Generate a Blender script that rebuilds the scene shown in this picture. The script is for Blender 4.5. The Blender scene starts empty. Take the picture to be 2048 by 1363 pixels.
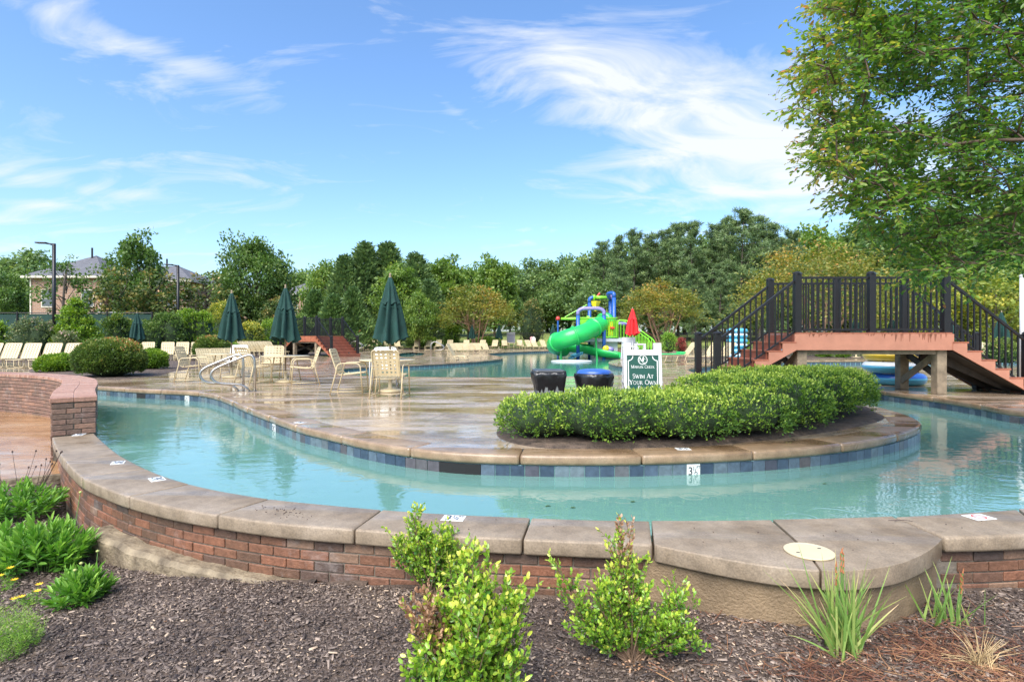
import bpy, bmesh, math, random
import numpy as np
from mathutils import Vector, Matrix, noise, geometry
R = math.radians
rnd = random.Random(11)
rng = np.random.default_rng(11)
S = bpy.context.scene
COL = S.collection

# ---------------------------------------------------------------- camera
F, H, YH = 1138.0, 1.2, 675.0          # focal length in photo pixels, eye height above the deck, horizon row
cd = bpy.data.cameras.new('camera'); cam = bpy.data.objects.new('camera', cd); COL.objects.link(cam)
cd.sensor_width = 36; cd.lens = 36 * F / 2048; cd.shift_y = -6.5 / 2048; cd.clip_start = .05; cd.clip_end = 3000
cam.location = (0, 0, H); cam.rotation_euler = (R(90), 0, 0); S.camera = cam

# ---------------------------------------------------------------- sky, sun, exposure
SUN_EL, SUN_AZ = 52, 205               # azimuth clockwise from +Y
w = bpy.data.worlds.new('World'); S.world = w; w.use_nodes = True
nt = w.node_tree; nt.nodes.clear()
def wn(t, **k):
    n = nt.nodes.new(t)
    for a, b in k.items(): setattr(n, a, b)
    return n
def wm(op, a, b=None, clamp=False):
    n = wn('ShaderNodeMath', operation=op, use_clamp=clamp)
    for i, q in enumerate((a, b)):
        if q is None: continue
        if isinstance(q, (int, float)): n.inputs[i].default_value = q
        else: nt.links.new(q, n.inputs[i])
    return n.outputs[0]
sky = wn('ShaderNodeTexSky', sky_type='NISHITA', sun_disc=False)
sky.sun_elevation = R(SUN_EL); sky.sun_rotation = R(SUN_AZ); sky.altitude = 100; sky.air_density = 1.0; sky.dust_density = 1.9; sky.ozone_density = 4.5
tc = wn('ShaderNodeTexCoord'); sep = wn('ShaderNodeSeparateXYZ'); nt.links.new(tc.outputs['Generated'], sep.inputs[0])
dx, dy, dz = sep.outputs
ay = wm('MAXIMUM', wm('ABSOLUTE', dy), .12)
u = wm('DIVIDE', dx, ay); v = wm('DIVIDE', dz, ay)
# thin high cloud: streaky warped noise over the whole dome
cz = wm('ADD', dz, .22)
comb = wn('ShaderNodeCombineXYZ'); nt.links.new(wm('DIVIDE', dx, cz), comb.inputs[0]); nt.links.new(wm('DIVIDE', dy, cz), comb.inputs[1])
mp = wn('ShaderNodeMapping'); mp.inputs['Rotation'].default_value = (0, 0, R(38)); mp.inputs['Scale'].default_value = (1.0, 1.9, 1)
nt.links.new(comb.outputs[0], mp.inputs[0])
n1 = wn('ShaderNodeTexNoise'); n1.inputs['Scale'].default_value = 2.1; n1.inputs['Detail'].default_value = 11; n1.inputs['Roughness'].default_value = .6; n1.inputs['Distortion'].default_value = 1.3
nt.links.new(mp.outputs[0], n1.inputs['Vector'])
n2 = wn('ShaderNodeTexNoise'); n2.inputs['Scale'].default_value = .75; n2.inputs['Detail'].default_value = 3
nt.links.new(mp.outputs[0], n2.inputs['Vector'])
def bank(u0, v0, su, sv, ang, amp):     # a soft-edged cloud bank in one part of the sky
    c, s = math.cos(R(ang)), math.sin(R(ang))
    du, dv = wm('SUBTRACT', u, u0), wm('SUBTRACT', v, v0)
    a = wm('DIVIDE', wm('ADD', wm('MULTIPLY', du, c), wm('MULTIPLY', dv, s)), su)
    b = wm('DIVIDE', wm('SUBTRACT', wm('MULTIPLY', dv, c), wm('MULTIPLY', du, s)), sv)
    r2 = wm('ADD', wm('MULTIPLY', a, a), wm('MULTIPLY', b, b))
    return wm('MULTIPLY', wm('POWER', 2.718, wm('MULTIPLY', r2, -1.0)), amp)
cov = wm('MULTIPLY', wm('SUBTRACT', n2.outputs[0], .5), .7)
for q in ((.36, .36, .27, .13, -8, .46), (.27, .50, .32, .12, -12, .34), (.55, .30, .25, .09, -2, .38), (-.68, .52, .22, .028, -21, .47),
          (-.85, .285, .14, .025, -3, .44), (-.83, .40, .10, .02, -8, .28), (-.05, .53, .26, .07, -22, .36), (.12, .45, .12, .05, -35, .2), (-.85, .235, .2, .012, -4, .34), (-.7, .255, .12, .012, -6, .3), (.42, .252, .2, .008, 3, .22),
          (-.12, .415, .05, .012, -40, .24), (-.8, .2, .3, .02, -3, .2), (1.4, .3, .6, .2, 0, .25)):
    cov = wm('ADD', cov, bank(*q))
cl = wm('MULTIPLY', wm('SUBTRACT', wm('ADD', wm('MULTIPLY', cov, 1.15), wm('MULTIPLY', wm('SUBTRACT', n1.outputs[0], .5), 2.3)), .17), 1.35, clamp=True)
cl = wm('MULTIPLY', wm('POWER', cl, 1.05), .9)
mixc = wn('ShaderNodeMix', data_type='RGBA'); nt.links.new(cl, mixc.inputs[0])
hs = wn('ShaderNodeHueSaturation'); hs.inputs['Saturation'].default_value = 1.1; hs.inputs['Value'].default_value = .76
nt.links.new(sky.outputs[0], hs.inputs['Color'])
nt.links.new(hs.outputs[0], mixc.inputs[6]); mixc.inputs[7].default_value = (2.55, 2.62, 2.75, 1)
bg = wn('ShaderNodeBackground'); bg.inputs[1].default_value = .078
nt.links.new(mixc.outputs[2], bg.inputs[0])
w.cycles.sampling_method = 'MANUAL'; w.cycles.sample_map_resolution = 256
wo = wn('ShaderNodeOutputWorld'); nt.links.new(bg.outputs[0], wo.inputs[0])

sd = bpy.data.lights.new('sun', 'SUN'); sun = bpy.data.objects.new('sun', sd); COL.objects.link(sun)
sd.energy = 1.2; sd.angle = R(50); sd.color = (1, .965, .91)
a_, e_ = R(SUN_AZ), R(SUN_EL)
sun.rotation_euler = Vector((-math.sin(a_) * math.cos(e_), -math.cos(a_) * math.cos(e_), -math.sin(e_))).to_track_quat('-Z', 'Y').to_euler()
sun.location = (0, -5, 30)
S.view_settings.view_transform = 'Standard'; S.view_settings.look = 'None'; S.view_settings.gamma = 1; S.view_settings.exposure = 2.36
S.render.engine = 'CYCLES'
cy = S.cycles; cy.use_denoising = True; cy.max_bounces = 8; cy.diffuse_bounces = 3; cy.glossy_bounces = 4; cy.transmission_bounces = 4
cy.transparent_max_bounces = 16; cy.caustics_reflective = False; cy.caustics_refractive = False; cy.sample_clamp_indirect = 6

# ---------------------------------------------------------------- helpers
def G(px, py, z=0.0):                   # where a photo point lies on a level plane
    d = F * (H - z) / (py - YH); return ((px - 1024) / F * d, d)
def zat(py, d): return H - (py - YH) * d / F
def xat(px, d): return (px - 1024) * d / F

def tag(o, label=None, cat=None, group=None, kind=None):
    if label: o['label'] = label
    if cat: o['category'] = cat
    if group: o['group'] = group
    if kind: o['kind'] = kind
    return o
def link(o, parent=None):
    COL.objects.link(o)
    if parent is not None: o.parent = parent
    return o
def obj(name, me, parent=None, loc=None, rz=None):
    o = bpy.data.objects.new(name, me); link(o, parent)
    if loc is not None: o.location = loc
    if rz is not None: o.rotation_euler = (0, 0, rz)
    return o
def thing(name, label, cat, loc=(0, 0, 0), rz=0, group=None):
    o = obj(name, None, None, loc, rz); o.empty_display_size = .1
    return tag(o, label, cat, group, 'thing')
def kids(o): return [c for c in COL.objects if c.parent is o]
KID = {}
def copy_tree(o, loc, rz, label, group=None, scale=None):
    c = o.copy(); COL.objects.link(c); c.location = loc; c.rotation_euler = (0, 0, rz); c['label'] = label
    if group: c['group'] = group
    if scale: c.scale = scale
    if o.name not in KID: KID[o.name] = [(k, kids(k)) for k in kids(o)]
    for k, gs in KID[o.name]:
        q = k.copy(); COL.objects.link(q); q.parent = c
        for g in gs:
            r_ = g.copy(); COL.objects.link(r_); r_.parent = q
    return c

class MB:
    def __init__(s): s.v = []; s.f = []
    def add(s, vs, fs):
        n = len(s.v); s.v += [tuple(q) for q in vs]; s.f += [tuple(i + n for i in f) for f in fs]; return s
    def box(s, c, d, m=None):
        vs = []
        for z in (-.5, .5):
            for x, y in ((-.5, -.5), (.5, -.5), (.5, .5), (-.5, .5)):
                q = Vector((x * d[0], y * d[1], z * d[2])); q = (m @ q) if m is not None else q
                vs.append(q + Vector(c))
        return s.add(vs, [(3, 2, 1, 0), (4, 5, 6, 7), (0, 1, 5, 4), (1, 2, 6, 5), (2, 3, 7, 6), (3, 0, 4, 7)])
    def bar(s, a, b, wd, ht, up=(0, 0, 1)):
        a, b = Vector(a), Vector(b); t = (b - a).normalized(); sd_ = t.cross(Vector(up))
        if sd_.length < 1e-4: sd_ = t.cross(Vector((1, 0, 0)))
        sd_.normalize(); u_ = sd_.cross(t)
        vs = [p + sd_ * (x * wd / 2) + u_ * (y * ht / 2) for p in (a, b) for x, y in ((-1, -1), (1, -1), (1, 1), (-1, 1))]
        return s.add(vs, [(3, 2, 1, 0), (4, 5, 6, 7), (0, 1, 5, 4), (1, 2, 6, 5), (2, 3, 7, 6), (3, 0, 4, 7)])
    def tube(s, pts, r, n=8, closed=False):
        pts = [Vector(p) for p in pts]; m = len(pts); rs = r if isinstance(r, (list, tuple)) else [r] * m
        vs = []; nx = None
        for i, p in enumerate(pts):
            if closed: t = pts[(i + 1) % m] - pts[i - 1]
            else: t = pts[min(i + 1, m - 1)] - pts[max(i - 1, 0)]
            t = t.normalized() if t.length > 1e-9 else Vector((0, 0, 1))
            if nx is None:
                nx = t.cross(Vector((0, 0, 1)))
                if nx.length < .05: nx = t.cross(Vector((1, 0, 0)))
            else: nx = nx - t * nx.dot(t)
            nx.normalize(); ny = t.cross(nx)
            for k in range(n):
                a = 2 * math.pi * k / n; vs.append(p + (nx * math.cos(a) + ny * math.sin(a)) * rs[i])
        fs = []
        for i in range(m if closed else m - 1):
            j = (i + 1) % m
            for k in range(n): fs.append((i * n + k, i * n + (k + 1) % n, j * n + (k + 1) % n, j * n + k))
        if not closed:
            fs.append(tuple(range(n - 1, -1, -1))); fs.append(tuple((m - 1) * n + k for k in range(n)))
        return s.add(vs, fs)
    def lathe(s, prof, n=16, c=(0, 0, 0), fr=None, cap=True):
        vs = []; c = Vector(c)
        for j, (r, z) in enumerate(prof):
            for k in range(n):
                a = 2 * math.pi * k / n; rr = r * (fr(j, a) if fr else 1)
                vs.append(c + Vector((rr * math.cos(a), rr * math.sin(a), z)))
        fs = [(j * n + k, j * n + (k + 1) % n, (j + 1) * n + (k + 1) % n, (j + 1) * n + k) for j in range(len(prof) - 1) for k in range(n)]
        if cap:
            fs.append(tuple(range(n - 1, -1, -1))); fs.append(tuple((len(prof) - 1) * n + k for k in range(n)))
        return s.add(vs, fs)
    def prism(s, poly, z0, z1):          # poly counter-clockwise in xy
        n = len(poly)
        vs = [(x, y, z0) for x, y in poly] + [(x, y, z1) for x, y in poly]
        return s.add(vs, [tuple(range(n - 1, -1, -1)), tuple(range(n, 2 * n))] + [(i, (i + 1) % n, n + (i + 1) % n, n + i) for i in range(n)])
    def mesh(s, name, mat, smooth=False):
        me = bpy.data.meshes.new(name); me.from_pydata(s.v, [], s.f); me.update()
        if mat is not None: me.materials.append(mat)
        if smooth:
            me.shade_smooth()
        return me
    def build(s, name, mat, parent=None, smooth=False, loc=None, rz=None):
        return obj(name, s.mesh(name, mat, smooth), parent, loc, rz)

def bevel_mesh(me, off, seg=1, angle=30):
    bm = bmesh.new(); bm.from_mesh(me)
    es = [e for e in bm.edges if len(e.link_faces) == 2 and e.calc_face_angle(0) > R(angle)]
    bmesh.ops.bevel(bm, geom=es, offset=off, segments=seg, affect='EDGES', profile=.6, clamp_overlap=True)
    bm.to_mesh(me); bm.free(); me.update(); return me

def fast_mesh(name, V, Q, mat, v=None, smooth=False):
    me = bpy.data.meshes.new(name); n, m = len(V), len(Q); k = Q.shape[1]
    me.vertices.add(n); me.vertices.foreach_set('co', np.ascontiguousarray(V, dtype=np.float32).ravel())
    me.loops.add(m * k); me.loops.foreach_set('vertex_index', np.ascontiguousarray(Q, dtype=np.int32).ravel())
    me.polygons.add(m); me.polygons.foreach_set('loop_start', np.arange(m, dtype=np.int32) * k)
    me.update(calc_edges=True)
    if v is not None:
        at = me.attributes.new('v', 'FLOAT', 'POINT'); at.data.foreach_set('value', np.ascontiguousarray(v, dtype=np.float32))
    me.materials.append(mat)
    if smooth: me.shade_smooth()
    me.validate()
    return me
def unit(a): return a / np.maximum(np.linalg.norm(a, axis=1, keepdims=True), 1e-9)
def leaves(name, P, D, L, W, mat, v, shape='diamond', up=None, fold=.18, droop=.0):
    """N leaves at P pointing along D, L long and W*L wide; v picks the colour."""
    P = np.asarray(P, float); D = unit(np.asarray(D, float)); N = len(P); L = np.broadcast_to(np.asarray(L, float), (N,))[:, None]
    r = rng.normal(size=(N, 3))
    if up is not None: r = r * (1 - up) + np.array([0, 0, 1.0]) * up * 2
    nn = r - D * np.sum(r * D, axis=1, keepdims=True); nn = unit(nn); sd_ = np.cross(D, nn)
    if shape == 'diamond':
        V = np.stack([P, P + D * L * .5 + sd_ * L * W / 2 + nn * L * fold * .3, P + D * L - nn * L * droop, P + D * L * .5 - sd_ * L * W / 2 + nn * L * fold * .3], 1)
        Q = np.arange(N * 4).reshape(N, 4); k = 4
    else:
        V = np.stack([P, P + D * L * .3 + sd_ * L * W * .46 + nn * L * W * fold, P + D * L * .7 + sd_ * L * W * .4 + nn * L * W * fold - nn * L * droop * .5, P + D * L - nn * L * droop,
                      P + D * L * .7 - sd_ * L * W * .4 + nn * L * W * fold - nn * L * droop * .5, P + D * L * .3 - sd_ * L * W * .46 + nn * L * W * fold], 1)
        b = np.arange(N)[:, None] * 6
        Q = np.concatenate([b + np.array([[0, 1, 2, 3]]), b + np.array([[0, 3, 4, 5]])], 0); k = 6
    return fast_mesh(name, V.reshape(-1, 3), Q, mat, np.repeat(np.broadcast_to(v, (N,)), k))

def catmull(pts, n=8, closed=False):
    pts = [Vector(p) for p in pts]; m = len(pts); out = []
    rngi = range(m) if closed else range(m - 1)
    for i in rngi:
        if closed: p0, p1, p2, p3 = pts[i - 1], pts[i], pts[(i + 1) % m], pts[(i + 2) % m]
        else: p0, p1, p2, p3 = pts[max(i - 1, 0)], pts[i], pts[i + 1], pts[min(i + 2, m - 1)]
        for k in range(n):
            t = k / n
            out.append(.5 * ((2 * p1) + (p2 - p0) * t + (2 * p0 - 5 * p1 + 4 * p2 - p3) * t * t + (3 * p1 - p0 - 3 * p2 + p3) * t ** 3))
    if not closed: out.append(pts[-1])
    return out
class Curve:
    def __init__(s, pts):
        s.p = np.array([(q[0], q[1]) for q in pts]); d = np.linalg.norm(np.diff(s.p, axis=0), axis=1); s.c = np.concatenate([[0], np.cumsum(d)]); s.len = s.c[-1]
    def at(s, q):
        q = min(max(q, 0), s.len); x = np.interp(q, s.c, s.p[:, 0]); y = np.interp(q, s.c, s.p[:, 1])
        a, b = max(q - .06, 0), min(q + .06, s.len)
        t = Vector((np.interp(b, s.c, s.p[:, 0]) - np.interp(a, s.c, s.p[:, 0]), np.interp(b, s.c, s.p[:, 1]) - np.interp(a, s.c, s.p[:, 1]))); t.normalize()
        return Vector((x, y)), t
    def off(s, q, d):                    # d to the left of travel
        p, t = s.at(q); return Vector((p.x - t.y * d, p.y + t.x * d))
def sheet(name, loops, z, mat, parent=None, kind='structure'):
    lp = [[Vector((q[0], q[1], 0)) for q in l] for l in loops]
    tris = geometry.tessellate_polygon(lp); flat = [q for l in lp for q in l]
    me = bpy.data.meshes.new(name); fs = []
    for t in tris:
        a, b, c = (flat[i] for i in t)
        fs.append(t if (b - a).cross(c - a).z > 0 else t[::-1])
    me.from_pydata([(q.x, q.y, z) for q in flat], [], fs); me.update(); me.materials.append(mat)
    o = obj(name, me, parent)
    if kind and parent is None: o['kind'] = kind
    return o

# ---------------------------------------------------------------- materials
def newmat(name):
    m = bpy.data.materials.new(name); m.use_nodes = True; t = m.node_tree; return m, t, t.nodes['Principled BSDF']
def N(t, typ, **k):
    n = t.nodes.new(typ)
    for a, b in k.items():
        if a.startswith('i_'): n.inputs[a[2:].replace('_', ' ')].default_value = b
        else: setattr(n, a, b)
    return n
def ramp(t, stops):
    n = t.nodes.new('ShaderNodeValToRGB'); e = n.color_ramp.elements
    while len(e) < len(stops): e.new(.5)
    for i, (p, c) in enumerate(stops): e[i].position = p; e[i].color = (*c, 1) if len(c) == 3 else c
    return n
def mat(name, col, rough=.6, metal=0., var=.12, scale=6., bump=0., bscale=60., rand=.0, spec=.5, coat=0., sss=None, col2=None, detail=5):
    """Plain surface whose colour drifts a little with noise; rand shifts it from object to object."""
    m, t, b = newmat(name); tcn = N(t, 'ShaderNodeTexCoord')
    nz = N(t, 'ShaderNodeTexNoise', i_Scale=scale, i_Detail=detail, i_Roughness=.6); t.links.new(tcn.outputs['Object'], nz.inputs['Vector'])
    lo = tuple(c * (1 - var) for c in col); hi = col2 if col2 else tuple(min(1, c * (1 + var)) for c in col)
    rp = ramp(t, [(.32, lo), (.68, hi)]); t.links.new(nz.outputs[0], rp.inputs[0]); out = rp.outputs[0]
    if rand:
        oi = N(t, 'ShaderNodeObjectInfo'); mr = N(t, 'ShaderNodeMapRange'); t.links.new(oi.outputs['Random'], mr.inputs[0]); mr.inputs[3].default_value = 1 - rand; mr.inputs[4].default_value = 1 + rand
        h = N(t, 'ShaderNodeHueSaturation'); t.links.new(out, h.inputs['Color']); t.links.new(mr.outputs[0], h.inputs['Value']); out = h.outputs[0]
    t.links.new(out, b.inputs['Base Color']); b.inputs['Roughness'].default_value = rough; b.inputs['Metallic'].default_value = metal
    b.inputs['Specular IOR Level'].default_value = spec
    if coat: b.inputs['Coat Weight'].default_value = coat; b.inputs['Coat Roughness'].default_value = .06
    if bump:
        nb = N(t, 'ShaderNodeTexNoise', i_Scale=bscale, i_Detail=6.); t.links.new(tcn.outputs['Object'], nb.inputs['Vector'])
        bp = N(t, 'ShaderNodeBump', i_Strength=bump, i_Distance=.02); t.links.new(nb.outputs[0], bp.inputs['Height']); t.links.new(bp.outputs[0], b.inputs['Normal'])
    return m
def leafmat(name, stops, trans=.3, rough=.45, spec=.4):
    m, t, b = newmat(name); at = N(t, 'ShaderNodeAttribute', attribute_name='v'); rp = ramp(t, stops); t.links.new(at.outputs['Fac'], rp.inputs[0])
    t.links.new(rp.outputs[0], b.inputs['Base Color']); b.inputs['Roughness'].default_value = rough; b.inputs['Specular IOR Level'].default_value = spec
    for e in rp.color_ramp.elements: e.color = (min(.8, e.color[0] * 1.18), e.color[1], e.color[2] * 1.15, 1)
    tr = N(t, 'ShaderNodeBsdfTranslucent'); h = N(t, 'ShaderNodeHueSaturation', i_Value=1.5, i_Saturation=1.1); t.links.new(rp.outputs[0], h.inputs['Color']); t.links.new(h.outputs[0], tr.inputs[0])
    mx = N(t, 'ShaderNodeMixShader'); mx.inputs[0].default_value = trans; t.links.new(b.outputs[0], mx.inputs[1]); t.links.new(tr.outputs[0], mx.inputs[2])
    t.links.new(mx.outputs[0], t.nodes['Material Output'].inputs[0]); return m
def wetmat(name, c_dry, c_wet, c_spot, pscale=(.5, 1.3), rough=(.03, .3), lines=None, bump=.05, wet=.5, spec=.5):
    """Concrete under rain: dark where soaked, mirror-smooth where a film of water stands."""
    m, t, b = newmat(name); tcn = N(t, 'ShaderNodeTexCoord'); mpn = N(t, 'ShaderNodeMapping'); mpn.inputs['Scale'].default_value = (pscale[0], pscale[1], 1); t.links.new(tcn.outputs['Object'], mpn.inputs[0])
    n1 = N(t, 'ShaderNodeTexNoise', i_Scale=1.3, i_Detail=9., i_Roughness=.62, i_Distortion=.6); t.links.new(mpn.outputs[0], n1.inputs['Vector'])
    n2 = N(t, 'ShaderNodeTexNoise', i_Scale=9., i_Detail=8., i_Roughness=.65); t.links.new(tcn.outputs['Object'], n2.inputs['Vector'])
    n3 = N(t, 'ShaderNodeTexNoise', i_Scale=90., i_Detail=3.); t.links.new(tcn.outputs['Object'], n3.inputs['Vector'])
    r1 = ramp(t, [(.36, c_wet), (.5, c_dry), (.66, c_spot)]); t.links.new(n1.outputs[0], r1.inputs[0])
    mx = N(t, 'ShaderNodeMix', data_type='RGBA', blend_type='OVERLAY'); mx.inputs[0].default_value = .55; t.links.new(r1.outputs[0], mx.inputs[6]); t.links.new(n2.outputs[0], mx.inputs[7])
    m2 = N(t, 'ShaderNodeMix', data_type='RGBA', blend_type='OVERLAY'); m2.inputs[0].default_value = .5; t.links.new(mx.outputs[2], m2.inputs[6]); t.links.new(n3.outputs[0], m2.inputs[7])
    out = m2.outputs[2]; hm = N(t, 'ShaderNodeMath', operation='MULTIPLY_ADD'); hm.inputs[1].default_value = .45; t.links.new(n3.outputs[0], hm.inputs[0]); t.links.new(n2.outputs[0], hm.inputs[2]); hgt = hm.outputs[0]
    if lines:
        bt = N(t, 'ShaderNodeTexBrick', offset=.5); bt.inputs['Scale'].default_value = 1; bt.inputs['Brick Width'].default_value = lines[0]; bt.inputs['Row Height'].default_value = lines[1]; bt.inputs['Mortar Size'].default_value = .012
        bt.inputs['Color1'].default_value = bt.inputs['Color2'].default_value = (1, 1, 1, 1); bt.inputs['Mortar'].default_value = (.55, .55, .55, 1)
        mr_ = N(t, 'ShaderNodeMapping'); mr_.inputs['Rotation'].default_value = (0, 0, R(lines[2])); t.links.new(tcn.outputs['Object'], mr_.inputs[0]); t.links.new(mr_.outputs[0], bt.inputs['Vector'])
        ml = N(t, 'ShaderNodeMix', data_type='RGBA', blend_type='MULTIPLY'); ml.inputs[0].default_value = .8; t.links.new(out, ml.inputs[6]); t.links.new(bt.outputs['Color'], ml.inputs[7]); out = ml.outputs[2]
    t.links.new(out, b.inputs['Base Color']); b.inputs['Specular IOR Level'].default_value = spec
    wr = N(t, 'ShaderNodeMapRange'); wr.inputs[1].default_value = wet - .09; wr.inputs[2].default_value = wet + .09; wr.inputs[3].default_value = rough[0]; wr.inputs[4].default_value = rough[1]
    n4 = N(t, 'ShaderNodeTexNoise', i_Scale=1.0, i_Detail=7., i_Roughness=.6, i_Distortion=.8); mp4 = N(t, 'ShaderNodeMapping'); mp4.inputs['Location'].default_value = (7, 3, 0); mp4.inputs['Scale'].default_value = (pscale[0] * 1.3, pscale[1] * 2.4, 1)
    t.links.new(tcn.outputs['Object'], mp4.inputs[0]); t.links.new(mp4.outputs[0], n4.inputs['Vector']); t.links.new(n4.outputs[0], wr.inputs[0]); t.links.new(wr.outputs[0], b.inputs['Roughness'])
    bst = N(t, 'ShaderNodeMapRange'); bst.inputs[1].default_value = wet - .09; bst.inputs[2].default_value = wet + .12; bst.inputs[3].default_value = bump * .12; bst.inputs[4].default_value = bump; t.links.new(n4.outputs[0], bst.inputs[0])
    bp = N(t, 'ShaderNodeBump', i_Distance=.02); t.links.new(bst.outputs[0], bp.inputs['Strength']); t.links.new(hgt, bp.inputs['Height']); t.links.new(bp.outputs[0], b.inputs['Normal'])
    return m

def brickmat(name, stops, streak=(.55, .5, .46), streak_amt=.22):
    m, t, b = newmat(name); oi = N(t, 'ShaderNodeObjectInfo'); rp = ramp(t, stops); t.links.new(oi.outputs['Random'], rp.inputs[0])
    tcn = N(t, 'ShaderNodeTexCoord'); geo = N(t, 'ShaderNodeNewGeometry')
    nz = N(t, 'ShaderNodeTexNoise', i_Scale=22., i_Detail=7., i_Roughness=.65); t.links.new(geo.outputs['Position'], nz.inputs['Vector'])
    mx = N(t, 'ShaderNodeMix', data_type='RGBA', blend_type='OVERLAY'); mx.inputs[0].default_value = .75; t.links.new(rp.outputs[0], mx.inputs[6]); t.links.new(nz.outputs[0], mx.inputs[7])
    n2 = N(t, 'ShaderNodeTexNoise', i_Scale=3.2, i_Detail=6., i_Roughness=.7); t.links.new(geo.outputs['Position'], n2.inputs['Vector'])
    r2 = ramp(t, [(.56, (0, 0, 0)), (.7, (1, 1, 1))]); t.links.new(n2.outputs[0], r2.inputs[0])
    sc_ = N(t, 'ShaderNodeMath', operation='MULTIPLY'); t.links.new(r2.outputs[0], sc_.inputs[0]); sc_.inputs[1].default_value = streak_amt
    m2 = N(t, 'ShaderNodeMix', data_type='RGBA'); t.links.new(sc_.outputs[0], m2.inputs[0]); t.links.new(mx.outputs[2], m2.inputs[6]); m2.inputs[7].default_value = (*streak, 1)
    t.links.new(m2.outputs[2], b.inputs['Base Color']); b.inputs['Roughness'].default_value = .62
    nb = N(t, 'ShaderNodeTexNoise', i_Scale=45., i_Detail=6., i_Roughness=.6); t.links.new(geo.outputs['Position'], nb.inputs['Vector'])
    bp = N(t, 'ShaderNodeBump', i_Strength=.6, i_Distance=.012); t.links.new(nb.outputs[0], bp.inputs['Height']); t.links.new(bp.outputs[0], b.inputs['Normal'])
    return m
M = {}
M['brick'] = brickmat('brick', [(0, (.10, .058, .036)), (.25, (.17, .08, .044)), (.5, (.235, .098, .052)), (.7, (.13, .07, .044)), (.85, (.08, .054, .042)), (1, (.28, .165, .10))])
M['brick_dark'] = brickmat('brown_brick', [(0, (.13, .085, .06)), (.4, (.22, .13, .09)), (.7, (.17, .10, .075)), (1, (.28, .155, .10))])
M['brick_cap'] = brickmat('cap_brick', [(0, (.30, .15, .10)), (.5, (.36, .20, .14)), (1, (.42, .27, .2))])
M['mortar'] = mat('mortar', (.17, .14, .105), .85, var=.25, scale=14, bump=.4)
M['coping'] = wetmat('wall_coping_concrete', (.255, .195, .132), (.18, .13, .08), (.305, .24, .172), (.9, 1.1), (.26, .55), bump=.12, wet=.45, spec=.35)
M['coping_wet'] = wetmat('pool_coping_concrete', (.27, .18, .105), (.17, .105, .055), (.34, .24, .15), (.8, 1.), (.06, .36), bump=.07, wet=.5)
M['deck'] = wetmat('wet_deck_concrete', (.36, .265, .175), (.20, .125, .065), (.48, .38, .28), (.42, .95), (.035, .3), (3.2, 2.6, 14), bump=.2, wet=.52, spec=.75)
M['patio'] = wetmat('wet_patio_concrete', (.36, .20, .09), (.26, .13, .05), (.42, .27, .15), (.5, 1.), (.06, .3), None, bump=.16, wet=.5)
M['stucco'] = mat('brown_stucco', (.215, .15, .085), .7, var=.35, scale=3.5, bump=.5, bscale=70)
M['footing'] = mat('rough_footing_concrete', (.23, .17, .105), .8, var=.55, scale=6, bump=1., col2=(.33, .26, .165), bscale=25)
M['plaster'] = mat('pool_plaster', (.36, .66, .60), .6, var=.07, scale=1.5)
M['cream_plastic'] = mat('cream_plastic', (.56, .47, .30), .45, var=.05)
M['white'] = mat('white_plastic', (.60, .60, .58), .4, var=.05, scale=12)
M['white_tile'] = mat('white_glazed_tile', (.76, .77, .74), .3, var=.05)
M['ink'] = mat('black_ink', (.02, .02, .022), .5, var=.1)
M['blue_ink'] = mat('slate_ink', (.05, .07, .10), .5, var=.1)
M['red_ink'] = mat('red_ink', (.55, .08, .07), .5, var=.1)
M['lawn'] = mat('lawn', (.20, .27, .05), .9, var=.3, scale=.5, bump=.6, bscale=30, col2=(.32, .37, .09))
M['mulch'] = mat('bark_mulch', (.085, .06, .045), .85, var=.5, scale=9, bump=1., bscale=45, col2=(.14, .097, .068))
M['gap_shade'] = mat('opening_shade', (.012, .012, .012), .9)
M['black_metal'] = mat('black_powder_coat', (.009, .008, .0085), .42, var=.2, scale=20, spec=.5)
M['green_fabric'] = mat('green_canvas', (.005, .040, .031), .85, var=.25, scale=5)
M['cream'] = mat('cream_powder_coat', (.56, .46, .27), .4, var=.06)
M['strap'] = mat('cream_vinyl_strap', (.57, .465, .27), .5, var=.08, rand=.06)
M['white_strap'] = mat('white_vinyl_strap', (.78, .75, .66), .5, var=.06)
M['steel'] = mat('brushed_steel', (.46, .43, .38), .34, metal=1., var=.1, scale=30)
M['wood'] = mat('weathered_timber', (.26, .20, .13), .75, var=.35, scale=5, bump=.35, bscale=30)
M['wood_dark'] = mat('dark_timber', (.045, .038, .03), .6, var=.4, scale=4, bump=.3, bscale=25)  # darker timber tone for carriages, soffits, joists and crossing braces
M['salmon'] = mat('salmon_fascia_paint', (.46, .20, .125), .55, var=.12, scale=2.5, bump=.06, bscale=20)
M['tread'] = mat('red_brown_decking', (.34, .115, .062), .35, var=.3, scale=3, bump=.15, bscale=40, rand=.08)
M['riser'] = mat('dark_red_riser', (.235, .075, .042), .45, var=.25, scale=3)
M['stain'] = mat('rust_brown_stain', (.27, .10, .055), .5, var=.3)

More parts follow.
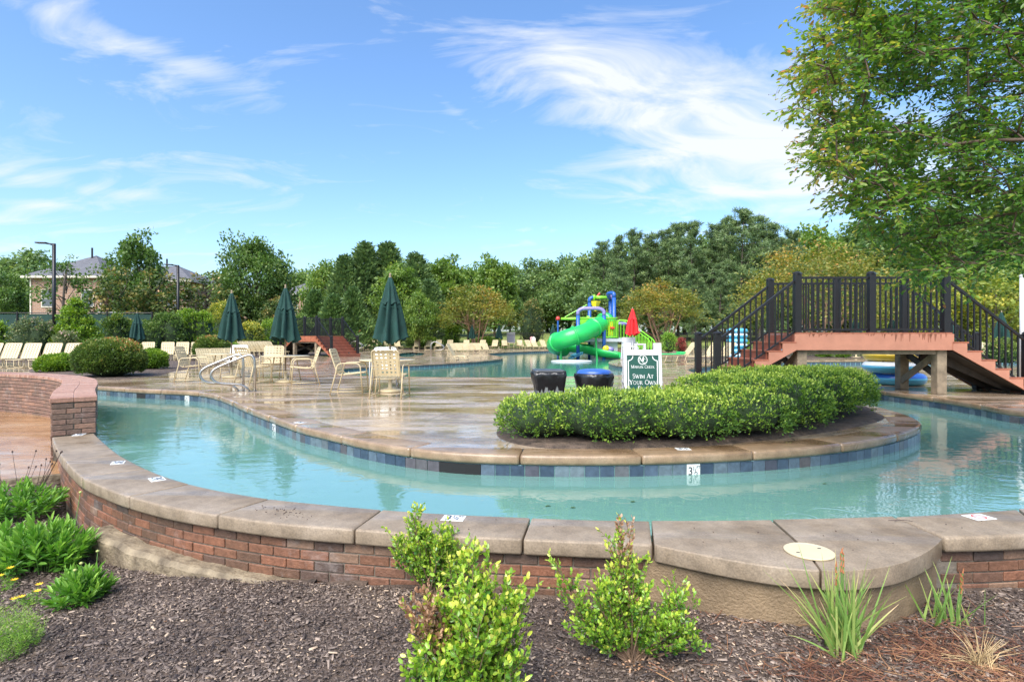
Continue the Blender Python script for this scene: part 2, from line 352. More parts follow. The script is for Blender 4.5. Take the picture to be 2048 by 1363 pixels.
def watermat(name, deep, milky, amt, rings=True):
    m, t, b = newmat(name); t.nodes.remove(b); geo = N(t, 'ShaderNodeNewGeometry')
    tr = N(t, 'ShaderNodeBsdfTransparent'); tr.inputs[0].default_value = (*deep, 1)
    df = N(t, 'ShaderNodeBsdfDiffuse'); df.inputs[0].default_value = (*milky, 1)
    mx = N(t, 'ShaderNodeMixShader'); mx.inputs[0].default_value = amt; t.links.new(tr.outputs[0], mx.inputs[1]); t.links.new(df.outputs[0], mx.inputs[2])
    gl = N(t, 'ShaderNodeBsdfGlossy'); gl.inputs['Roughness'].default_value = .015; gl.inputs[0].default_value = (1, 1, 1, 1)
    fr = N(t, 'ShaderNodeFresnel'); fr.inputs[0].default_value = 1.85
    mg = N(t, 'ShaderNodeMixShader'); t.links.new(fr.outputs[0], mg.inputs[0]); t.links.new(mx.outputs[0], mg.inputs[1]); t.links.new(gl.outputs[0], mg.inputs[2])
    n1 = N(t, 'ShaderNodeTexNoise', i_Scale=2.2, i_Detail=2.); n2 = N(t, 'ShaderNodeTexNoise', i_Scale=13., i_Detail=2.)
    mpn = N(t, 'ShaderNodeMapping'); mpn.inputs['Scale'].default_value = (.8, 1.5, 1); t.links.new(geo.outputs['Position'], mpn.inputs[0])
    for n in (n1, n2): t.links.new(mpn.outputs[0], n.inputs['Vector'])
    def mm(op, a, c):
        n = N(t, 'ShaderNodeMath', operation=op)
        for i, q in enumerate((a, c)):
            if isinstance(q, (int, float)): n.inputs[i].default_value = q
            elif q is not None: t.links.new(q, n.inputs[i])
        return n.outputs[0]
    hgt = mm('ADD', mm('MULTIPLY', n1.outputs[0], .28), mm('MULTIPLY', n2.outputs[0], .07))
    if rings:                            # rain rings: each cell holds one drop of its own age
        for sc_, seed, k, amp in ((1.5, 0, 46., .045), (2.6, 5, 40., .03), (5.5, 9, 30., .022)):
            vm = N(t, 'ShaderNodeMapping'); vm.inputs['Location'].default_value = (seed, seed * .7, 0); t.links.new(geo.outputs['Position'], vm.inputs[0])
            vo = N(t, 'ShaderNodeTexVoronoi', voronoi_dimensions='2D'); vo.inputs['Scale'].default_value = sc_; vo.inputs['Randomness'].default_value = .9; t.links.new(vm.outputs[0], vo.inputs['Vector'])
            sepn = N(t, 'ShaderNodeSeparateColor'); t.links.new(vo.outputs['Color'], sepn.inputs[0])
            age = mm('MULTIPLY', sepn.outputs[0], .34)
            x = mm('SUBTRACT', vo.outputs['Distance'], age)
            env = mm('POWER', 2.718, mm('MULTIPLY', mm('MULTIPLY', x, x), -420.))
            on = mm('GREATER_THAN', sepn.outputs[1], .45)
            hgt = mm('ADD', hgt, mm('MULTIPLY', mm('MULTIPLY', mm('SINE', mm('MULTIPLY', x, k), None), mm('MULTIPLY', env, on)), amp))
    bp = N(t, 'ShaderNodeBump', i_Strength=.32, i_Distance=.05); t.links.new(hgt, bp.inputs['Height'])
    t.links.new(bp.outputs[0], gl.inputs['Normal']); t.links.new(bp.outputs[0], fr.inputs['Normal'])
    t.links.new(mg.outputs[0], t.nodes['Material Output'].inputs[0]); return m
M['water'] = watermat('pool_water', (.70, .94, .87), (.25, .51, .43), .48)
M['water_far'] = watermat('far_pool_water', (.6, .92, .88), (.15, .42, .37), .55, False)

def tilemat():
    m, t, b = newmat('slate_blue_tile'); oi = N(t, 'ShaderNodeObjectInfo'); geo = N(t, 'ShaderNodeNewGeometry')
    rp = ramp(t, [(0, (.035, .055, .085)), (.4, (.07, .10, .14)), (.75, (.13, .17, .19)), (.9, (.10, .085, .085)), (1, (.05, .06, .09))]); t.links.new(oi.outputs['Random'], rp.inputs[0])
    nz = N(t, 'ShaderNodeTexNoise', i_Scale=17., i_Detail=6., i_Roughness=.7); t.links.new(geo.outputs['Position'], nz.inputs['Vector'])
    mx = N(t, 'ShaderNodeMix', data_type='RGBA', blend_type='OVERLAY'); mx.inputs[0].default_value = .85; t.links.new(rp.outputs[0], mx.inputs[6]); t.links.new(nz.outputs[0], mx.inputs[7])
    t.links.new(mx.outputs[2], b.inputs['Base Color']); b.inputs['Roughness'].default_value = .3; return m
M['tile'] = tilemat()
M['grout'] = mat('pale_grout', (.42, .5, .5), .8)
# ================================================================ THE SETTING
def gz(x, y):                            # lawn rises gently beyond the far fence
    t = max(0, min(1, (y - 68) / 60)); t = t * t * (3 - 2 * t)
    s = max(0, min(1, (-x - 30) / 50)) * max(0, min(1, (y - 30) / 40))
    return -.02 + 2.6 * t + 0.6 * s
def ground():
    xs = sorted(set([-900, -500, -300, -200, -140] + list(range(-100, 101, 8)) + [-46, 46] + [140, 200, 300, 500, 900]))
    ys = sorted(set([-300, -120, -60, -30, -14, -8, 66] + list(range(0, 67, 11)) + list(range(70, 150, 6)) + [170, 220, 320, 500, 900, 1500]))
    V = []; Fc = []; ix = {}
    for j, y in enumerate(ys):
        for i, x in enumerate(xs): ix[i, j] = len(V); V.append((x, y, gz(x, y) - (.5 if y <= 0 else 0)))
    for j in range(len(ys) - 1):
        for i in range(len(xs) - 1):
            if -46 <= xs[i] and xs[i + 1] <= 46 and -8 <= ys[j] and ys[j + 1] <= 66: continue
            Fc.append((ix[i, j], ix[i + 1, j], ix[i + 1, j + 1], ix[i, j + 1]))
    b = MB(); b.v = V; b.f = Fc; o = b.build('ground', M['lawn']); o['kind'] = 'structure'
ground()

# ---- pool outlines
def dense(px, n=6): return [tuple(q) for q in catmull([(*G(a, b), 0) for a, b in px], n)]
E_left_px = [(193, 772), (285, 778), (360, 781), (411, 785), (450, 795), (501, 816), (565, 839), (607, 853), (668, 867), (735, 882), (830, 897), (925, 906), (1030, 909.5), (1113, 911),
             (1220, 911), (1327, 909), (1460, 904), (1585, 896.5), (1680, 887), (1742, 878), (1800, 865), (1832, 853), (1836, 845), (1811, 831), (1764, 817)]
E_left = catmull([Vector((*G(a, b), 0)) for a, b in E_left_px] + [Vector(q) for q in ((6.5, 12, 0), (6.5, 15, 0), (6.2, 18.5, 0), (6.8, 22, 0), (9.5, 26, 0), (13.5, 29, 0), (20, 30.5, 0), (30, 31, 0))], 6)
E_right = catmull([Vector(q) for q in ((14, 6.3, 0), (10.8, 7.2, 0), (9.3, 8.3, 0), (*G(2048, 822), 0), (*G(1964, 808.5), 0), (*G(1876, 795), 0), (*G(1764, 781), 0), (8.3, 15, 0), (8.6, 18, 0), (9.6, 20.3, 0), (11.6, 21.9, 0), (14.5, 22.4, 0), (20, 22.6, 0), (30, 23, 0))], 6)
IN_PX = [(188, 866), (207, 884), (240, 910), (292, 937), (332, 953), (379, 967), (442, 981), (539, 996.5), (640, 1007), (764, 1018), (900, 1027), (1062, 1034), (1180, 1038), (1300, 1040), (1420, 1040), (1543, 1038.5), (1665, 1036), (1785, 1032), (1910, 1025), (2048, 1016), (2300, 998), (2700, 972), (3200, 948), (3900, 925)]
OUT_PX = [(104, 874), (111, 893), (130, 921), (163, 953), (207, 974), (258, 992), (337, 1012), (434, 1029), (560, 1046), (708, 1058), (870, 1069), (1045, 1077), (1180, 1083), (1306, 1088)]
BUMP_PX = [(1306, 1088), (1348, 1097), (1450, 1117), (1553, 1133), (1656, 1141), (1724, 1139), (1792, 1129), (1843, 1109), (1872, 1090), (1887, 1073)]
OUT2_PX = [(1887, 1073), (2048, 1068), (2300, 1048), (2700, 1018), (3200, 988), (3900, 962)]
def pxcurve(px, n=8): return [(q.x, q.y) for q in catmull([Vector((a, b, 0)) for a, b in px], n)]
IN, OUT, BUMP, OUT2 = pxcurve(IN_PX), pxcurve(OUT_PX), pxcurve(BUMP_PX), pxcurve(OUT2_PX)
def part_px(cv, a, b):
    xs = [q[0] for q in cv]; ys = [q[1] for q in cv]
    mid = [q for q in cv if a + .5 < q[0] < b - .5]
    return [(a, float(np.interp(a, xs, ys)))] + mid + [(b, float(np.interp(b, xs, ys)))]
IN_W = [G(*q) for q in IN]
# raised wall beside the pool (centre line), 0.45 m above the deck
RW = catmull([Vector(q) for q in ((-5.52, 7.17, 0), (-6.3, 8.2, 0), (-7.1, 9.35, 0), (-8.0, 10.45, 0), (-9.2, 11.4, 0), (-11, 12.2, 0), (-14, 12.9, 0), (-18, 13.4, 0), (-24, 13.7, 0))], 8)
RWC = Curve(RW); RW_W, RW_H = .47, .45
pool_pts = [tuple(q) for q in IN_W] + [(q.x, q.y) for q in E_right] + [(q.x, q.y) for q in reversed(E_left)] + [(-11.0, 13.6), (-10.9, 12.6)] + [tuple(RWC.off(s, -RW_W / 2 + .02)) for s in (6.9, 6, 5, 4, 3, 2, 1, .1)]
WZ = -.21
sheet('pool_water', [pool_pts], WZ, M['water'])

main_px = [(671, 741), (678, 746), (700, 749.5), (760, 752), (880, 754), (1000, 754.5), (1120, 753), (1240, 750), (1300, 745), (1296, 737), (1240, 731), (1218, 725), (1235, 719), (1290, 714), (1300, 709), (1240, 704), (1170, 702), (1106, 701), (1014, 704), (975, 707.5), (1000, 713), (1004, 716.5), (980, 720), (937, 723.6), (860, 728), (804, 730.5), (720, 734), (681, 737)]
main_pool = [(q.x, q.y) for q in catmull([Vector((*G(a, b), 0)) for a, b in main_px], 4, True)]
small_px = [(788, 710), (796, 705.5), (826, 703.5), (856, 705), (852, 710.5), (826, 714), (797, 714)]
small_pool = [(q.x, q.y) for q in catmull([Vector((*G(a, b), 0)) for a, b in small_px], 5, True)]
sheet('main_pool_water', [main_pool], -.14, M['water_far'])
sheet('small_pool_water', [small_pool], -.14, M['water_far'])

# ---- basin: walls and floor
def basin(name, loop, zf, ztop=-.005):
    n = len(loop); b = MB()
    b.add([(x, y, ztop) for x, y in loop] + [(x, y, zf) for x, y in loop], [(i, (i + 1) % n, n + (i + 1) % n, n + i) for i in range(n)])
    o = b.build(name, M['plaster']); o['kind'] = 'structure'
    sheet('basin_floor', [loop], zf, M['plaster'], o); return o
# the near wall's inner face stands 3 cm back under its coping
basin_near = basin('pool_basin', pool_pts, -1.25, -.10)
basin_main = basin('main_pool_basin', main_pool, -.95); basin_small = basin('small_pool_basin', small_pool, -.7)

# ---- coping slabs and waterline tiles
def slab_mesh(name, poly, z0, z1, m, bev=.018):
    a = sum(poly[i - 1][0] * poly[i][1] - poly[i][0] * poly[i - 1][1] for i in range(len(poly)))
    if a < 0: poly = poly[::-1]
    cx, cyy = sum(p[0] for p in poly) / len(poly), sum(p[1] for p in poly) / len(poly)
    b = MB().prism([(x - cx, y - cyy) for x, y in poly], z0, z1); me = b.mesh(name, m)
    if bev: bevel_mesh(me, bev, 2, 50)
    for p in me.polygons: p.use_smooth = abs(p.normal.z) < .9
    return me, (cx, cyy, 0)
def coping_run(cv, parent, s0, s1, side, width, seg, z=.008, th=.105, m='coping_wet', lip=.035, gap=.007, bev=.03):
    k = max(1, round((s1 - s0) / seg)); L = (s1 - s0) / k
    for i in range(k):
        a, b = s0 + i * L + gap / 2, s0 + (i + 1) * L - gap / 2; ns = max(2, int(L / .25))
        fr = [tuple(cv.off(a + (b - a) * j / ns, -side * lip)) for j in range(ns + 1)]; bk = [tuple(cv.off(a + (b - a) * j / ns, side * width)) for j in range(ns + 1)]
        me, c = slab_mesh('coping_slab', fr + bk[::-1], z - th, z, M[m], bev); obj('coping_slab', me, parent, c)
CL, CR = Curve(E_left), Curve(E_right)
CM, CS = Curve(main_pool + main_pool[:1]), Curve(small_pool + small_pool[:1])
coping_run(CL, basin_near, 0, CL.len, 1, .36, 1.25); coping_run(CR, basin_near, 0, CR.len, -1, .34, 1.25)
coping_run(CM, basin_main, 0, CM.len, -1, .38, 1.6, th=.06, bev=.02); coping_run(CS, basin_small, 0, CS.len, -1, .35, 1.6, th=.06, bev=.02)

TL = .152
tile_me = bevel_mesh(MB().box((0, 0, 0), (TL - .007, .014, TL - .005)).mesh('tile', M['tile']), .003)
skim_me = MB().box((0, 0, 0), (TL + .002, .02, TL - .005)).mesh('skimmer_mouth', M['gap_shade'])  # solid black tile: shade inside the skimmer opening put in as colour
white_me = bevel_mesh(MB().box((0, 0, 0), (TL - .007, .018, TL - .005)).mesh('depth_marker', M['white_tile']), .003)
white_slots = []
def tile_run(cv, parent, s0, s1, side, ztop, marks=(), skims=(), face=1):
    n = int((s1 - s0) / TL)
    for i in range(n):
        s = s0 + (i + .5) * TL; p = cv.off(s, -side * .0085); t = cv.at(s)[1]; rz = math.atan2(t.y, t.x)
        me, nm = (white_me, 'depth_marker') if i in marks else ((skim_me, 'skimmer_mouth') if i in skims else (tile_me, 'tile'))
        o = obj(nm, me, parent, (p.x, p.y, ztop - TL / 2), rz + (0 if side > 0 else math.pi))
        if i in marks: white_slots.append(o)
def s_at_px(cv, px, smax=1e9):
    best = min(((abs(1024 + F * cv.at(s)[0].x / cv.at(s)[0].y - px), s) for s in np.arange(0, min(cv.len, smax), .05)))
    return best[1]
SL_END = s_at_px(CL, 1764, 26) if False else 27.0
def idx(px, smax): return int(s_at_px(CL, px, smax) / TL)
tip_s = min(((abs(CL.at(s)[0].x - 5.9) + abs(CL.at(s)[0].y - 8.3), s) for s in np.arange(10, 32, .05)))[1]
mk = [idx(372, tip_s), idx(548, tip_s), idx(1391, tip_s)]; sk = [idx(893, tip_s), idx(893, tip_s) + 1, idx(893, tip_s) + 2, idx(280, tip_s), idx(280, tip_s) + 1]
tile_run(CL, basin_near, 0, tip_s + 2.2, 1, -.10, mk, sk)
tile_run(CR, basin_near, 4.5, 13, -1, -.10)
def tile_band(cv, s0, s1, side, zt, zb, parent):   # beyond the reach of single tiles: one band with joints
    b = MB(); n = int((s1 - s0) / .3)
    for i in range(n):
        a, c = s0 + (i + .03) * .3, s0 + (i + .97) * .3; p, q = cv.off(a, -side * .006), cv.off(c, -side * .006)
        b.add([(p.x, p.y, zt), (q.x, q.y, zt), (q.x, q.y, zb), (p.x, p.y, zb)], [(0, 1, 2, 3)])
    b.build('tile_band', M['tile'], parent)['kind'] = 'stuff'
tile_band(CL, tip_s + 2.3, CL.len, 1, -.1, -.26, basin_near); tile_band(CR, 13.1, CR.len, -1, -.1, -.26, basin_near)
tile_band(CM, 0, CM.len, -1, -.053, -.2, basin_main); tile_band(CS, 0, CS.len, -1, -.053, -.2, basin_small)

# ---- decks
def inner_off(cv, s0, s1, d, step=.3): return [tuple(cv.off(s, d)) for s in np.arange(s0, s1, step)]
lw = [tuple(RWC.off(s, -RW_W / 2 + .05)) for s in (RWC.len, 16, 13, 10, 8.4)]
deck_l = inner_off(CL, 0, CL.len, .34) + [(46, 31.6), (46, 66), (-46, 66), (-46, 13.8)] + lw + [(-11.35, 13.9)]
def ring(cv, d): return [tuple(cv.off(s, d)) for s in np.linspace(0, cv.len, int(cv.len / .5))[:-1]]
sheet('pool_deck', [deck_l, ring(CM, -.34), ring(CS, -.31)], 0, M['deck'])
deck_r = inner_off(CR, 0, CR.len, -.32) + [(46, 22.7), (46, 6)]
sheet('bridge_deck', [deck_r], 0, M['deck'])

# ---- garden bed in front, lower patio at the left
OUTW = [G(*q) for q in OUT] + [G(*q) for q in OUT2[1:]]
ox = np.array([q[0] for q in OUTW]); oy = np.array([q[1] for q in OUTW]); so = np.argsort(ox)
def yout(x): return float(np.interp(x, ox[so], oy[so])) if x > -5.45 else 6.9
def mz(x, y):
    t = max(0, min(1, (x + 3.8) / 3.4)); t = t * t * (3 - 2 * t)
    base = -.50 + .175 * t
    if x < -4: base += min(1, (-4 - x) / 1.2) * .10 * max(0, min(1, (y - 4.5) / 1.5))
    nz = noise.noise((x * 1.1, y * 1.1, 3)) * .03 + noise.noise((x * 4, y * 4, 1)) * .012
    return base + nz - max(0, 2.2 - y) * .02
BUW = [G(*q) for q in BUMP]; bux = np.array([q[0] for q in BUW]); buy = np.array([q[1] for q in BUW]); bso = np.argsort(bux)
def on_pad(x, y): return bux.min() - .02 < x < bux.max() + .02 and y > float(np.interp(x, bux[bso], buy[bso])) + .03
def mulch_bed():
    xs = sorted(set([-46, -30, -20, -13] + [round(-9 + i * .5, 2) for i in range(7)] + [round(-5.6 + i * .07, 3) for i in range(150)] + [5.2, 6, 8, 11, 15, 22, 46]))
    ys = sorted(set([-8, -5, -2, 0, 1, 1.6] + [round(2.0 + i * .07, 3) for i in range(72)] + [7.2]))
    V = []; Fc = []; ix = {}
    for j, y in enumerate(ys):
        for i, x in enumerate(xs): ix[i, j] = len(V); V.append((x, y, mz(x, y)))
    for j in range(len(ys) - 1):
        for i in range(len(xs) - 1):
            xc, yc = (xs[i] + xs[i + 1]) / 2, (ys[j] + ys[j + 1]) / 2
            if yc > yout(xc) + .02 or (xc < -5.0 and yc > 6.35 + (xc + 5) * .02): continue
            Fc.append((ix[i, j], ix[i + 1, j], ix[i + 1, j + 1], ix[i, j + 1]))
    b = MB(); b.v = V; b.f = Fc; o = b.build('mulch_bed', M['mulch'], None, True); o['kind'] = 'structure'
mulch_bed()
PZ = -.33
pat = [(-4.9, 6.55), (-5.6, 6.1), (-7.5, 5.75), (-46, 5.4)] + [(-46, 13.5)] + [tuple(RWC.off(s, RW_W / 2 - .05)) for s in (RWC.len, 16, 13, 11, 9, 7.5, 6, 5, 4, 3, 2, 1, 0)]
b = MB(); o = sheet('lower_patio', [pat], PZ, M['patio'])
MB().prism([(-46, 5.33), (-7.5, 5.68), (-5.6, 6.03), (-4.9, 6.48), (-4.9, 6.6), (-5.6, 6.15), (-7.5, 5.8), (-46, 5.45)], PZ - .2, PZ - .002).build('patio_edge', M['footing'], o)
# planting beds laid on the deck
def bed(name, px, z=.012, world=False, th=.03):
    pts = [Vector((*(q if world else G(*q)), 0)) for q in px]; loop = [(q.x, q.y) for q in catmull(pts, 5, True)]
    a = sum(loop[i - 1][0] * loop[i][1] - loop[i][0] * loop[i - 1][1] for i in range(len(loop)))
    if a < 0: loop = loop[::-1]
    cx, cyy = sum(p[0] for p in loop) / len(loop), sum(p[1] for p in loop) / len(loop); n = len(loop)
    rows = [(1, 0), (.97, th), (.8, th * 1.5), (.4, th * 2.)]; bb = MB(); V = []
    for k, (s, zz) in enumerate(rows): V += [(cx + (x - cx) * s, cyy + (y - cyy) * s, zz + (noise.noise((x * 3 * s, y * 3 * s, k)) * .02 if k else 0)) for x, y in loop]
    V.append((cx, cyy, th * 2.)); fs = [(k * n + i, k * n + (i + 1) % n, (k + 1) * n + (i + 1) % n, (k + 1) * n + i) for k in range(3) for i in range(n)] + [(3 * n + i, 3 * n + (i + 1) % n, 4 * n) for i in range(n)]
    bb.add(V, fs); o = bb.build(name, M['mulch'], None, True); o['kind'] = 'structure'; return loop
hedge_bed = bed('hedge_bed', [(995, 872), (1040, 889), (1120, 897.5), (1250, 898), (1400, 892), (1520, 881), (1620, 869), (1720, 852), (1766, 838), (1755, 826), (1700, 805), (1500, 790), (1200, 800), (1050, 822), (1005, 848)])
bed('shrub_bed', [(60, 744), (150, 755), (230, 759), (320, 750), (350, 742), (440, 727), (440, 719), (380, 716), (290, 722), (180, 729), (80, 734)])
bed('border_bed', [(-45, 27), (-26, 27.5), (-19, 30.5), (-14, 36), (-13, 44), (-20, 50), (-34, 52), (-45, 50)], world=True)
bed('fence_bed', [(-14, 57), (-6, 62), (6, 63.4), (18, 63.4), (20, 65), (0, 65.4), (-12, 64.5)], world=True)
bed('myrtle_bed', [(10.6, 33.5), (13.5, 31.5), (18, 32.2), (22, 34.5), (20, 38), (14, 38), (11, 36)], world=True)

# ================================================================ FRONT WALL
wall = thing('brick_pool_wall', 'low curved brick wall with taupe concrete coping along the near pool edge', 'wall')
joints = [(188, 104), (240, 130), (292, 163), (379, 258), (539, 434), (764, 708), (1062, 1045), (1300, 1306)]
for (i0, o0), (i1, o1) in zip(joints, joints[1:]):
    poly = [G(*q) for q in part_px(IN, i0, i1)] + [G(*q) for q in part_px(OUT, o0, o1)][::-1]
    cx, cyy = sum(p[0] for p in poly) / len(poly), sum(p[1] for p in poly) / len(poly)
    n1 = len(part_px(IN, i0, i1)); t = Vector((poly[n1 - 1][0] - poly[0][0], poly[n1 - 1][1] - poly[0][1])).normalized() * .005
    for k, s in ((0, 1), (len(poly) - 1, 1), (n1 - 1, -1), (n1, -1)): poly[k] = (poly[k][0] + t.x * s, poly[k][1] + t.y * s)
    me, c = slab_mesh('coping_slab', poly, -.098, 0 + rnd.uniform(-.0015, .0015), M['coping'], .015); obj('coping_slab', me, wall, c)
# wide pad over the skimmer, split by a joint through the lid
jx = 1613
padA = [G(*q) for q in part_px(IN, 1303, 1541)] + [G(jx - 2, 1100)] + [G(*q) for q in part_px(BUMP, 1309, 1640)][::-1]
padB = [G(*q) for q in part_px(IN, 1546, 1783)] + [G(*q) for q in part_px(BUMP, 1644, 1884)][::-1] + [G(jx + 3, 1100)]
for poly in (padA, padB):
    me, c = slab_mesh('coping_slab', poly, -.10, .001, M['coping'], .022); obj('coping_slab', me, wall, c)
j2 = [(1788, 1890), (2036, 2098), (2300, 2380), (2600, 2700), (2950, 3090), (3400, 3500), (3890, 3890)]
for (i0, o0), (i1, o1) in zip(j2, j2[1:]):
    poly = [G(*q) for q in part_px(IN, i0 + 2, i1 - 2)] + [G(*q) for q in part_px(OUT2, o0 + 2, o1 - 2)][::-1]
    me, c = slab_mesh('coping_slab', poly, -.098, -.001, M['coping'], .02); obj('coping_slab', me, wall, c)
# stucco drum under the pad
bp_ = [Vector(G(*q)) for q in part_px(BUMP, 1306, 1887)]
ctr = Vector((sum(q.x for q in bp_) / len(bp_), sum(q.y for q in bp_) / len(bp_)))
inset = [tuple(q + (Vector((ctr.x, ctr.y + .25)) - q).normalized() * .045) for q in bp_]
inset[0] = (bp_[0].x - .05, bp_[0].y + .065)
MB().prism(inset + [(inset[-1][0], inset[-1][1] + .25), (inset[0][0], inset[0][1] + .25)], -.75, -.0985).build('pad_base', M['stucco'], wall)
# brick face
BL, BH, JT = .2, .058, .009
bk = bevel_mesh(MB().box((0, 0, 0), (BL, .09, BH)).mesh('brick', M['brick']), .004)
halfbk = bevel_mesh(MB().box((0, 0, 0), (BL * .48, .09, BH)).mesh('brick', M['brick']), .004)
bk2 = bevel_mesh(MB().box((0, 0, 0), (BL, .09, BH)).mesh('brick', M['brick_dark']), .004)
def lay(cv, parent, me, s0, s1, ztop, courses, side, inset=.05, jit=.004, ok=None, pitch=None):
    n = 0; pitch = pitch or BL + JT
    for k in range(courses):
        z = ztop - (k + .5) * (BH + JT); s = s0 + (pitch / 2 if k % 2 else 0) + .0
        while s + BL <= s1 + .03:
            sm = s + BL / 2; p = cv.off(sm, side * (-inset + .0) ); t = cv.at(sm)[1]
            if ok is None or ok(p.x, p.y, z):
                q = cv.off(sm, side * (-inset - rnd.uniform(0, jit)))
                o = obj('brick', me, parent, (q.x, q.y, z + rnd.uniform(-.001, .001)), math.atan2(t.y, t.x) + rnd.gauss(0, .007)); n += 1
            s += pitch
    return n
OUTC = Curve([G(*q) for q in OUT]); OUT2C = Curve([G(*q) for q in OUT2])
nb = lay(OUTC, wall, bk, .02, OUTC.len, -.107, 6, -1, .092, ok=lambda x, y, z: z + .03 > mz(x, y - .12) - .05)
nb += lay(OUT2C, wall, bk, .03, 4.0, -.107, 5, -1, .092, ok=lambda x, y, z: z + .03 > mz(x, y - .12) - .05)
def wallcore(cv, s0, s1, side, d0, d1, z0, z1, name, m, parent, step=.2, closed=True):
    ns = max(2, int((s1 - s0) / step)); b = MB(); V = []; fs = []
    for i in range(ns + 1):
        s = s0 + (s1 - s0) * i / ns; p, q = cv.off(s, side * d0), cv.off(s, side * d1)
        V += [(p.x, p.y, z0), (p.x, p.y, z1), (q.x, q.y, z1), (q.x, q.y, z0)]
    for i in range(ns):
        a = i * 4; c = a + 4
        for k in range(4): fs.append((a + k, a + (k + 1) % 4, c + (k + 1) % 4, c + k))
    fs += [(3, 2, 1, 0), tuple(ns * 4 + k for k in range(4))]
    b.add(V, fs); return b.build(name, m, parent)
wallcore(OUTC, 0, OUTC.len, 1, .058, .22, -.9, -.1, 'mortar_core', M['mortar'], wall)
wallcore(OUT2C, 0, OUT2C.len, 1, .058, .22, -.9, -.1, 'mortar_core', M['mortar'], wall)
# the broken concrete footing that shows at the left
def footing():
    s0, s1 = s_near(205), s_near(600); b = MB(); V = []; fs = []; n = 110
    for i in range(n + 1):
        f = i / n; s = s0 + (s1 - s0) * f; w0 = .10 * (1 - .6 * f) + noise.noise((s * 2.2, 0, 0)) * .02; zt = -.315 - .062 * f + noise.noise((s * 5, 1, 0)) * .016 + noise.noise((s * 17, 1, 0)) * .007
        for d, z in ((.10, zt), (-w0 * .75, zt + noise.noise((s * 6, 2, 0)) * .01), (-w0 - .01, zt - .03), (-w0 - .02 + noise.noise((s * 7, 4, 0)) * .02 + noise.noise((s * 23, 4, 0)) * .008, -.75)):
            p = OUTC.off(s, d); V.append((p.x, p.y, z))
    for i in range(n):
        for k in range(3): fs.append((i * 4 + k, i * 4 + 4 + k, i * 4 + 5 + k, i * 4 + 1 + k))
    fs += [(0, 1, 2, 3), (n * 4 + 3, n * 4 + 2, n * 4 + 1, n * 4)]
    b.add(V, fs); b.build('footing', M['footing'], wall)
def s_near(px): return min(((abs(1024 + F * OUTC.at(s)[0].x / OUTC.at(s)[0].y - px), s) for s in np.arange(0, OUTC.len, .02)))[1]
footing()
# skimmer lid in the pad
lx, ly = G(1618, 1104)
lid = MB().lathe([(.0, .0), (.128, .0), (.13, .003), (.13, .007), (.125, .010), (.112, .0105), (.11, .009), (0, .009)], 40, cap=False).build('skimmer_lid', M['cream_plastic'], wall, False, (lx, ly, .002))
for a in (.4, 3.5): MB().box((math.cos(a) * .08, math.sin(a) * .08, .0095), (.018, .008, .002)).build('lid_slot', M['ink'], lid)

# ================================================================ RAISED WALL AT THE LEFT
rw = thing('raised_brick_wall', 'raised curving brick wall with rowlock brick cap beside the lower patio', 'wall')
wallcore(RWC, .012, RWC.len, 1, -RW_W / 2 + .03, RW_W / 2 - .03, -.9, RW_H - .062, 'mortar_core', M['mortar'], rw)
cnt = lay(RWC, rw, bk2, .1, 9.2, RW_H - .07, 7, -1, RW_W / 2 - .045 - .0 if False else -(RW_W / 2 - .045), jit=.003)   # pool side
cnt2 = lay(RWC, rw, bk2, .1, 11.5, RW_H - .07, 12, 1, -(RW_W / 2 - .045), jit=.003, ok=lambda x, y, z: z > PZ - .05)  # patio side
p0, t0 = RWC.at(0.0); rz0 = math.atan2(t0.y, t0.x)
for k in range(6):                       # the square end of the wall
    z = RW_H - .07 - (k + .5) * (BH + JT)
    offs = (-.115, .115) if k % 2 == 0 else (-.151, .0, .151)
    for q in offs:
        L = .215 if k % 2 == 0 else .143
        pp = Vector((p0.x - t0.y * q, p0.y + t0.x * q)) + t0 * .045
        o = obj('brick', bk2, rw, (pp.x, pp.y, z), rz0 + R(90)); o.scale = (L / BL, 1, 1)
capb = bevel_mesh(MB().box((0, 0, 0), (.2, .235, .06)).mesh('cap_brick', M['brick_cap']), .006)
capm = bevel_mesh(MB().box((0, 0, 0), (.058, .238, .06)).mesh('cap_brick', M['brick_cap']), .005)
s = -.01; i = 0
while s < 12.5 and i < 230:
    p, t = RWC.at(max(s + .03, 0))
    for q in (-.12, .12):
        pp = RWC.off(max(s + .03, .0), q); obj('cap_brick', capm, rw, (pp.x, pp.y, RW_H - .03 + rnd.uniform(-.001, .001)), math.atan2(t.y, t.x)); i += 1
    s += .0655
wallcore(RWC, s + .04, RWC.len, 1, -.24, .24, RW_H - .062, RW_H, 'cap_run', M['brick_cap'], rw)
wallcore(RWC, .02, s, 1, -.236, .236, RW_H - .0625, RW_H - .006, 'cap_mortar', M['mortar'], rw)
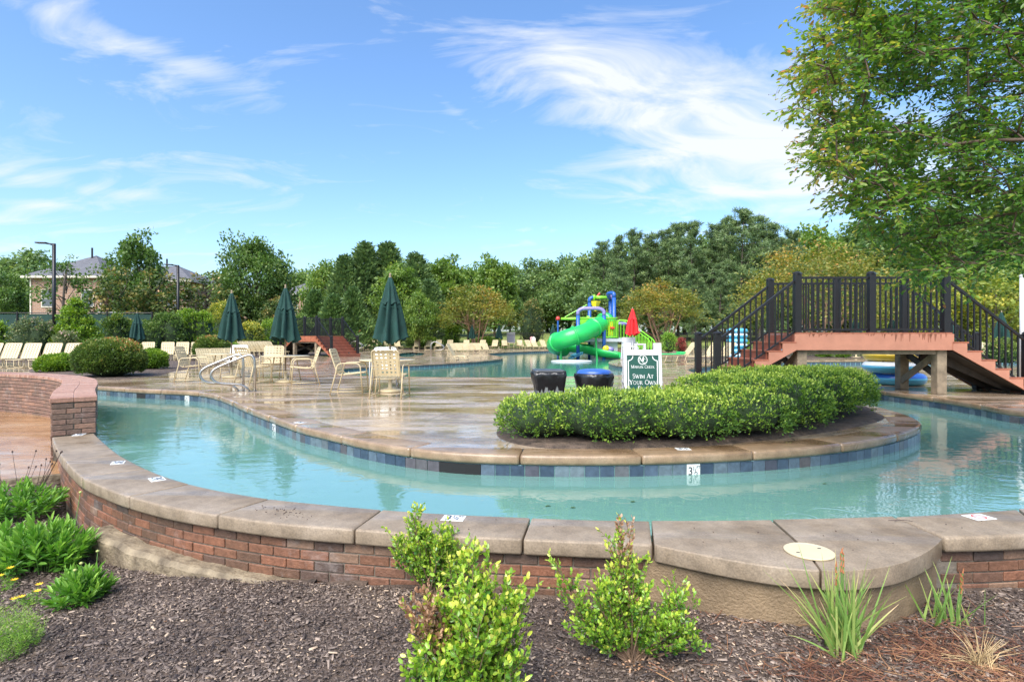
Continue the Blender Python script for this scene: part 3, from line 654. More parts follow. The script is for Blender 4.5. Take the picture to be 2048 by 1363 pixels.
# ================================================================ LETTERS
_txt = {}
def text_mesh(s, size, m, thick=.001):
    k = (s, size, m.name)
    if k in _txt: return _txt[k]
    cu = bpy.data.curves.new('lettering', 'FONT'); cu.body = s; cu.size = size; cu.align_x = 'CENTER'; cu.align_y = 'CENTER'; cu.extrude = thick; cu.resolution_u = 3
    o = bpy.data.objects.new('lettering', cu); COL.objects.link(o); bpy.context.view_layer.update()
    me = bpy.data.meshes.new_from_object(o.evaluated_get(bpy.context.evaluated_depsgraph_get())); me.materials.clear(); me.materials.append(m)
    bpy.data.objects.remove(o); _txt[k] = me; return me
def arc(cx, cy_, rx, ry, a0, a1, n=10): return [(cx + rx * math.cos(R(a0 + (a1 - a0) * i / n)), cy_ + ry * math.sin(R(a0 + (a1 - a0) * i / n))) for i in range(n + 1)]
TH, TN = .15, .06
GL = {  # roman capitals: (polyline, stroke width) list, serif spots, width
 'M': ([([(.1, 0), (.1, 1)], TN), ([(.1, 1), (.48, .08)], TH), ([(.48, .08), (.86, 1)], TN), ([(.86, 1), (.86, 0)], TH)], [(.1, 0), (.86, 0), (.06, 1), (.9, 1)], .98),
 'A': ([([(.06, 0), (.4, 1)], TN), ([(.4, 1), (.76, 0)], TH), ([(.19, .36), (.62, .36)], .05)], [(.06, 0), (.76, 0)], .84),
 'R': ([([(.15, 0), (.15, 1)], TH), ([(.15, .97)] + arc(.36, .745, .22, .225, 90, -90) + [(.15, .52)], .085), ([(.36, .52), (.72, 0)], .12)], [(.15, 0), (.72, 0), (.12, 1)], .76),
 'V': ([([(.05, 1), (.4, 0)], TH), ([(.4, 0), (.72, 1)], TN)], [(.05, 1), (.72, 1)], .78),
 'I': ([([(.17, 0), (.17, 1)], TH)], [(.17, 0), (.17, 1)], .34),
 'N': ([([(.1, 0), (.1, 1)], TN), ([(.1, 1), (.72, 0)], TH), ([(.72, 0), (.72, 1)], TN)], [(.1, 0), (.72, 1), (.06, 1)], .84),
 'C': ([(arc(.46, .5, .38, .47, 45, 315, 16), .11)], [], .82),
 'E': ([([(.14, 0), (.14, 1)], TH), ([(.14, .97), (.58, .97)], TN), ([(.14, .52), (.5, .52)], .05), ([(.14, .03), (.6, .03)], TN), ([(.57, 1), (.57, .85)], .05), ([(.59, 0), (.59, .16)], .05)], [(.12, 0), (.12, 1)], .68),
 'K': ([([(.14, 0), (.14, 1)], TH), ([(.16, .45), (.62, 1)], TN), ([(.3, .6), (.72, 0)], TH)], [(.14, 0), (.14, 1), (.62, 1), (.72, 0)], .78),
 'S': ([(arc(.32, .74, .22, .23, 35, 270, 10) + arc(.32, .27, .24, .24, 90, -145, 10), .10)], [], .62),
 'W': ([([(.05, 1), (.33, 0)], TH), ([(.33, 0), (.58, 1)], TN), ([(.5, 1), (.8, 0)], TH), ([(.8, 0), (1.08, 1)], TN)], [(.05, 1), (.54, 1), (1.08, 1)], 1.14),
 'T': ([([(.36, 0), (.36, 1)], TH), ([(.03, .97), (.69, .97)], TN), ([(.04, 1), (.04, .83)], .05), ([(.68, 1), (.68, .83)], .05)], [(.36, 0)], .72),
 'Y': ([([(.04, 1), (.37, .48)], TH), ([(.37, .48), (.7, 1)], TN), ([(.37, .5), (.37, 0)], TH)], [(.04, 1), (.7, 1), (.37, 0)], .74),
 'O': ([(arc(.48, .5, .4, .47, 0, 360, 22), .11)], [], .96),
 'U': ([([(.14, 1), (.14, .35)] + arc(.42, .35, .28, .32, 180, 360, 10) + [(.7, 1)], .10)], [(.14, 1), (.7, 1)], .84)}
def glyph(b, ch, x, y, h, yoff):
    strokes, ser, wd = GL[ch]; k = h
    for pl, sw in strokes:
        for p, q in zip(pl, pl[1:]):
            d = Vector((q[0] - p[0], q[1] - p[1])); 
            if d.length < 1e-6: continue
            d.normalize(); n = Vector((-d.y, d.x)) * sw / 2; e = d * sw * .2
            pts = [(p[0] - e.x + n.x, p[1] - e.y + n.y), (p[0] - e.x - n.x, p[1] - e.y - n.y), (q[0] + e.x - n.x, q[1] + e.y - n.y), (q[0] + e.x + n.x, q[1] + e.y + n.y)]
            b.add([(x + a * k, yoff, y + c * k) for a, c in pts], [(0, 1, 2, 3)])
    for sx, sy in ser:
        s0, s1 = (0, .05) if sy < .5 else (.95, 1)
        b.add([(x + (sx - .13) * k, yoff, y + s0 * k), (x + (sx + .13) * k, yoff, y + s0 * k), (x + (sx + .13) * k, yoff, y + s1 * k), (x + (sx - .13) * k, yoff, y + s1 * k)], [(0, 1, 2, 3)])
    return wd * k
def smallcaps(b, s, cx, y, h, yoff):     # first letters of words taller
    def hh(i): return h if i == 0 or s[i - 1] == ' ' else h * .78
    W = sum(.42 * h if c == ' ' else GL[c][2] * hh(i) + .05 * h for i, c in enumerate(s)); x = cx - W / 2
    for i, c in enumerate(s):
        if c == ' ': x += .42 * h; continue
        x += glyph(b, c, x, y, hh(i), yoff) + .05 * h

# depth figures on the waterline tiles and on the coping
def depth_text(parent, wd, flat, m='ink', unit_='FT'):
    for s, size, x, z in (('3', wd * .78, -.24 * wd, 0), ('1', wd * .42, .0, .17 * wd), ('/', wd * .5, .10 * wd, -.02 * wd), ('2', wd * .42, .2 * wd, -.2 * wd), (unit_, wd * .26, .33 * wd, .26 * wd)):
        o = obj('numeral', text_mesh(s, size, M[m]), parent)
        if flat: o.location = (x, z * .72, .003)
        else: o.location = (x, -.0105, z); o.rotation_euler = (R(90), 0, 0)
for o in white_slots: depth_text(o, TL, False)
plate_me = bevel_mesh(MB().box((0, 0, 0), (.15, .11, .004)).mesh('depth_marker', M['white_tile']), .0015)
def marker(px, py, rz, par, z=.0, blank=False, m='blue_ink', sc=1):
    x, y = G(px, py); o = obj('depth_marker', plate_me, par, (x, y, z + .002), rz); o.scale = (sc, sc, 1)
    if not blank: depth_text(o, .145, True, m)
    return o
marker(236, 925, R(-62), wall); marker(314, 958, R(-48), wall); marker(158, 869, R(-70), wall)
marker(907, 1036, R(-8), wall)
nd = marker(1958, 1034, R(12), wall, blank=True, sc=1.05)
MB().lathe([(.036, 0), (.042, 0), (.042, .002), (.036, .002), (.036, 0)], 24, cap=False).build('no_diving_ring', M['red_ink'], nd, False, (0, 0, .0025))
MB().bar((-.028, .028, .003), (.028, -.028, .003), .006, .002).build('no_diving_bar', M['red_ink'], nd)
mk2 = marker(1366, 899, R(2), basin_near, .009)
marker(600, 846, R(-34), basin_near, .009)

# ================================================================ FOOTBRIDGES
def footbridge(name, label, loc, rz, span=3.05, width=1.5, hgt=1.3, run=.29, cat='footbridge', n_mid=(.5,), fascia_m='salmon', tread_m='tread', right_n=7, bw=.028):
    t = thing(name, label, cat, loc, rz); nst = 7; rise = hgt / nst; rt = 1.17
    postw = .135
    def post(x, y, z0, z1, nm='post'):
        b = MB().box((x, y, (z0 + z1) / 2), (postw, postw, z1 - z0)); o = b.build(nm, M['black_metal'], t); bevel_mesh(o.data, .006)
        MB().lathe([(.105, z1 + .001), (.105, z1 + .025), (.07, z1 + .045), (0.0, z1 + .06)], 4, (x, y, 0), None, False).build('post_cap', M['black_metal'], o)
    bal = {}
    def baluster(x, y, z0, z1):
        k = round(z1 - z0, 3)
        if k not in bal: bal[k] = MB().box((0, 0, (z1 - z0) / 2), (bw, bw, z1 - z0)).mesh('baluster', M['black_metal'])
        obj('baluster', bal[k], t, (x, y, z0))
    for y in (.09, width - .09):
        xs = [.07] + [span * q for q in n_mid] + [span - .07]
        for x in xs: post(x, y, hgt + .003, hgt + rt + .08)
        for a, c in zip(xs, xs[1:]):
            MB().box(((a + c) / 2, y, hgt + rt), (c - a - postw, .055, .045)).build('top_rail', M['black_metal'], t)
            MB().box(((a + c) / 2, y, hgt + .075), (c - a - postw, .04, .035)).build('bottom_rail', M['black_metal'], t)
            k = int((c - a - postw) / .125)
            for i in range(1, k + 1): baluster(a + postw / 2 + (c - a - postw) * i / (k + 1), y, hgt + .09, hgt + rt - .02)
        for sgn, x0 in ((-1, .07), (1, span - .07)):          # stair rails and newels
            L = run * 6 - .05; xe = x0 + sgn * L
            post(xe, y, .003, 1.28, 'newel_post')
            a, c = Vector((x0 + sgn * .07, y, hgt + rt - .08)), Vector((xe - sgn * .05, y, 1.16)); MB().bar(a, c, .055, .05).build('stair_rail', M['black_metal'], t)
            a2, c2 = Vector((x0 + sgn * .07, y, hgt + .02)), Vector((xe - sgn * .05, y, .22)); MB().bar(a2, c2, .035, .035).build('stair_bottom_rail', M['black_metal'], t)
            k = 11
            for i in range(1, k + 1):
                f = i / (k + 1); p = a.lerp(c, f); q = a2.lerp(c2, f); baluster(p.x, y, round(q.z, 3), round(q.z + (p.z - q.z), 3))
    # fascia boards and deck planks
    for y in (.0, width): 
        o = MB().box((span / 2, y, hgt - .19), (span + .06, .03, .34)).build('fascia', M[fascia_m], t)
        if y == 0:
            for i in range(30):
                xx = rnd.uniform(.1, span - .1); l = rnd.uniform(.03, .16) * (1.2 if xx > span * .45 else .5); MB().add([(xx - .012, y - .0165, hgt - .022), (xx + rnd.uniform(.01, .05), y - .0165, hgt - .022), (xx + .004, y - .0165, hgt - .022 - l), (xx - .004, y - .0165, hgt - .022 - l * .9)], [(3, 2, 1, 0)]).build('rust_drip', M['stain'], o)
    for x in (0.0, span): MB().box((x + (.02 if x == 0 else -.02), width / 2, hgt - .19), (.03, width - .035, .33)).build('end_fascia', M[fascia_m], t)
    k = int(span / .145)
    pl = MB().box((0, 0, 0), (span / k - .008, width + .02, .028)).mesh('deck_plank', M[tread_m])
    for i in range(k): obj('deck_plank', pl, t, ((i + .5) * span / k, width / 2, hgt - .004))
    # stairs
    for sgn, x0 in ((-1, 0), (1, span)):
        tm = MB().box((0, 0, 0), (run + .035, width + .06, .035)).mesh('tread', M[tread_m]); rm = MB().box((0, 0, 0), (.022, width - .05, rise - .036)).mesh('riser', M['riser'])
        for i in range(1, nst):
            z = hgt - i * rise; xc = x0 + sgn * (run * (i - .5) + .02)
            obj('tread', tm, t, (xc, width / 2, z - .017)); obj('riser', rm, t, (x0 + sgn * (run * (i - 1) + .015), width / 2, z + rise / 2 - .018))
        obj('riser', rm, t, (x0 + sgn * (run * 6 + .015), width / 2, rise / 2 - .016))
        for y in (-.012, width + .012):                       # saw-tooth stringers
            top = []
            for i in range(1, nst): top += [(x0 + sgn * run * (i - 1), hgt - i * rise - .037), (x0 + sgn * run * i, hgt - i * rise - .037)]
            poly = [(x0, hgt - .36)] + top + [(x0 + sgn * run * 6, .004), (x0 + sgn * run * 5.75, .004)]
            b = MB(); n = len(poly)
            b.add([(x, y - .018, z) for x, z in poly] + [(x, y + .018, z) for x, z in poly], [tuple(range(n)), tuple(range(2 * n - 1, n - 1, -1))] + [(i, n + i, n + (i + 1) % n, (i + 1) % n) for i in range(n)])
            b.build('stringer', M[fascia_m], t)
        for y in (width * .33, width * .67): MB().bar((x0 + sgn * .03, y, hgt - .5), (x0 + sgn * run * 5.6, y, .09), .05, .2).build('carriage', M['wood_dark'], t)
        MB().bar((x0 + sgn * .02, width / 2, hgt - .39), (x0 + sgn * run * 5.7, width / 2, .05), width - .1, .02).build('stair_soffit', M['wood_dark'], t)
    # timber frame below
    sup = {}
    for x in (.16, span - .16):
        for y in (.16, width - .16):
            o = MB().box((x, y, (hgt - .36) / 2 + .002), (.2, .2, hgt - .365)).build('support_post', M['wood'], t); bevel_mesh(o.data, .008)
        MB().bar((x - .06, .12, hgt - .42), (x - .06, width - .1, .12), .045, .14).build('brace', M['wood'], t)
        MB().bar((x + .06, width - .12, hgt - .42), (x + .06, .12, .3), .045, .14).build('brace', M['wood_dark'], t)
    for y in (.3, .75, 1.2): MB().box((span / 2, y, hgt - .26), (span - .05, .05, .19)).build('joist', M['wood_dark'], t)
    MB().box((span / 2, .12, hgt - .40), (span - .1, .06, .1)).build('beam', M['wood'], t)
    return t
footbridge('footbridge', 'near salmon footbridge with black railings over the pool channel', (xat(1592, 12), 12.0, 0), R(-1.0), span=3.25)
footbridge('footbridge', 'far red footbridge with black railings behind the parasol tables', (-14.8, 38.2, 0), R(-40), span=3.0, width=2.1, fascia_m='tread', bw=.022)

# ================================================================ PATIO FURNITURE
def webbing(b, o, ux, uy, wd, ht, nx, ny, sw, sag=0.0, nrm=None):
    """basket weave of straps across a frame: o corner, ux/uy unit axes"""
    o, ux, uy = Vector(o), Vector(ux), Vector(uy); n = ux.cross(uy).normalized()
    def P(a, c): return o + ux * a + uy * c - n * (sag * 4 * (a / wd) * (1 - a / wd))
    for j in range(ny):
        c = ht * (j + .5) / ny
        for i in range(6):
            a0, a1 = wd * i / 6, wd * (i + 1) / 6; lift = n * .004
            b.add([P(a0, c - sw / 2) + lift, P(a1, c - sw / 2) + lift, P(a1, c + sw / 2) + lift, P(a0, c + sw / 2) + lift], [(0, 1, 2, 3)])
    for i in range(nx):
        a = wd * (i + .5) / nx
        b.add([P(a - sw / 2, 0), P(a + sw / 2, 0), P(a + sw / 2, ht), P(a - sw / 2, ht)], [(0, 1, 2, 3)])
def rounded(pts, r=.06, n=4):
    out = []
    for i, p in enumerate(pts):
        p = Vector(p)
        if i in (0, len(pts) - 1): out.append(p); continue
        a, c = (Vector(pts[i - 1]) - p), (Vector(pts[i + 1]) - p); ra = min(r, a.length * .45); rc = min(r, c.length * .45)
        p0, p1 = p + a.normalized() * ra, p + c.normalized() * rc
        for k in range(n + 1):
            f = k / n; out.append(p0 * (1 - f) ** 2 + p * 2 * f * (1 - f) + p1 * f * f)
    return out
def make_chair(white=False):             # faces local -y; origin on the ground
    t = thing('patio_chair', 'proto', 'chair'); fm, sm = M['white'] if white else M['cream'], M['white_strap'] if white else M['strap']
    W = .56; r = .0125
    for s in (-1, 1):
        x = s * W / 2
        MB().tube(rounded([(x, .34, .0), (x, .23, .42), (x * .98, .2, .62), (x, -.22, .62), (x, -.27, .02)], .09), r, 6).build('arm_and_leg', fm, t, True)
        MB().tube([(x, .31, .06), (x, -.265, .06)], r * .8, 6).build('runner', fm, t, True)
    MB().tube(rounded([(-.24, -.26, .43), (-.24, .2, .385), (-.24, .36, .9), (.24, .36, .9), (.24, .2, .385), (.24, -.26, .43), (-.23, -.265, .43)], .07), r, 6).build('seat_frame', fm, t, True)
    for s in (-1, 1): MB().tube([(s * .24, .1, .39), (s * W / 2, .12, .42)], r * .8, 6).build('bracket', fm, t)
    b = MB(); webbing(b, (-.235, -.25, .435), (1, 0, 0), Vector((0, .45, -.045)).normalized(), .47, .45, 6, 6, .046, .03); b.build('seat_webbing', sm, t)
    b = MB(); webbing(b, (-.235, .205, .41), (1, 0, 0), Vector((0, .155, .5)).normalized(), .47, .5, 6, 7, .044, -.02); b.build('back_webbing', sm, t)
    return t
def make_table():
    t = thing('patio_table', 'proto', 'table')
    MB().lathe([(.0, .685), (.56, .685), (.61, .69), (.615, .705), (.6, .715), (0, .712)], 36, cap=False).build('tabletop', M['cream'], t, True)
    for k in range(4):
        a = R(45 + 90 * k); c, s = math.cos(a), math.sin(a); MB().tube(rounded([(c * .3, s * .3, .69), (c * .34, s * .34, .45), (c * .43, s * .43, .0)], .1), .016, 6).build('leg', M['cream'], t, True)
    MB().tube([(math.cos(R(a)) * .36, math.sin(R(a)) * .36, .3) for a in range(0, 360, 20)], .009, 6, True).build('leg_ring', M['cream'], t)
    return t
def make_umbrella(fab='green_fabric', htop=2.56, base=True, name='patio_umbrella', cat='parasol'):
    t = thing(name, 'proto', cat); seed = rnd.random() * 9
    MB().tube([(0, 0, .02), (0, 0, htop - .02)], .021, 10).build('pole', M['wood'] if base else M['white'], t)
    MB().lathe([(0.0, htop + .085), (.02, htop + .075), (.026, htop + .05), (.018, htop + .02), (.032, htop + .0), (.03, htop - .03)][::-1], 12, cap=False).build('finial', M['wood'], t, True)
    if base: MB().lathe([(.0, .0), (.27, .0), (.275, .02), (.25, .05), (.06, .075), (.045, .09), (.04, .3), (.028, .3), (.028, .09)], 24, cap=False).build('base', M['cream'], t, True)
    def pleats(z, a): return 1 + .3 * math.cos(8 * a + seed + .6 * math.sin(z * 2.2)) + .09 * math.sin(5 * a + seed * 2 + z * 3) + .05 * math.sin(13 * a + z * 4)
    zb = htop - 1.42; prof = []
    for i in range(16):
        f = i / 15; z = zb + (htop - .5 - zb) * f; prof.append((.155 * (1 - f) ** .8 + .15 + (.015 if i < 2 else 0), z))
    prof += [(.13, htop - .42), (.085, htop - .2)]
    b = MB(); b.lathe(prof, 72, fr=lambda j, a: pleats(prof[j][1], a) * (1 + .05 * math.sin(3 * a + seed) * (1 - j / 17)), cap=False)
    for i, q in enumerate(b.v):
        if i < 72: a = 2 * math.pi * i / 72; b.v[i] = (q[0], q[1], q[2] + .05 * math.cos(8 * a + seed) + .05 * math.sin(2 * a + seed))
    b.build('canopy', M[fab], t, True)
    pv = [(.205, htop - .60), (.188, htop - .575), (.15, htop - .46), (.115, htop - .3), (.075, htop - .14), (.035, htop - .02), (.0, htop)]
    b = MB(); b.lathe(pv, 72, fr=lambda j, a: 1 + .13 * math.cos(8 * a + seed) * (1 if j < 5 else .5) + .05 * math.sin(13 * a), cap=False)
    for i, q in enumerate(b.v):
        if i < 72: a = 2 * math.pi * i / 72; b.v[i] = (q[0], q[1], q[2] + .025 * math.cos(8 * a + seed))
    b.build('vent_canopy', M[fab], t, True)
    MB().tube([(.2 * math.cos(R(a)), .2 * math.sin(R(a)), htop - .69 + .01 * math.sin(R(a * 3))) for a in range(0, 360, 15)], .008, 5, True).build('tie_strap', M[fab], t)
    return t
def make_lounger(low=False):             # head at +y, feet towards -y
    t = thing('pool_lounger' if not low else 'sand_chair', 'proto', 'lounger' if not low else 'chair'); fm, sm = M['cream'], M['strap']; r = .014
    W, zs = .57, (.33 if not low else .2); L = 1.28 if not low else .62; bl = .82 if not low else .66; ba = R(51 if not low else 58); yb = L / 2
    by, bz = math.cos(ba), math.sin(ba)
    MB().tube(rounded([(-W / 2, yb, zs), (-W / 2, -L / 2, zs), (W / 2, -L / 2, zs), (W / 2, yb, zs)], .08), r, 6).build('seat_frame', fm, t, True)
    MB().tube(rounded([(-W / 2, yb, zs), (-W / 2, yb + by * bl, zs + bz * bl), (W / 2, yb + by * bl, zs + bz * bl), (W / 2, yb, zs)], .08), r, 6).build('back_frame', fm, t, True)
    for y in ((-L * .36, L * .1, L * .44) if not low else (-L * .36, L * .42)):
        MB().tube(rounded([(-W / 2, y, zs), (-W / 2 + .02, y - .09, .012), (W / 2 - .02, y - .09, .012), (W / 2, y, zs)], .08), r, 6).build('leg', fm, t, True)
    for s in (-1, 1): MB().tube([(s * W / 2, yb + by * .45, zs + bz * .45), (s * W / 2, yb + .32, zs if not low else .02)], r * .8, 5).build('back_stay', fm, t)
    if not low: MB().tube(rounded([(-W / 2, yb, zs), (-W / 2, yb + .36, zs), (-W / 2, yb + .42, .012), (W / 2, yb + .42, .012), (W / 2, yb + .36, zs), (W / 2, yb, zs)], .07), r, 6).build('rear_frame', fm, t, True)
    b = MB(); webbing(b, (-W / 2, -L / 2, zs + .004), (1, 0, 0), (0, 1, 0), W, L, 6, 12 if not low else 6, .058, .03); b.build('seat_webbing', sm, t)
    b = MB(); webbing(b, (-W / 2, yb + .01, zs + .01), (1, 0, 0), (0, by, bz), W, bl, 6, 8, .058, .0); b.build('back_webbing', sm, t)
    return t

chair0, chairw, table0 = make_chair(), make_chair(True), make_table()
umb0, lng0, low0 = make_umbrella(), make_lounger(), make_lounger(True)
USED = set()
def place(p, loc, deg, label, group=None, scale=None):
    if p.name not in USED:
        KID[p.name] = [(k, kids(k)) for k in kids(p)]
        USED.add(p.name); p.location = loc; p.rotation_euler = (0, 0, R(deg)); p['label'] = label
        if group: p['group'] = group
        if scale: p.scale = scale
        return p
    return copy_tree(p, loc, R(deg), label, group, scale)
def at(px, d): return (xat(px, d), d, 0)
GC, GU, GT = 'strap chairs around the parasol tables', 'closed green parasols', 'parasol tables on the deck'
TA, TB, TC = at(775, 12.7), at(571, 15.4), at(452, 17.2)
place(umb0, (TA[0] + .06, TA[1], 0), 10, 'tallest closed green parasol, through the nearest table by the pool channel', GU)
place(umb0, TB, 70, 'closed green parasol in the middle of the three big ones, before the far footbridge', GU)
place(umb0, (TC[0] + .17, TC[1], 0), 200, 'leftmost of the three big closed green parasols, behind the steel handrail', GU)
place(table0, TA, 20, 'round cream table under the tallest parasol', GT); place(table0, TB, 0, 'round cream table with the middle big parasol through it', GT); place(table0, TC, 50, 'round cream table behind the steel handrail', GT)
place(chair0, at(703, 12.3), 93, 'cream strap chair seen side-on, left of the nearest table', GC, (1.12, 1.12, 1.06))
place(chair0, at(781, 11.5), 176, 'cream strap chair with its back to us before the nearest table', GC, (1.12, 1.12, 1.06))
place(chairw, at(768, 13.9), 8, 'white strap chair behind the nearest table', GC, (1.12, 1.12, 1.06))
place(chair0, at(509, 14.9), 150, 'cream strap chair with rounded back turned to us, just right of the steel handrail', GC, (1.12, 1.12, 1.06))
place(chair0, at(545, 16.9), 15, 'cream strap chair facing us behind the middle table', GC, (1.12, 1.12, 1.06))
place(chair0, at(606, 14.6), -65, 'cream strap chair facing left at the right of the middle table', GC, (1.12, 1.12, 1.06))
place(chair0, at(388, 15.6), 95, 'cream strap chair seen side-on at the far left of the tables', GC, (1.12, 1.12, 1.06))
place(chairw, at(470, 18.6), 5, 'white strap chair behind the table by the steel handrail', GC, (1.12, 1.12, 1.06))
# loungers
ORD = ['first', 'second', 'third', 'fourth', 'fifth', 'sixth', 'seventh', 'eighth', 'ninth', 'tenth', 'eleventh', 'twelfth', 'thirteenth', 'fourteenth']
GLr = 'cream strap loungers round the pools'
for i, px in enumerate((-44, 0, 45, 92, 138)): place(lng0, (xat(px, 23.6) + .5, 23.2 - i * .12, 0), 20, f'cream lounger before the green windscreen, {ORD[i]} from the left', GLr)
for i, px in enumerate((288, 328, 358, 388)): place(lng0, (xat(px, 29.5) + .4, 29.0, 0), 26, f'cream lounger between the clipped globe shrubs, {ORD[i]} from the left', GLr)
for i, px in enumerate((484, 496, 508, 520, 532, 544)): place(lng0, (xat(px, 36) + .5, 36.4 - i * .1, 0), 62, f'steeply raised cream lounger left of the far footbridge, {ORD[i]} from the left', GLr)
for i, px in enumerate((404, 421, 437, 449)): place(low0, (xat(px, 22.5) + .3, 22.6 + i * .5, 0), 55, f'low cream sand chair behind the left table, {ORD[i]} from the left', GLr)
for i, (px, dg) in enumerate(((742, 35), (760, 35), (781, 30), (800, 25), (834, 4), (857, 2), (876, 0), (898, -3), (932, 0), (963, -6), (986, -12))): place(lng0, (xat(px, 58), 57.6, 0), dg, f'cream lounger in the far row right of the far footbridge, {ORD[i]} from the left', GLr)
for i, px in enumerate((914, 924, 936, 948, 960, 975)): place(low0, (xat(px, 46) , 46 + i * .25, 0), 35, f'low cream sand chair facing the far pool end, {ORD[i]} from the left', GLr)
place(low0, at(922, 30.5), 80, 'lone low cream sand chair on the deck peninsula', GLr, (1.12, 1.12, 1.12))
for i, (px, dg) in enumerate(((1050, 30), (1066, 30), (1078, 30), (1096, 30))): place(lng0, (xat(px, 56), 56, 0), dg, f'cream lounger before the lawn left of the green slide, {ORD[i]} from the left', GLr)
place(chair0, at(1011, 56), 20, 'small far cream chair at the left of a table before the fence', GC); place(chair0, at(1036, 56.5), -30, 'small far cream chair at the right of a table before the fence', GC); place(table0, at(1022, 57), 0, 'small far cream table before the fence', GT)
place(lng0, (xat(1346, 28), 28, 0), -80, 'cream lounger with a bright green float on it, right of the sign', GLr)
for i, px in enumerate((1398, 1428)): place(lng0, (xat(px, 26.5), 26.5, 0), -62, f'cream lounger seen through the left stair railing, {ORD[i]} from the left', GLr)
for i, px in enumerate((1958, 1986)): place(lng0, (xat(px, 27), 27, 0), -55, f'cream lounger seen through the right stair railing, {ORD[i]} from the left', GLr)
place(chair0, at(1262, 40), 10, 'cream chair behind the red parasol', GC)
for px, d, lab in ((274, 31, 'closed dark parasol behind the big globe shrub at the left'), (418, 40, 'small closed green parasol above the second globe shrub'), (944, 59.5, 'far closed parasol just left of the myrtle trunk'), (998, 59.5, 'far closed parasol just right of the myrtle trunk'),
                   (1712, 34, 'far closed parasol seen through the middle of the near footbridge railing'), (1784, 36, 'far closed parasol seen through the right part of the footbridge railing'), (1898, 33, 'closed parasol just right of the last footbridge post'), (2003, 30, 'closed parasol seen through the right stair railing'), (1106, 57, 'far closed dark parasol left of the play tower')):
    place(umb0, at(px, d), rnd.uniform(0, 360), lab, GU)

# steel handrail at the pool steps
hr = thing('pool_handrail', 'brushed steel figure-four pool handrail on the coping at left', 'handrail', (*G(478, 781), 0))
for dxx in (0.0, .34):
    x0, y0 = dxx - .12, dxx * -.55
    pts = rounded([(x0 + .22, y0, 0), (x0 + .22, y0 + .0, .73), (x0 + .12, y0, .84), (x0 - .55, y0 - .28, .52), (x0 - .62, y0 - .3, .36), (x0 - .5, y0 - .27, .2), (x0 - .02, y0 - .06, .16), (x0 + .12, y0 - .02, .0)], .17, 6)
    MB().tube(pts, .027, 12).build('rail', M['steel'], hr, True)
    for q in ((x0 + .22, y0), (x0 + .12, y0 - .02)): MB().lathe([(.05, .009), (.05, .016), (.03, .022)], 16, (*q, 0)).build('flange', M['steel'], hr)
for px, py, lab in ((706, 703, 'thin pale pool handrail behind the tallest parasol'), (866, 708, 'thin pale pool handrail at the small far pool')):
    x, y = G(px, py); q = thing('pool_handrail', lab, 'handrail', (x, y, 0))
    for dyy in (0, .5): MB().tube(rounded([(-.2, dyy, 0), (-.2, dyy, .75), (.1, dyy, .95), (.75, dyy, .6), (.75, dyy, .35), (.1, dyy, .25)], .18), .024, 8).build('rail', M['steel'], q, True)

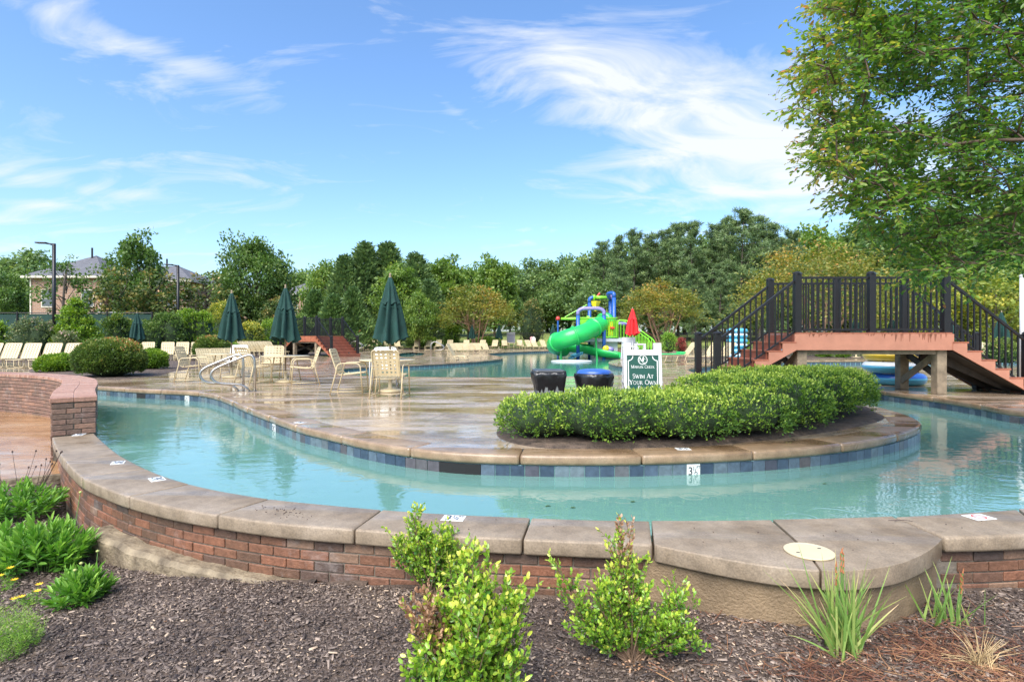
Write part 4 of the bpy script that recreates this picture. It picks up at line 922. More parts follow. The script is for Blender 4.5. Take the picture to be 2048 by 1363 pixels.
# ================================================================ SANDWICH BOARD
M['sign_green'] = mat('dark_green_sign_face', (.012, .075, .052), .35, var=.06); M['sign_white'] = mat('white_lettering', (.8, .8, .76), .5, var=.03)
sg = thing('sandwich_board', 'white A-frame sign with dark green panel reading Marvin Creek Swim at Your Own Risk', 'sign', (xat(1284, 9.7), 9.7, 0), R(-3))
W, HT = .64, 1.03; lean = R(7)
def face(sgn):
    rot = Matrix.Rotation(sgn * -lean, 3, 'X'); fr = MB()
    def bx(x0, x1, z0, z1, th=.035, yo=0): 
        c = rot @ Vector(((x0 + x1) / 2, yo, (z0 + z1) / 2)); return (c + Vector((0, sgn * -.16 * 1.0, 0)), (x1 - x0, th, z1 - z0), rot)
    for a in ((-W / 2, -W / 2 + .055, 0, HT), (W / 2 - .055, W / 2, 0, HT), (-W / 2 + .055, W / 2 - .055, HT - .18 + .055, HT - .03), (-W / 2 + .055, W / 2 - .055, .1, .16)): fr.box(*bx(*a))
    for x0, x1 in ((-W / 2, -W / 2 + .13), (W / 2 - .13, W / 2)): fr.box(*bx(x0 + .001, x1 - .001, HT - .03, HT + .085, .034))
    for x0 in (-.13, .02): fr.box(*bx(x0, x0 + .04, HT - .035, HT + .05, .03))
    fr.box(*bx(-.13, .06, HT + .05, HT + .075, .03))
    o = fr.build('frame', M['white'], sg); bevel_mesh(o.data, .006)
    pn = MB().box(*bx(-W / 2 + .05, W / 2 - .05, .15, HT - .115, .012)).build('panel', M['sign_green'], sg)
    if sgn > 0:
        zt = HT - .125; b = MB(); yo = 0
        def ring_(cx, cz, r0, r1, a0=0, a1=360):
            n = 28
            for i in range(n):
                p, q = R(a0 + (a1 - a0) * i / n), R(a0 + (a1 - a0) * (i + 1) / n)
                b.add([(cx + r0 * math.cos(p), yo, cz + r0 * math.sin(p)), (cx + r1 * math.cos(p), yo, cz + r1 * math.sin(p)), (cx + r1 * math.cos(q), yo, cz + r1 * math.sin(q)), (cx + r0 * math.cos(q), yo, cz + r0 * math.sin(q))], [(0, 1, 2, 3)])
        ring_(0, zt - .075, .07, .08); glyph(b, 'M', -.06, zt - .10, .082, yo); glyph(b, 'C', -.015, zt - .13, .078, yo)
        smallcaps(b, 'MARVIN CREEK', 0, zt - .215, .05, yo); smallcaps(b, 'SWIM AT', 0, zt - .385, .076, yo); smallcaps(b, 'YOUR OWN', 0, zt - .49, .076, yo); smallcaps(b, 'RISK', 0, zt - .595, .076, yo)
        e = W / 2 - .078
        for x in (-e, e): b.add([(x - .007, yo, .18), (x + .007, yo, .18), (x + .007, yo, zt - .085), (x - .007, yo, zt - .085)], [(0, 1, 2, 3)])
        for s, a0, a1 in ((-1, 270, 360), (1, 180, 270)): ring_(s * e, zt - .01, .07, .084, a0, a1)
        vs = [rot @ Vector((x, -.0075, z)) + Vector((0, -.16, 0)) for x, y, z in b.v]; c = MB(); c.add(vs, b.f); c.build('lettering', M['sign_white'], pn)
face(1); face(-1)
for s in (-1, 1): MB().bar((s * (W / 2 + .006), -.12, .45), (s * (W / 2 + .006), .12, .45), .008, .03).build('hinge_strap', M['white'], sg)

# ================================================================ TRASH CANS
M['bag'] = mat('black_bin_bag', (.012, .012, .013), .28, var=.2, scale=8, bump=.5, bscale=9, spec=.6); M['lid_blue'] = mat('blue_lid_plastic', (.03, .10, .38), .35, var=.08); M['lid_grey'] = mat('charcoal_lid_plastic', (.05, .055, .06), .4, var=.1); M['bin'] = mat('grey_bin_plastic', (.07, .08, .075), .5)
def can(px, d, label, lidm, square, top):
    t = thing('trash_can', label, 'trash can', (xat(px, d), d, 0), R(4))
    n = 4 if square else 28; k = .31
    sq = (lambda j, a: 1.0) if not square else (lambda j, a: 1.0 / max(abs(math.cos(a)), abs(math.sin(a))) * (.93))
    nn = 56
    MB().lathe([(.2, 0), (.24, top - .22)], nn, fr=sq).build('bin', M['bin'], t, True)
    def cr(j, a): return (sq(j, a)) * (1 + (.03 if j else .0) * math.sin(17 * a + j * 2.1) + .025 * math.sin(9 * a + j * 1.3) + .02 * math.sin(31 * a + j))
    pr = [(.225, top - .42), (.25, top - .36), (.275, top - .27), (.30, top - .17), (.318, top - .08), (.312, top - .025), (.28, top - .015)] if not square else [(.205, top - .42), (.22, top - .36), (.24, top - .27), (.265, top - .16), (.285, top - .06), (.275, top - .02), (.25, top - .01)]
    MB().lathe(pr, nn, fr=cr, cap=False).build('liner', M['bag'], t, True)
    if square: pl = [(.0, top + .022), (.24, top + .022), (.265, top + .014), (.268, top - .02), (.255, top - .02)]
    else: pl = [(.0, top + .055), (.15, top + .05), (.24, top + .035), (.27, top + .01), (.275, top - .015), (.283, top - .018), (.283, top - .032), (.27, top - .032)]
    o = MB().lathe(pl[::-1], nn, fr=sq, cap=False).build('lid', M[lidm], t, True)
    if not square: MB().box((.12, -.27, top - .002), (.12, .03, .03)).build('lid_tab', M[lidm], t)
can(1097, 9.3, 'trash can with flat charcoal lid and flared black liner, nearest the deck', 'lid_grey', True, .66)
can(1188, 9.3, 'trash can with round blue lid and black liner beside the sign', 'lid_blue', False, .64)

# ================================================================ INFLATABLE TUBES
M['vinyl_aqua'] = mat('aqua_vinyl', (.10, .46, .66), .3, var=.06, coat=.3); M['vinyl_white'] = mat('white_vinyl', (.72, .76, .78), .3, var=.04, coat=.3); M['vinyl_yellow'] = mat('yellow_vinyl', (.82, .58, .05), .3, var=.06, coat=.3); M['vinyl_blue'] = mat('blue_vinyl', (.04, .16, .6), .3, coat=.3)
def torus(b, R0, r, n=30, m=12, a0=0, a1=2 * math.pi, c=(0, 0, 0), p0=0, p1=2 * math.pi):
    V = []; 
    for i in range(n + 1):
        a = a0 + (a1 - a0) * i / n
        for j in range(m + 1):
            p = p0 + (p1 - p0) * j / m; V.append((c[0] + (R0 + r * math.cos(p)) * math.cos(a), c[1] + (R0 + r * math.cos(p)) * math.sin(a), c[2] + r * math.sin(p) * .86))
    b.add(V, [(i * (m + 1) + j, (i + 1) * (m + 1) + j, (i + 1) * (m + 1) + j + 1, i * (m + 1) + j + 1) for i in range(n) for j in range(m)])
def tube_float(loc, R0, r, m, band, label, rz=0):
    t = thing('swim_ring', label, 'swim ring', loc, rz, 'stacked inflatable swim rings'); b = MB(); torus(b, R0, r, 36, 14, c=(0, 0, r * .86)); b.build('ring', M[m], t, True)
    if band:
        b = MB(); torus(b, R0, r * 1.012, 36, 8, c=(0, 0, r * .86), p0=.25, p1=2.4); b.build('top_band', M[band], t, True)
    for s in (0, math.pi): MB().tube(rounded([(math.cos(s) * R0 - .1, math.sin(s) * R0 - (R0 * 0), r * 1.73), (math.cos(s) * R0, math.sin(s) * R0, r * 1.83), (math.cos(s) * R0 + .1, math.sin(s) * R0, r * 1.73)], .05), .012, 6).build('grab_handle', M['ink'], t)
bx_, by_ = xat(1790, 14.6), 14.6
for k, (m, bd, dxx, lab) in enumerate((('vinyl_aqua', 'vinyl_blue', .06, 'aqua and blue swim ring at the bottom of the stack under the bridge'), ('vinyl_aqua', 'vinyl_white', -.12, 'aqua swim ring with white top, second from the bottom under the bridge'), ('vinyl_yellow', 'vinyl_white', -.1, 'yellow and white swim ring in the stack under the bridge'), ('vinyl_aqua', None, -.06, 'plain aqua swim ring at the top of the stack under the bridge'))):
    tube_float((bx_ + dxx, by_, .005 + k * .30), .46, .175, m, bd, lab, k * .7)
for k in range(6): tube_float((xat(1474, 33), 33, .005 + k * .29), .42, .168, 'vinyl_aqua', None if k % 2 else 'vinyl_white', f'far aqua swim ring behind the left stairs, {ORD[k]} from the bottom of its stack', k)
for k in range(5): tube_float((xat(1553, 35), 35, .005 + k * .3), .42, .17, 'vinyl_aqua', None, f'far aqua swim ring behind the footbridge deck, {ORD[k]} from the bottom', k)
gf = thing('pool_float', 'bright green foam float lying on the lounger right of the sign', 'float', (xat(1346, 28), 28, .37), R(10)); M['float_green'] = mat('green_foam', (.05, .5, .14), .5)
bevel_mesh(MB().box((-.1, 0, .03), (1.2, .5, .05)).build('pad', M['float_green'], gf).data, .02, 2); bevel_mesh(MB().box((.42, 0, .1), (.3, .48, .08)).build('headrest', M['float_green'], gf).data, .03, 2)

# ================================================================ WATER PLAY TOWER
PC = {'lime': (.22, .62, .03), 'green': (.02, .47, .09), 'blue': (.015, .09, .36), 'purple': (.25, .21, .50), 'yellow': (.85, .72, .02), 'red': (.62, .04, .03), 'lightblue': (.14, .45, .66), 'grey': (.45, .47, .47)}
for k, c in PC.items(): M['play_' + k] = mat('play_' + k, c, .35, var=.08, scale=2, coat=.2)
DP = 36.0
pt = thing('water_play_tower', 'water play tower with blue posts and green slides standing in the pool', 'play structure', (xat(1190, DP), DP, -.3))
def pl(px, py, dd=0): d = DP + dd; return Vector((xat(px, d) - pt.location.x, dd, zat(py, d) + .3))
def ppost(px, ytop, dd, r=.115, m='blue'):
    a = pl(px, ytop, dd); MB().tube([(a.x, a.y, 0), (a.x, a.y, a.z)], r, 12).build('post', M['play_' + m], pt, True); return a
a1 = ppost(1156, 630, -.6); a2 = ppost(1208, 630, -.6); ppost(1207, 630, -.6, .0) if False else None
a3 = ppost(1179, 605, 1.9); a4 = ppost(1221, 595, 1.9, .12); a5 = ppost(1228, 595, .6, .13)
MB().tube(rounded([a1, a1 + Vector((0, 0, .25)), a1 + Vector((.25, 0, .42)), a2 + Vector((-.25, 0, .42)), a2 + Vector((0, 0, .25)), a2], .3, 5), .12, 10).build('arch', M['play_purple'], pt, True)
MB().tube(rounded([a3, a3 + Vector((0, 0, .3)), a3 + Vector((.35, 0, .36))], .3, 5), .12, 10).build('elbow', M['play_blue'], pt, True)
MB().tube([a3 + Vector((.3, 0, .36)), Vector((a4.x - .1, a4.y, a3.z + .34))], .1, 10).build('spray_beam', M['play_lime'], pt, True)
for q in (a3 + Vector((.3, 0, .36)), Vector((a4.x - .12, a4.y, a3.z + .34))): MB().tube([q - Vector((.06, 0, 0)), q + Vector((.06, 0, 0))], .19, 14).build('beam_flange', M['play_lime'], pt, True)
MB().tube(rounded([a5, a5 + Vector((0, 0, .32)), a5 + Vector((-.35, .6, .3)), Vector((a4.x, a4.y, a5.z + .0))], .3, 5), .125, 10).build('top_hook', M['play_blue'], pt, True)
MB().tube([Vector((a4.x - .12, a4.y, a4.z + .05)), Vector((a4.x + .1, a4.y - .2, a4.z + .12))], .22, 12).build('nozzle', M['play_purple'], pt, True)
bc = pl(1191, 604, 1.9); MB().lathe([(.0, -.62), (.06, -.6), (.33, .0), (.33, .06), (.0, .06)], 4, bc, cap=False).build('tipping_bucket', M['play_yellow'], pt)
MB().tube(rounded([pl(1192, 596, 1.9), pl(1199, 596, 1.9) + Vector((0, 0, .35)), pl(1199, 589, 1.9)], .05), .05, 8).build('bucket_valve', M['play_red'], pt)
bl_, br_ = pl(1122, 637, 1.5), pl(1175, 637, 1.5)
MB().tube([bl_, br_], [.08, .11], 10).build('side_boom', M['play_lime'], pt, True); MB().tube([br_ - Vector((.05, 0, 0)), br_ + Vector((.12, 0, 0))], .2, 12).build('boom_flange', M['play_lime'], pt, True)
MB().tube([bl_ + Vector((.25, 0, .1)), pl(1174, 609, 1.6)], .035, 6).build('boom_stay', M['play_lime'], pt)
MB().lathe([(.0, -.12), (.1, -.1), (.16, .0), (.08, .14), (0, .16)], 12, bl_ - Vector((.2, 0, 0)), cap=False).build('spray_head', M['play_red'], pt, True)
MB().tube([(bl_.x - .2, bl_.y, 0), (bl_.x - .2, bl_.y, bl_.z - .1)], .06, 8).build('boom_pole', M['play_blue'], pt)
# platform, panels and rails
pz = pl(1190, 676).z; x0, x1 = a1.x + .1, a5.x
MB().box(((x0 + x1) / 2 + .2, .7, pz - .12), (x1 - x0 + .3, 2.5, .2)).build('platform', M['play_grey'], pt); MB().box(((x0 + x1) / 2 + .55, .9, (pz - .2) / 2), (x1 - x0 - .9, 2.0, pz - .25)).build('plinth', M['white'], pt)
MB().box((x0 + .62, -.52, pz + .62), (1.25, .06, 1.15)).build('panel', M['play_lime'], pt)
for za in (.06, 1.25): MB().tube([(x0, -.55, pz + za), (x1, -.55, pz + za)], .05, 8).build('rail', M['play_lime'], pt, True)
k = 9
for i in range(k): xx = x0 + 1.35 + (x1 - x0 - 1.5) * i / (k - 1); MB().tube([(xx, -.55, pz + .06), (xx, -.55, pz + 1.25)], .025, 6).build('baluster', M['play_lime'], pt)
MB().box((x1 - .4, -.4, pz + .6), (.3, .05, .9)).build('play_panel', M['play_yellow'], pt); MB().lathe([(.0, -.06), (.16, -.06), (.16, .06), (0, .06)], 14, (x1 - .3, -.5, pz + .65), cap=False).build('play_wheel', M['play_red'], pt)
MB().box((x1 - .02, .5, pz + .6), (.06, 1.8, 1.1)).build('side_panel', M['play_lime'], pt)
# stairs on the right with lime rails
sx0, sx1 = x1 + .15, pl(1302, 690, 1).x; zt, zb2 = pz + 1.0, pl(1302, 690, 1).z
for yy in (.1, 1.3):
    MB().tube(rounded([(sx0, yy, pz - .1), (sx0, yy, zt + .15), (sx0 + .6, yy, zt + .12), (sx1, yy, zb2 + .3), (sx1 + .1, yy, zb2 - .6)], .2), .05, 8).build('stair_rail', M['play_lime'], pt, True)
    for i in range(1, 12):
        f = i / 12; xx = sx0 + (sx1 - sx0) * f; z1 = zt + .1 + (zb2 + .3 - zt - .1) * f; MB().tube([(xx, yy, max(.1, z1 - 1.05)), (xx, yy, z1)], .024, 6).build('stair_baluster', M['play_lime'], pt)
for i in range(7):
    f = (i + .5) / 7; MB().box((sx0 + (sx1 - sx0) * f, .7, max(.35, pz * (1 - f) + .1)), ((sx1 - sx0) / 7 + .03, 1.2, .1)).build('step', M['play_grey'], pt)
# spiral tube slide
sp = catmull([pl(1207, 645, .1), pl(1193, 652, -.7), pl(1172, 663, -1.5), pl(1150, 671, -1.9), pl(1128, 678, -1.7), pl(1112, 686, -.9), pl(1112, 692, .3), pl(1128, 697, 1.1)], 6)
b = MB(); b.tube(sp, .53, 22); b.build('tube_slide', M['play_green'], pt, True)
for i in (8, 18, 28): 
    dv = (sp[i + 1] - sp[i - 1]).normalized() * .05; MB().tube([sp[i] - dv, sp[i] + dv], .61, 20).build('slide_flange', M['play_green'], pt, True)
MB().tube([p + Vector((0, -.0, 0)) for p in (sp[0] - Vector((.02, 0, 0)), sp[0] + Vector((.25, .3, .05)))], .62, 20).build('slide_mouth', M['play_green'], pt, True)
MB().tube([pl(1122, 690, -1.0), (pl(1122, 690, -1.0).x, -1.0, 0)], .07, 8).build('slide_leg', M['play_green'], pt); MB().tube([pl(1191, 668, -.9), (pl(1191, 668, -.9).x + .1, -.9, .1)], .06, 8).build('slide_leg', M['play_green'], pt)
# open flume sweeping out to the right
fl = catmull([pl(1130, 697, 1.0), pl(1160, 700, .6), pl(1185, 704, 0), pl(1210, 709, -.6), pl(1240, 712.5, -.9)], 6); V = []; fs = []
for i, p in enumerate(fl):
    tn = (fl[min(i + 1, len(fl) - 1)] - fl[max(i - 1, 0)]).normalized(); sdv = tn.cross(Vector((0, 0, 1))).normalized()
    for j in range(9):
        a = math.pi * (1 + j / 8); hsc = 1.0 if i < len(fl) * .6 else 1 - .5 * (i / len(fl) - .6) / .4
        V.append(p + sdv * (.55 * math.cos(a)) + Vector((0, 0, .55 * hsc * (math.sin(a) + .75))))
for i in range(len(fl) - 1):
    for j in range(8): fs.append((i * 9 + j, i * 9 + j + 1, i * 9 + 10 + j, i * 9 + 9 + j))
b = MB(); b.add(V, fs); o = b.build('open_slide', M['play_green'], pt, True); sm_ = o.modifiers.new('thick', 'SOLIDIFY'); sm_.thickness = .06
for i in range(3): p = pl(1140 + i * 4, 716 - i * 5, -.8); MB().bar(p, pl(1162, 707 - i * 3, -.5), .5, .05).build('splash_leaf', M['play_lightblue'], pt) if i < 2 else None
w0 = pl(1212, 697, -1.0); MB().tube([w0, w0 + Vector((0, .12, 0))], .2, 16).build('water_gun_wheel', M['play_yellow'], pt, True); MB().tube([w0 + Vector((.15, .1, 0)), w0 + Vector((.45, .2, -.1))], .16, 12).build('water_gun', M['play_purple'], pt, True)
MB().box(pl(1195, 697, .3), (.9, .6, .25)).build('blue_basin', M['play_blue'], pt); MB().lathe([(.0, .0), (.5, .0), (.5, .12), (.2, .2), (0, .2)], 16, pl(1241, 650, .8), cap=False).build('purple_canopy', M['play_purple'], pt, True)
pad = thing('splash_pad_disc', 'white flat splash disc in the shallow pool before the slide', 'splash pad', (*G(1143, 722, -.12), -.135)); MB().lathe([(.0, .0), (1.15, .0), (1.15, .04), (1.05, .06), (0, .06)], 30, cap=False).build('disc', M['white'], pad)

# lifeguard's red parasol on its white stand
M['red_fabric'] = mat('red_canvas', (.62, .014, .016), .7, var=.12, scale=4)
ru = make_umbrella('red_fabric', 3.15, False, 'lifeguard_umbrella'); ru['label'] = 'closed red lifeguard parasol with white lettering above the sign'; ru.location = (xat(1265, 31), 31, 0)
ru.location.z = -.35
for i, (s, zz) in enumerate((('LIFE', 2.12), ('GUARD', 1.95))):
    for j, ch in enumerate(s):
        a = R(-52 + j * 17); rr = .42 + (2.4 - zz) * .12
        o = obj('letter', text_mesh(ch, .22, M['sign_white']), ru, (rr * math.cos(a), rr * math.sin(a), zz)); o.rotation_euler = (R(90), 0, a + R(90))
ls = thing('lifeguard_stand', 'white lifeguard stand below the red parasol', 'lifeguard stand', (xat(1262, 31), 31.3, 0))
for x in (-.32, .32):
    for y in (-.3, .3): MB().bar((x * 1.2, y * 1.3, 0), (x, y, 1.2 if y > 0 else .75), .07, .07).build('leg', M['white'], ls)
MB().box((0, 0, .72), (.72, .66, .05)).build('seat', M['white'], ls); MB().box((0, .3, 1.0), (.7, .04, .45)).build('backrest', M['white'], ls)
for x in (-.34, .34): MB().box((x, 0, .93), (.06, .66, .05)).build('armrest', M['white'], ls)

# ================================================================ LAMPS, FENCES, HOUSES
M['roof'] = mat('grey_shingle', (.115, .115, .125), .85, var=.25, scale=3, bump=.4, bscale=12); M['trim'] = mat('cream_trim', (.6, .55, .45), .6); M['screen'] = mat('green_windscreen_mesh', (.010, .045, .032), .8, var=.2, scale=1.5)
def wallbrick():
    m, t, b = newmat('house_brick'); tcn = N(t, 'ShaderNodeTexCoord'); bt = N(t, 'ShaderNodeTexBrick'); bt.inputs['Scale'].default_value = 1; bt.inputs['Brick Width'].default_value = .4; bt.inputs['Row Height'].default_value = .14; bt.inputs['Mortar Size'].default_value = .02
    bt.inputs['Color1'].default_value = (.36, .19, .12, 1); bt.inputs['Color2'].default_value = (.26, .14, .09, 1); bt.inputs['Mortar'].default_value = (.36, .3, .24, 1)
    sx = N(t, 'ShaderNodeSeparateXYZ'); cx = N(t, 'ShaderNodeCombineXYZ'); ad = N(t, 'ShaderNodeMath', operation='ADD'); t.links.new(tcn.outputs['Object'], sx.inputs[0]); t.links.new(sx.outputs[0], ad.inputs[0]); t.links.new(sx.outputs[1], ad.inputs[1]); t.links.new(ad.outputs[0], cx.inputs[0]); t.links.new(sx.outputs[2], cx.inputs[1]); t.links.new(cx.outputs[0], bt.inputs['Vector'])
    t.links.new(bt.outputs[0], b.inputs['Base Color']); b.inputs['Roughness'].default_value = .85; return m
M['house_brick'] = wallbrick(); M['pane'] = mat('window_pane', (.05, .07, .09), .08, var=.2, spec=.8)
def lamp(px, ytop, d, label):
    t = thing('light_pole', label, 'lamp post', (xat(px, d), d, 0), R(8)); h = zat(ytop, d)
    MB().tube([(0, 0, 0), (0, 0, h)], .1, 10).build('pole', M['black_metal'], t, True); MB().lathe([(.18, 0), (.18, .08), (.11, .12)], 14).build('base', M['black_metal'], t)
    o = MB().tube([(0, 0, h - .08), (-.25, 0, h - .02), (-.5, 0, h + .02)], [.07, .05, .05], 8).build('arm', M['black_metal'], t, True)
    bevel_mesh(MB().box((-.68, 0, h + .03), (.62, .34, .08)).build('lamp_head', M['black_metal'], t).data, .03, 2); MB().box((-.74, 0, h - .014), (.36, .24, .006)).build('lens', M['white'], o)
lamp(108, 487, 35, 'tall black light pole at the left with a flat lamp head'); lamp(356, 530, 45, 'black light pole farther back, right of the brick house')
wp = thing('white_pole', 'white pole at the right edge beyond the stairs', 'pole', (xat(2045, 15.5), 15.5, 0)); MB().tube([(0, 0, 0), (0, 0, 2.86)], .065, 12).build('shaft', M['white'], wp, True); MB().lathe([(.09, 0), (.09, .03), (.07, .05)], 12).build('base_plate', M['white'], wp); MB().lathe([(.075, 2.86), (.075, 2.9), (.0, 2.94)], 12, cap=False).build('cap', M['white'], wp)
ws = thing('windscreen_fence', 'dark green tennis windscreen fence with black posts at the far left', 'fence')
fx0, fy = -42.0, 38.0; npan = 6
scr = MB().box((0, 0, 0), (2.9, .02, 2.7)).mesh('screen_panel', M['screen']); pst = MB().tube([(0, 0, 0), (0, 0, 2.95)], .055, 8).mesh('post', M['black_metal']); rl = MB().tube([(-1.5, 0, 0), (1.5, 0, 0)], .03, 6).mesh('rail', M['black_metal'])
for i in range(npan):
    obj('screen_panel', scr, ws, (fx0 + 3 * i + 1.5, fy, 1.42)); obj('post', pst, ws, (fx0 + 3 * i, fy - .05, 0))
    for z in (2.85, 1.4): obj('rail', rl, ws, (fx0 + 3 * i + 1.5, fy - .05, z))
obj('post', pst, ws, (fx0 + 3 * npan, fy - .05, 0))
bb_ = thing('basketball_backboard', 'white framed basketball backboard above the windscreen', 'backboard', (xat(214, 44), 44, 0), R(8)); zc = zat(633, 44)
for s in (-.6, .6): MB().box((s, 0, zc), (.07, .05, .75)).build('frame_side', M['white'], bb_)
for z in (-.34, .34): MB().box((0, 0, zc + z), (1.13, .05, .07)).build('frame_rail', M['white'], bb_)
MB().box((0, .01, zc), (1.13, .015, .6)).build('pane', M['screen'], bb_); MB().tube([(0, .4, 0), (0, .4, zc - .1), (0, .03, zc)], .06, 8).build('pole', M['black_metal'], bb_); MB().box((0, -.04, zc - .15), (.5, .02, .05)).build('target_bar', M['white'], bb_)
def picket_fence(name, label, pts, h=1.75):
    t = thing(name, label, 'fence'); b = MB(); b.v = []
    for (xa, ya), (xb, yb) in zip(pts, pts[1:]):
        L = math.hypot(xb - xa, yb - ya); n = max(1, round(L / 2.4)); dx_, dy_ = (xb - xa) / L, (yb - ya) / L; rz = math.atan2(dy_, dx_)
        rlm = MB().box((0, 0, 0), (L / n - .05, .03, .035)).mesh('rail', M['black_metal']); pm = MB().box((0, 0, h / 2 + .04), (.06, .06, h + .08)).mesh('post', M['black_metal'])
        for i in range(n):
            c = (i + .5) / n; z0 = gz(xa, ya) + .02
            for z in (.12, h - .2, h - .02): obj('rail', rlm, t, (xa + (xb - xa) * c, ya + (yb - ya) * c, z0 + z), rz)
            obj('post', pm, t, (xa + (xb - xa) * i / n, ya + (yb - ya) * i / n, z0), rz)
        m = int(L / .125); rot = Matrix.Rotation(rz, 3, 'Z')
        for i in range(m): f = (i + .5) / m; b.box((xa + (xb - xa) * f, ya + (yb - ya) * f, gz(xa, ya) + h / 2 + .02), (.02, .02, h), rot)
    b.build('pickets', M['black_metal'], t)['kind'] = 'stuff'
picket_fence('picket_fence', 'black metal picket fence along the far lawn', [(-21, 46), (-9, 63), (6, 65), (20, 65), (34, 58)])
picket_fence('picket_fence', 'black metal picket fence behind the near footbridge at right', [(21, 42), (36, 38), (52, 34)])
fs_ = thing('notice_board', 'small white notice on the far picket fence', 'sign', (xat(1022, 64.4), 64.4, .1)); MB().box((0, 0, 1.1), (.95, .03, 1.25)).build('panel', M['white'], fs_); 
for z in (.75, .95, 1.15, 1.35): MB().box((0, -.02, z), (.6, .004, .05)).build('text_line', M['play_purple'], fs_)
# brick house
def house(label, x0, x1, y0, y1, ze, zr, loc, rz=0, wing=None, gable=None):
    t = thing('brick_house', label, 'house', loc, rz); MB().box(((x0 + x1) / 2, (y0 + y1) / 2, ze / 2), (x1 - x0, y1 - y0, ze)).build('wall', M['house_brick'], t)
    e = .5; dy_ = (y1 - y0) / 2 + e; b = MB(); X0, X1, Y0, Y1 = x0 - e, x1 + e, y0 - e, y1 + e; r0, r1 = X0 + dy_ * .9, X1 - dy_ * .9; ym = (Y0 + Y1) / 2
    if r1 < r0: r0 = r1 = (X0 + X1) / 2
    b.add([(X0, Y0, ze + .05), (X1, Y0, ze + .05), (X1, Y1, ze + .05), (X0, Y1, ze + .05), (r0, ym, zr), (r1, ym, zr)], [(0, 1, 5, 4), (1, 2, 5), (2, 3, 4, 5), (3, 0, 4), (3, 2, 1, 0)]); rf = b.build('roof', M['roof'], t)
    MB().tube([((r0 + r1) / 2, ym - .6, zr - .8), ((r0 + r1) / 2, ym - .6, zr + .7)], .09, 8).build('vent_pipe', M['ink'], rf)
    MB().box(((X0 + X1) / 2, Y0 + .03, ze - .06), (X1 - X0, .1, .2)).build('eave_board', M['trim'], t); MB().box((X1 - .03, (Y0 + Y1) / 2, ze - .06), (.1, Y1 - Y0 - .1, .2)).build('eave_board', M['trim'], t)
    for x in (x0 + .12, x1 - .12): MB().box((x, y0 - .06, ze / 2), (.12, .1, ze - .2)).build('downspout', M['trim'], t)
    for z in (2.0, 5.0):
        for f in (.25, .8):
            x = x0 + (x1 - x0) * f; wn_ = MB().box((x, y0 - .03, z), (1.25, .08, 1.75)).build('window', M['trim'], t)
            for dz_ in (-.4, .4): MB().box((x, y0 - .065, z + dz_), (1.05, .04, .72)).build('pane', M['pane'], wn_)
    return t
house('two-storey brick house with grey hipped roof behind the trees at left', 0, 7.0, 0, 8, zat(553, 55), zat(505, 57), (xat(60, 55), 55, 0))
hz = house('brick house wing with grey roof right of the tallest left tree', 0, 8, 0, 7, zat(560, 58), zat(522, 58), (xat(215, 58), 58.5, 0))
house('distant house with only its grey roof showing above the far footbridge', 0, 9, 0, 9, zat(588, 90) - gz(-30, 90), zat(556, 92) - gz(-30, 90), (xat(560, 90), 90, gz(-30, 90)))
# pool drain grate, floating leaf bits
dr = thing('drain_grate', 'white grid drain grate on the pool floor at the near edge', 'drain grate', (.62, 7.35, -1.24))
for i in range(11): MB().box((-.3 + i * .06, 0, .015), (.018, .46, .02)).build('grate_bar', M['white'], dr)
for y in (-.23, 0, .23): MB().box((0, y, .03), (.64, .02, .014)).build('cross_bar', M['white'], dr)
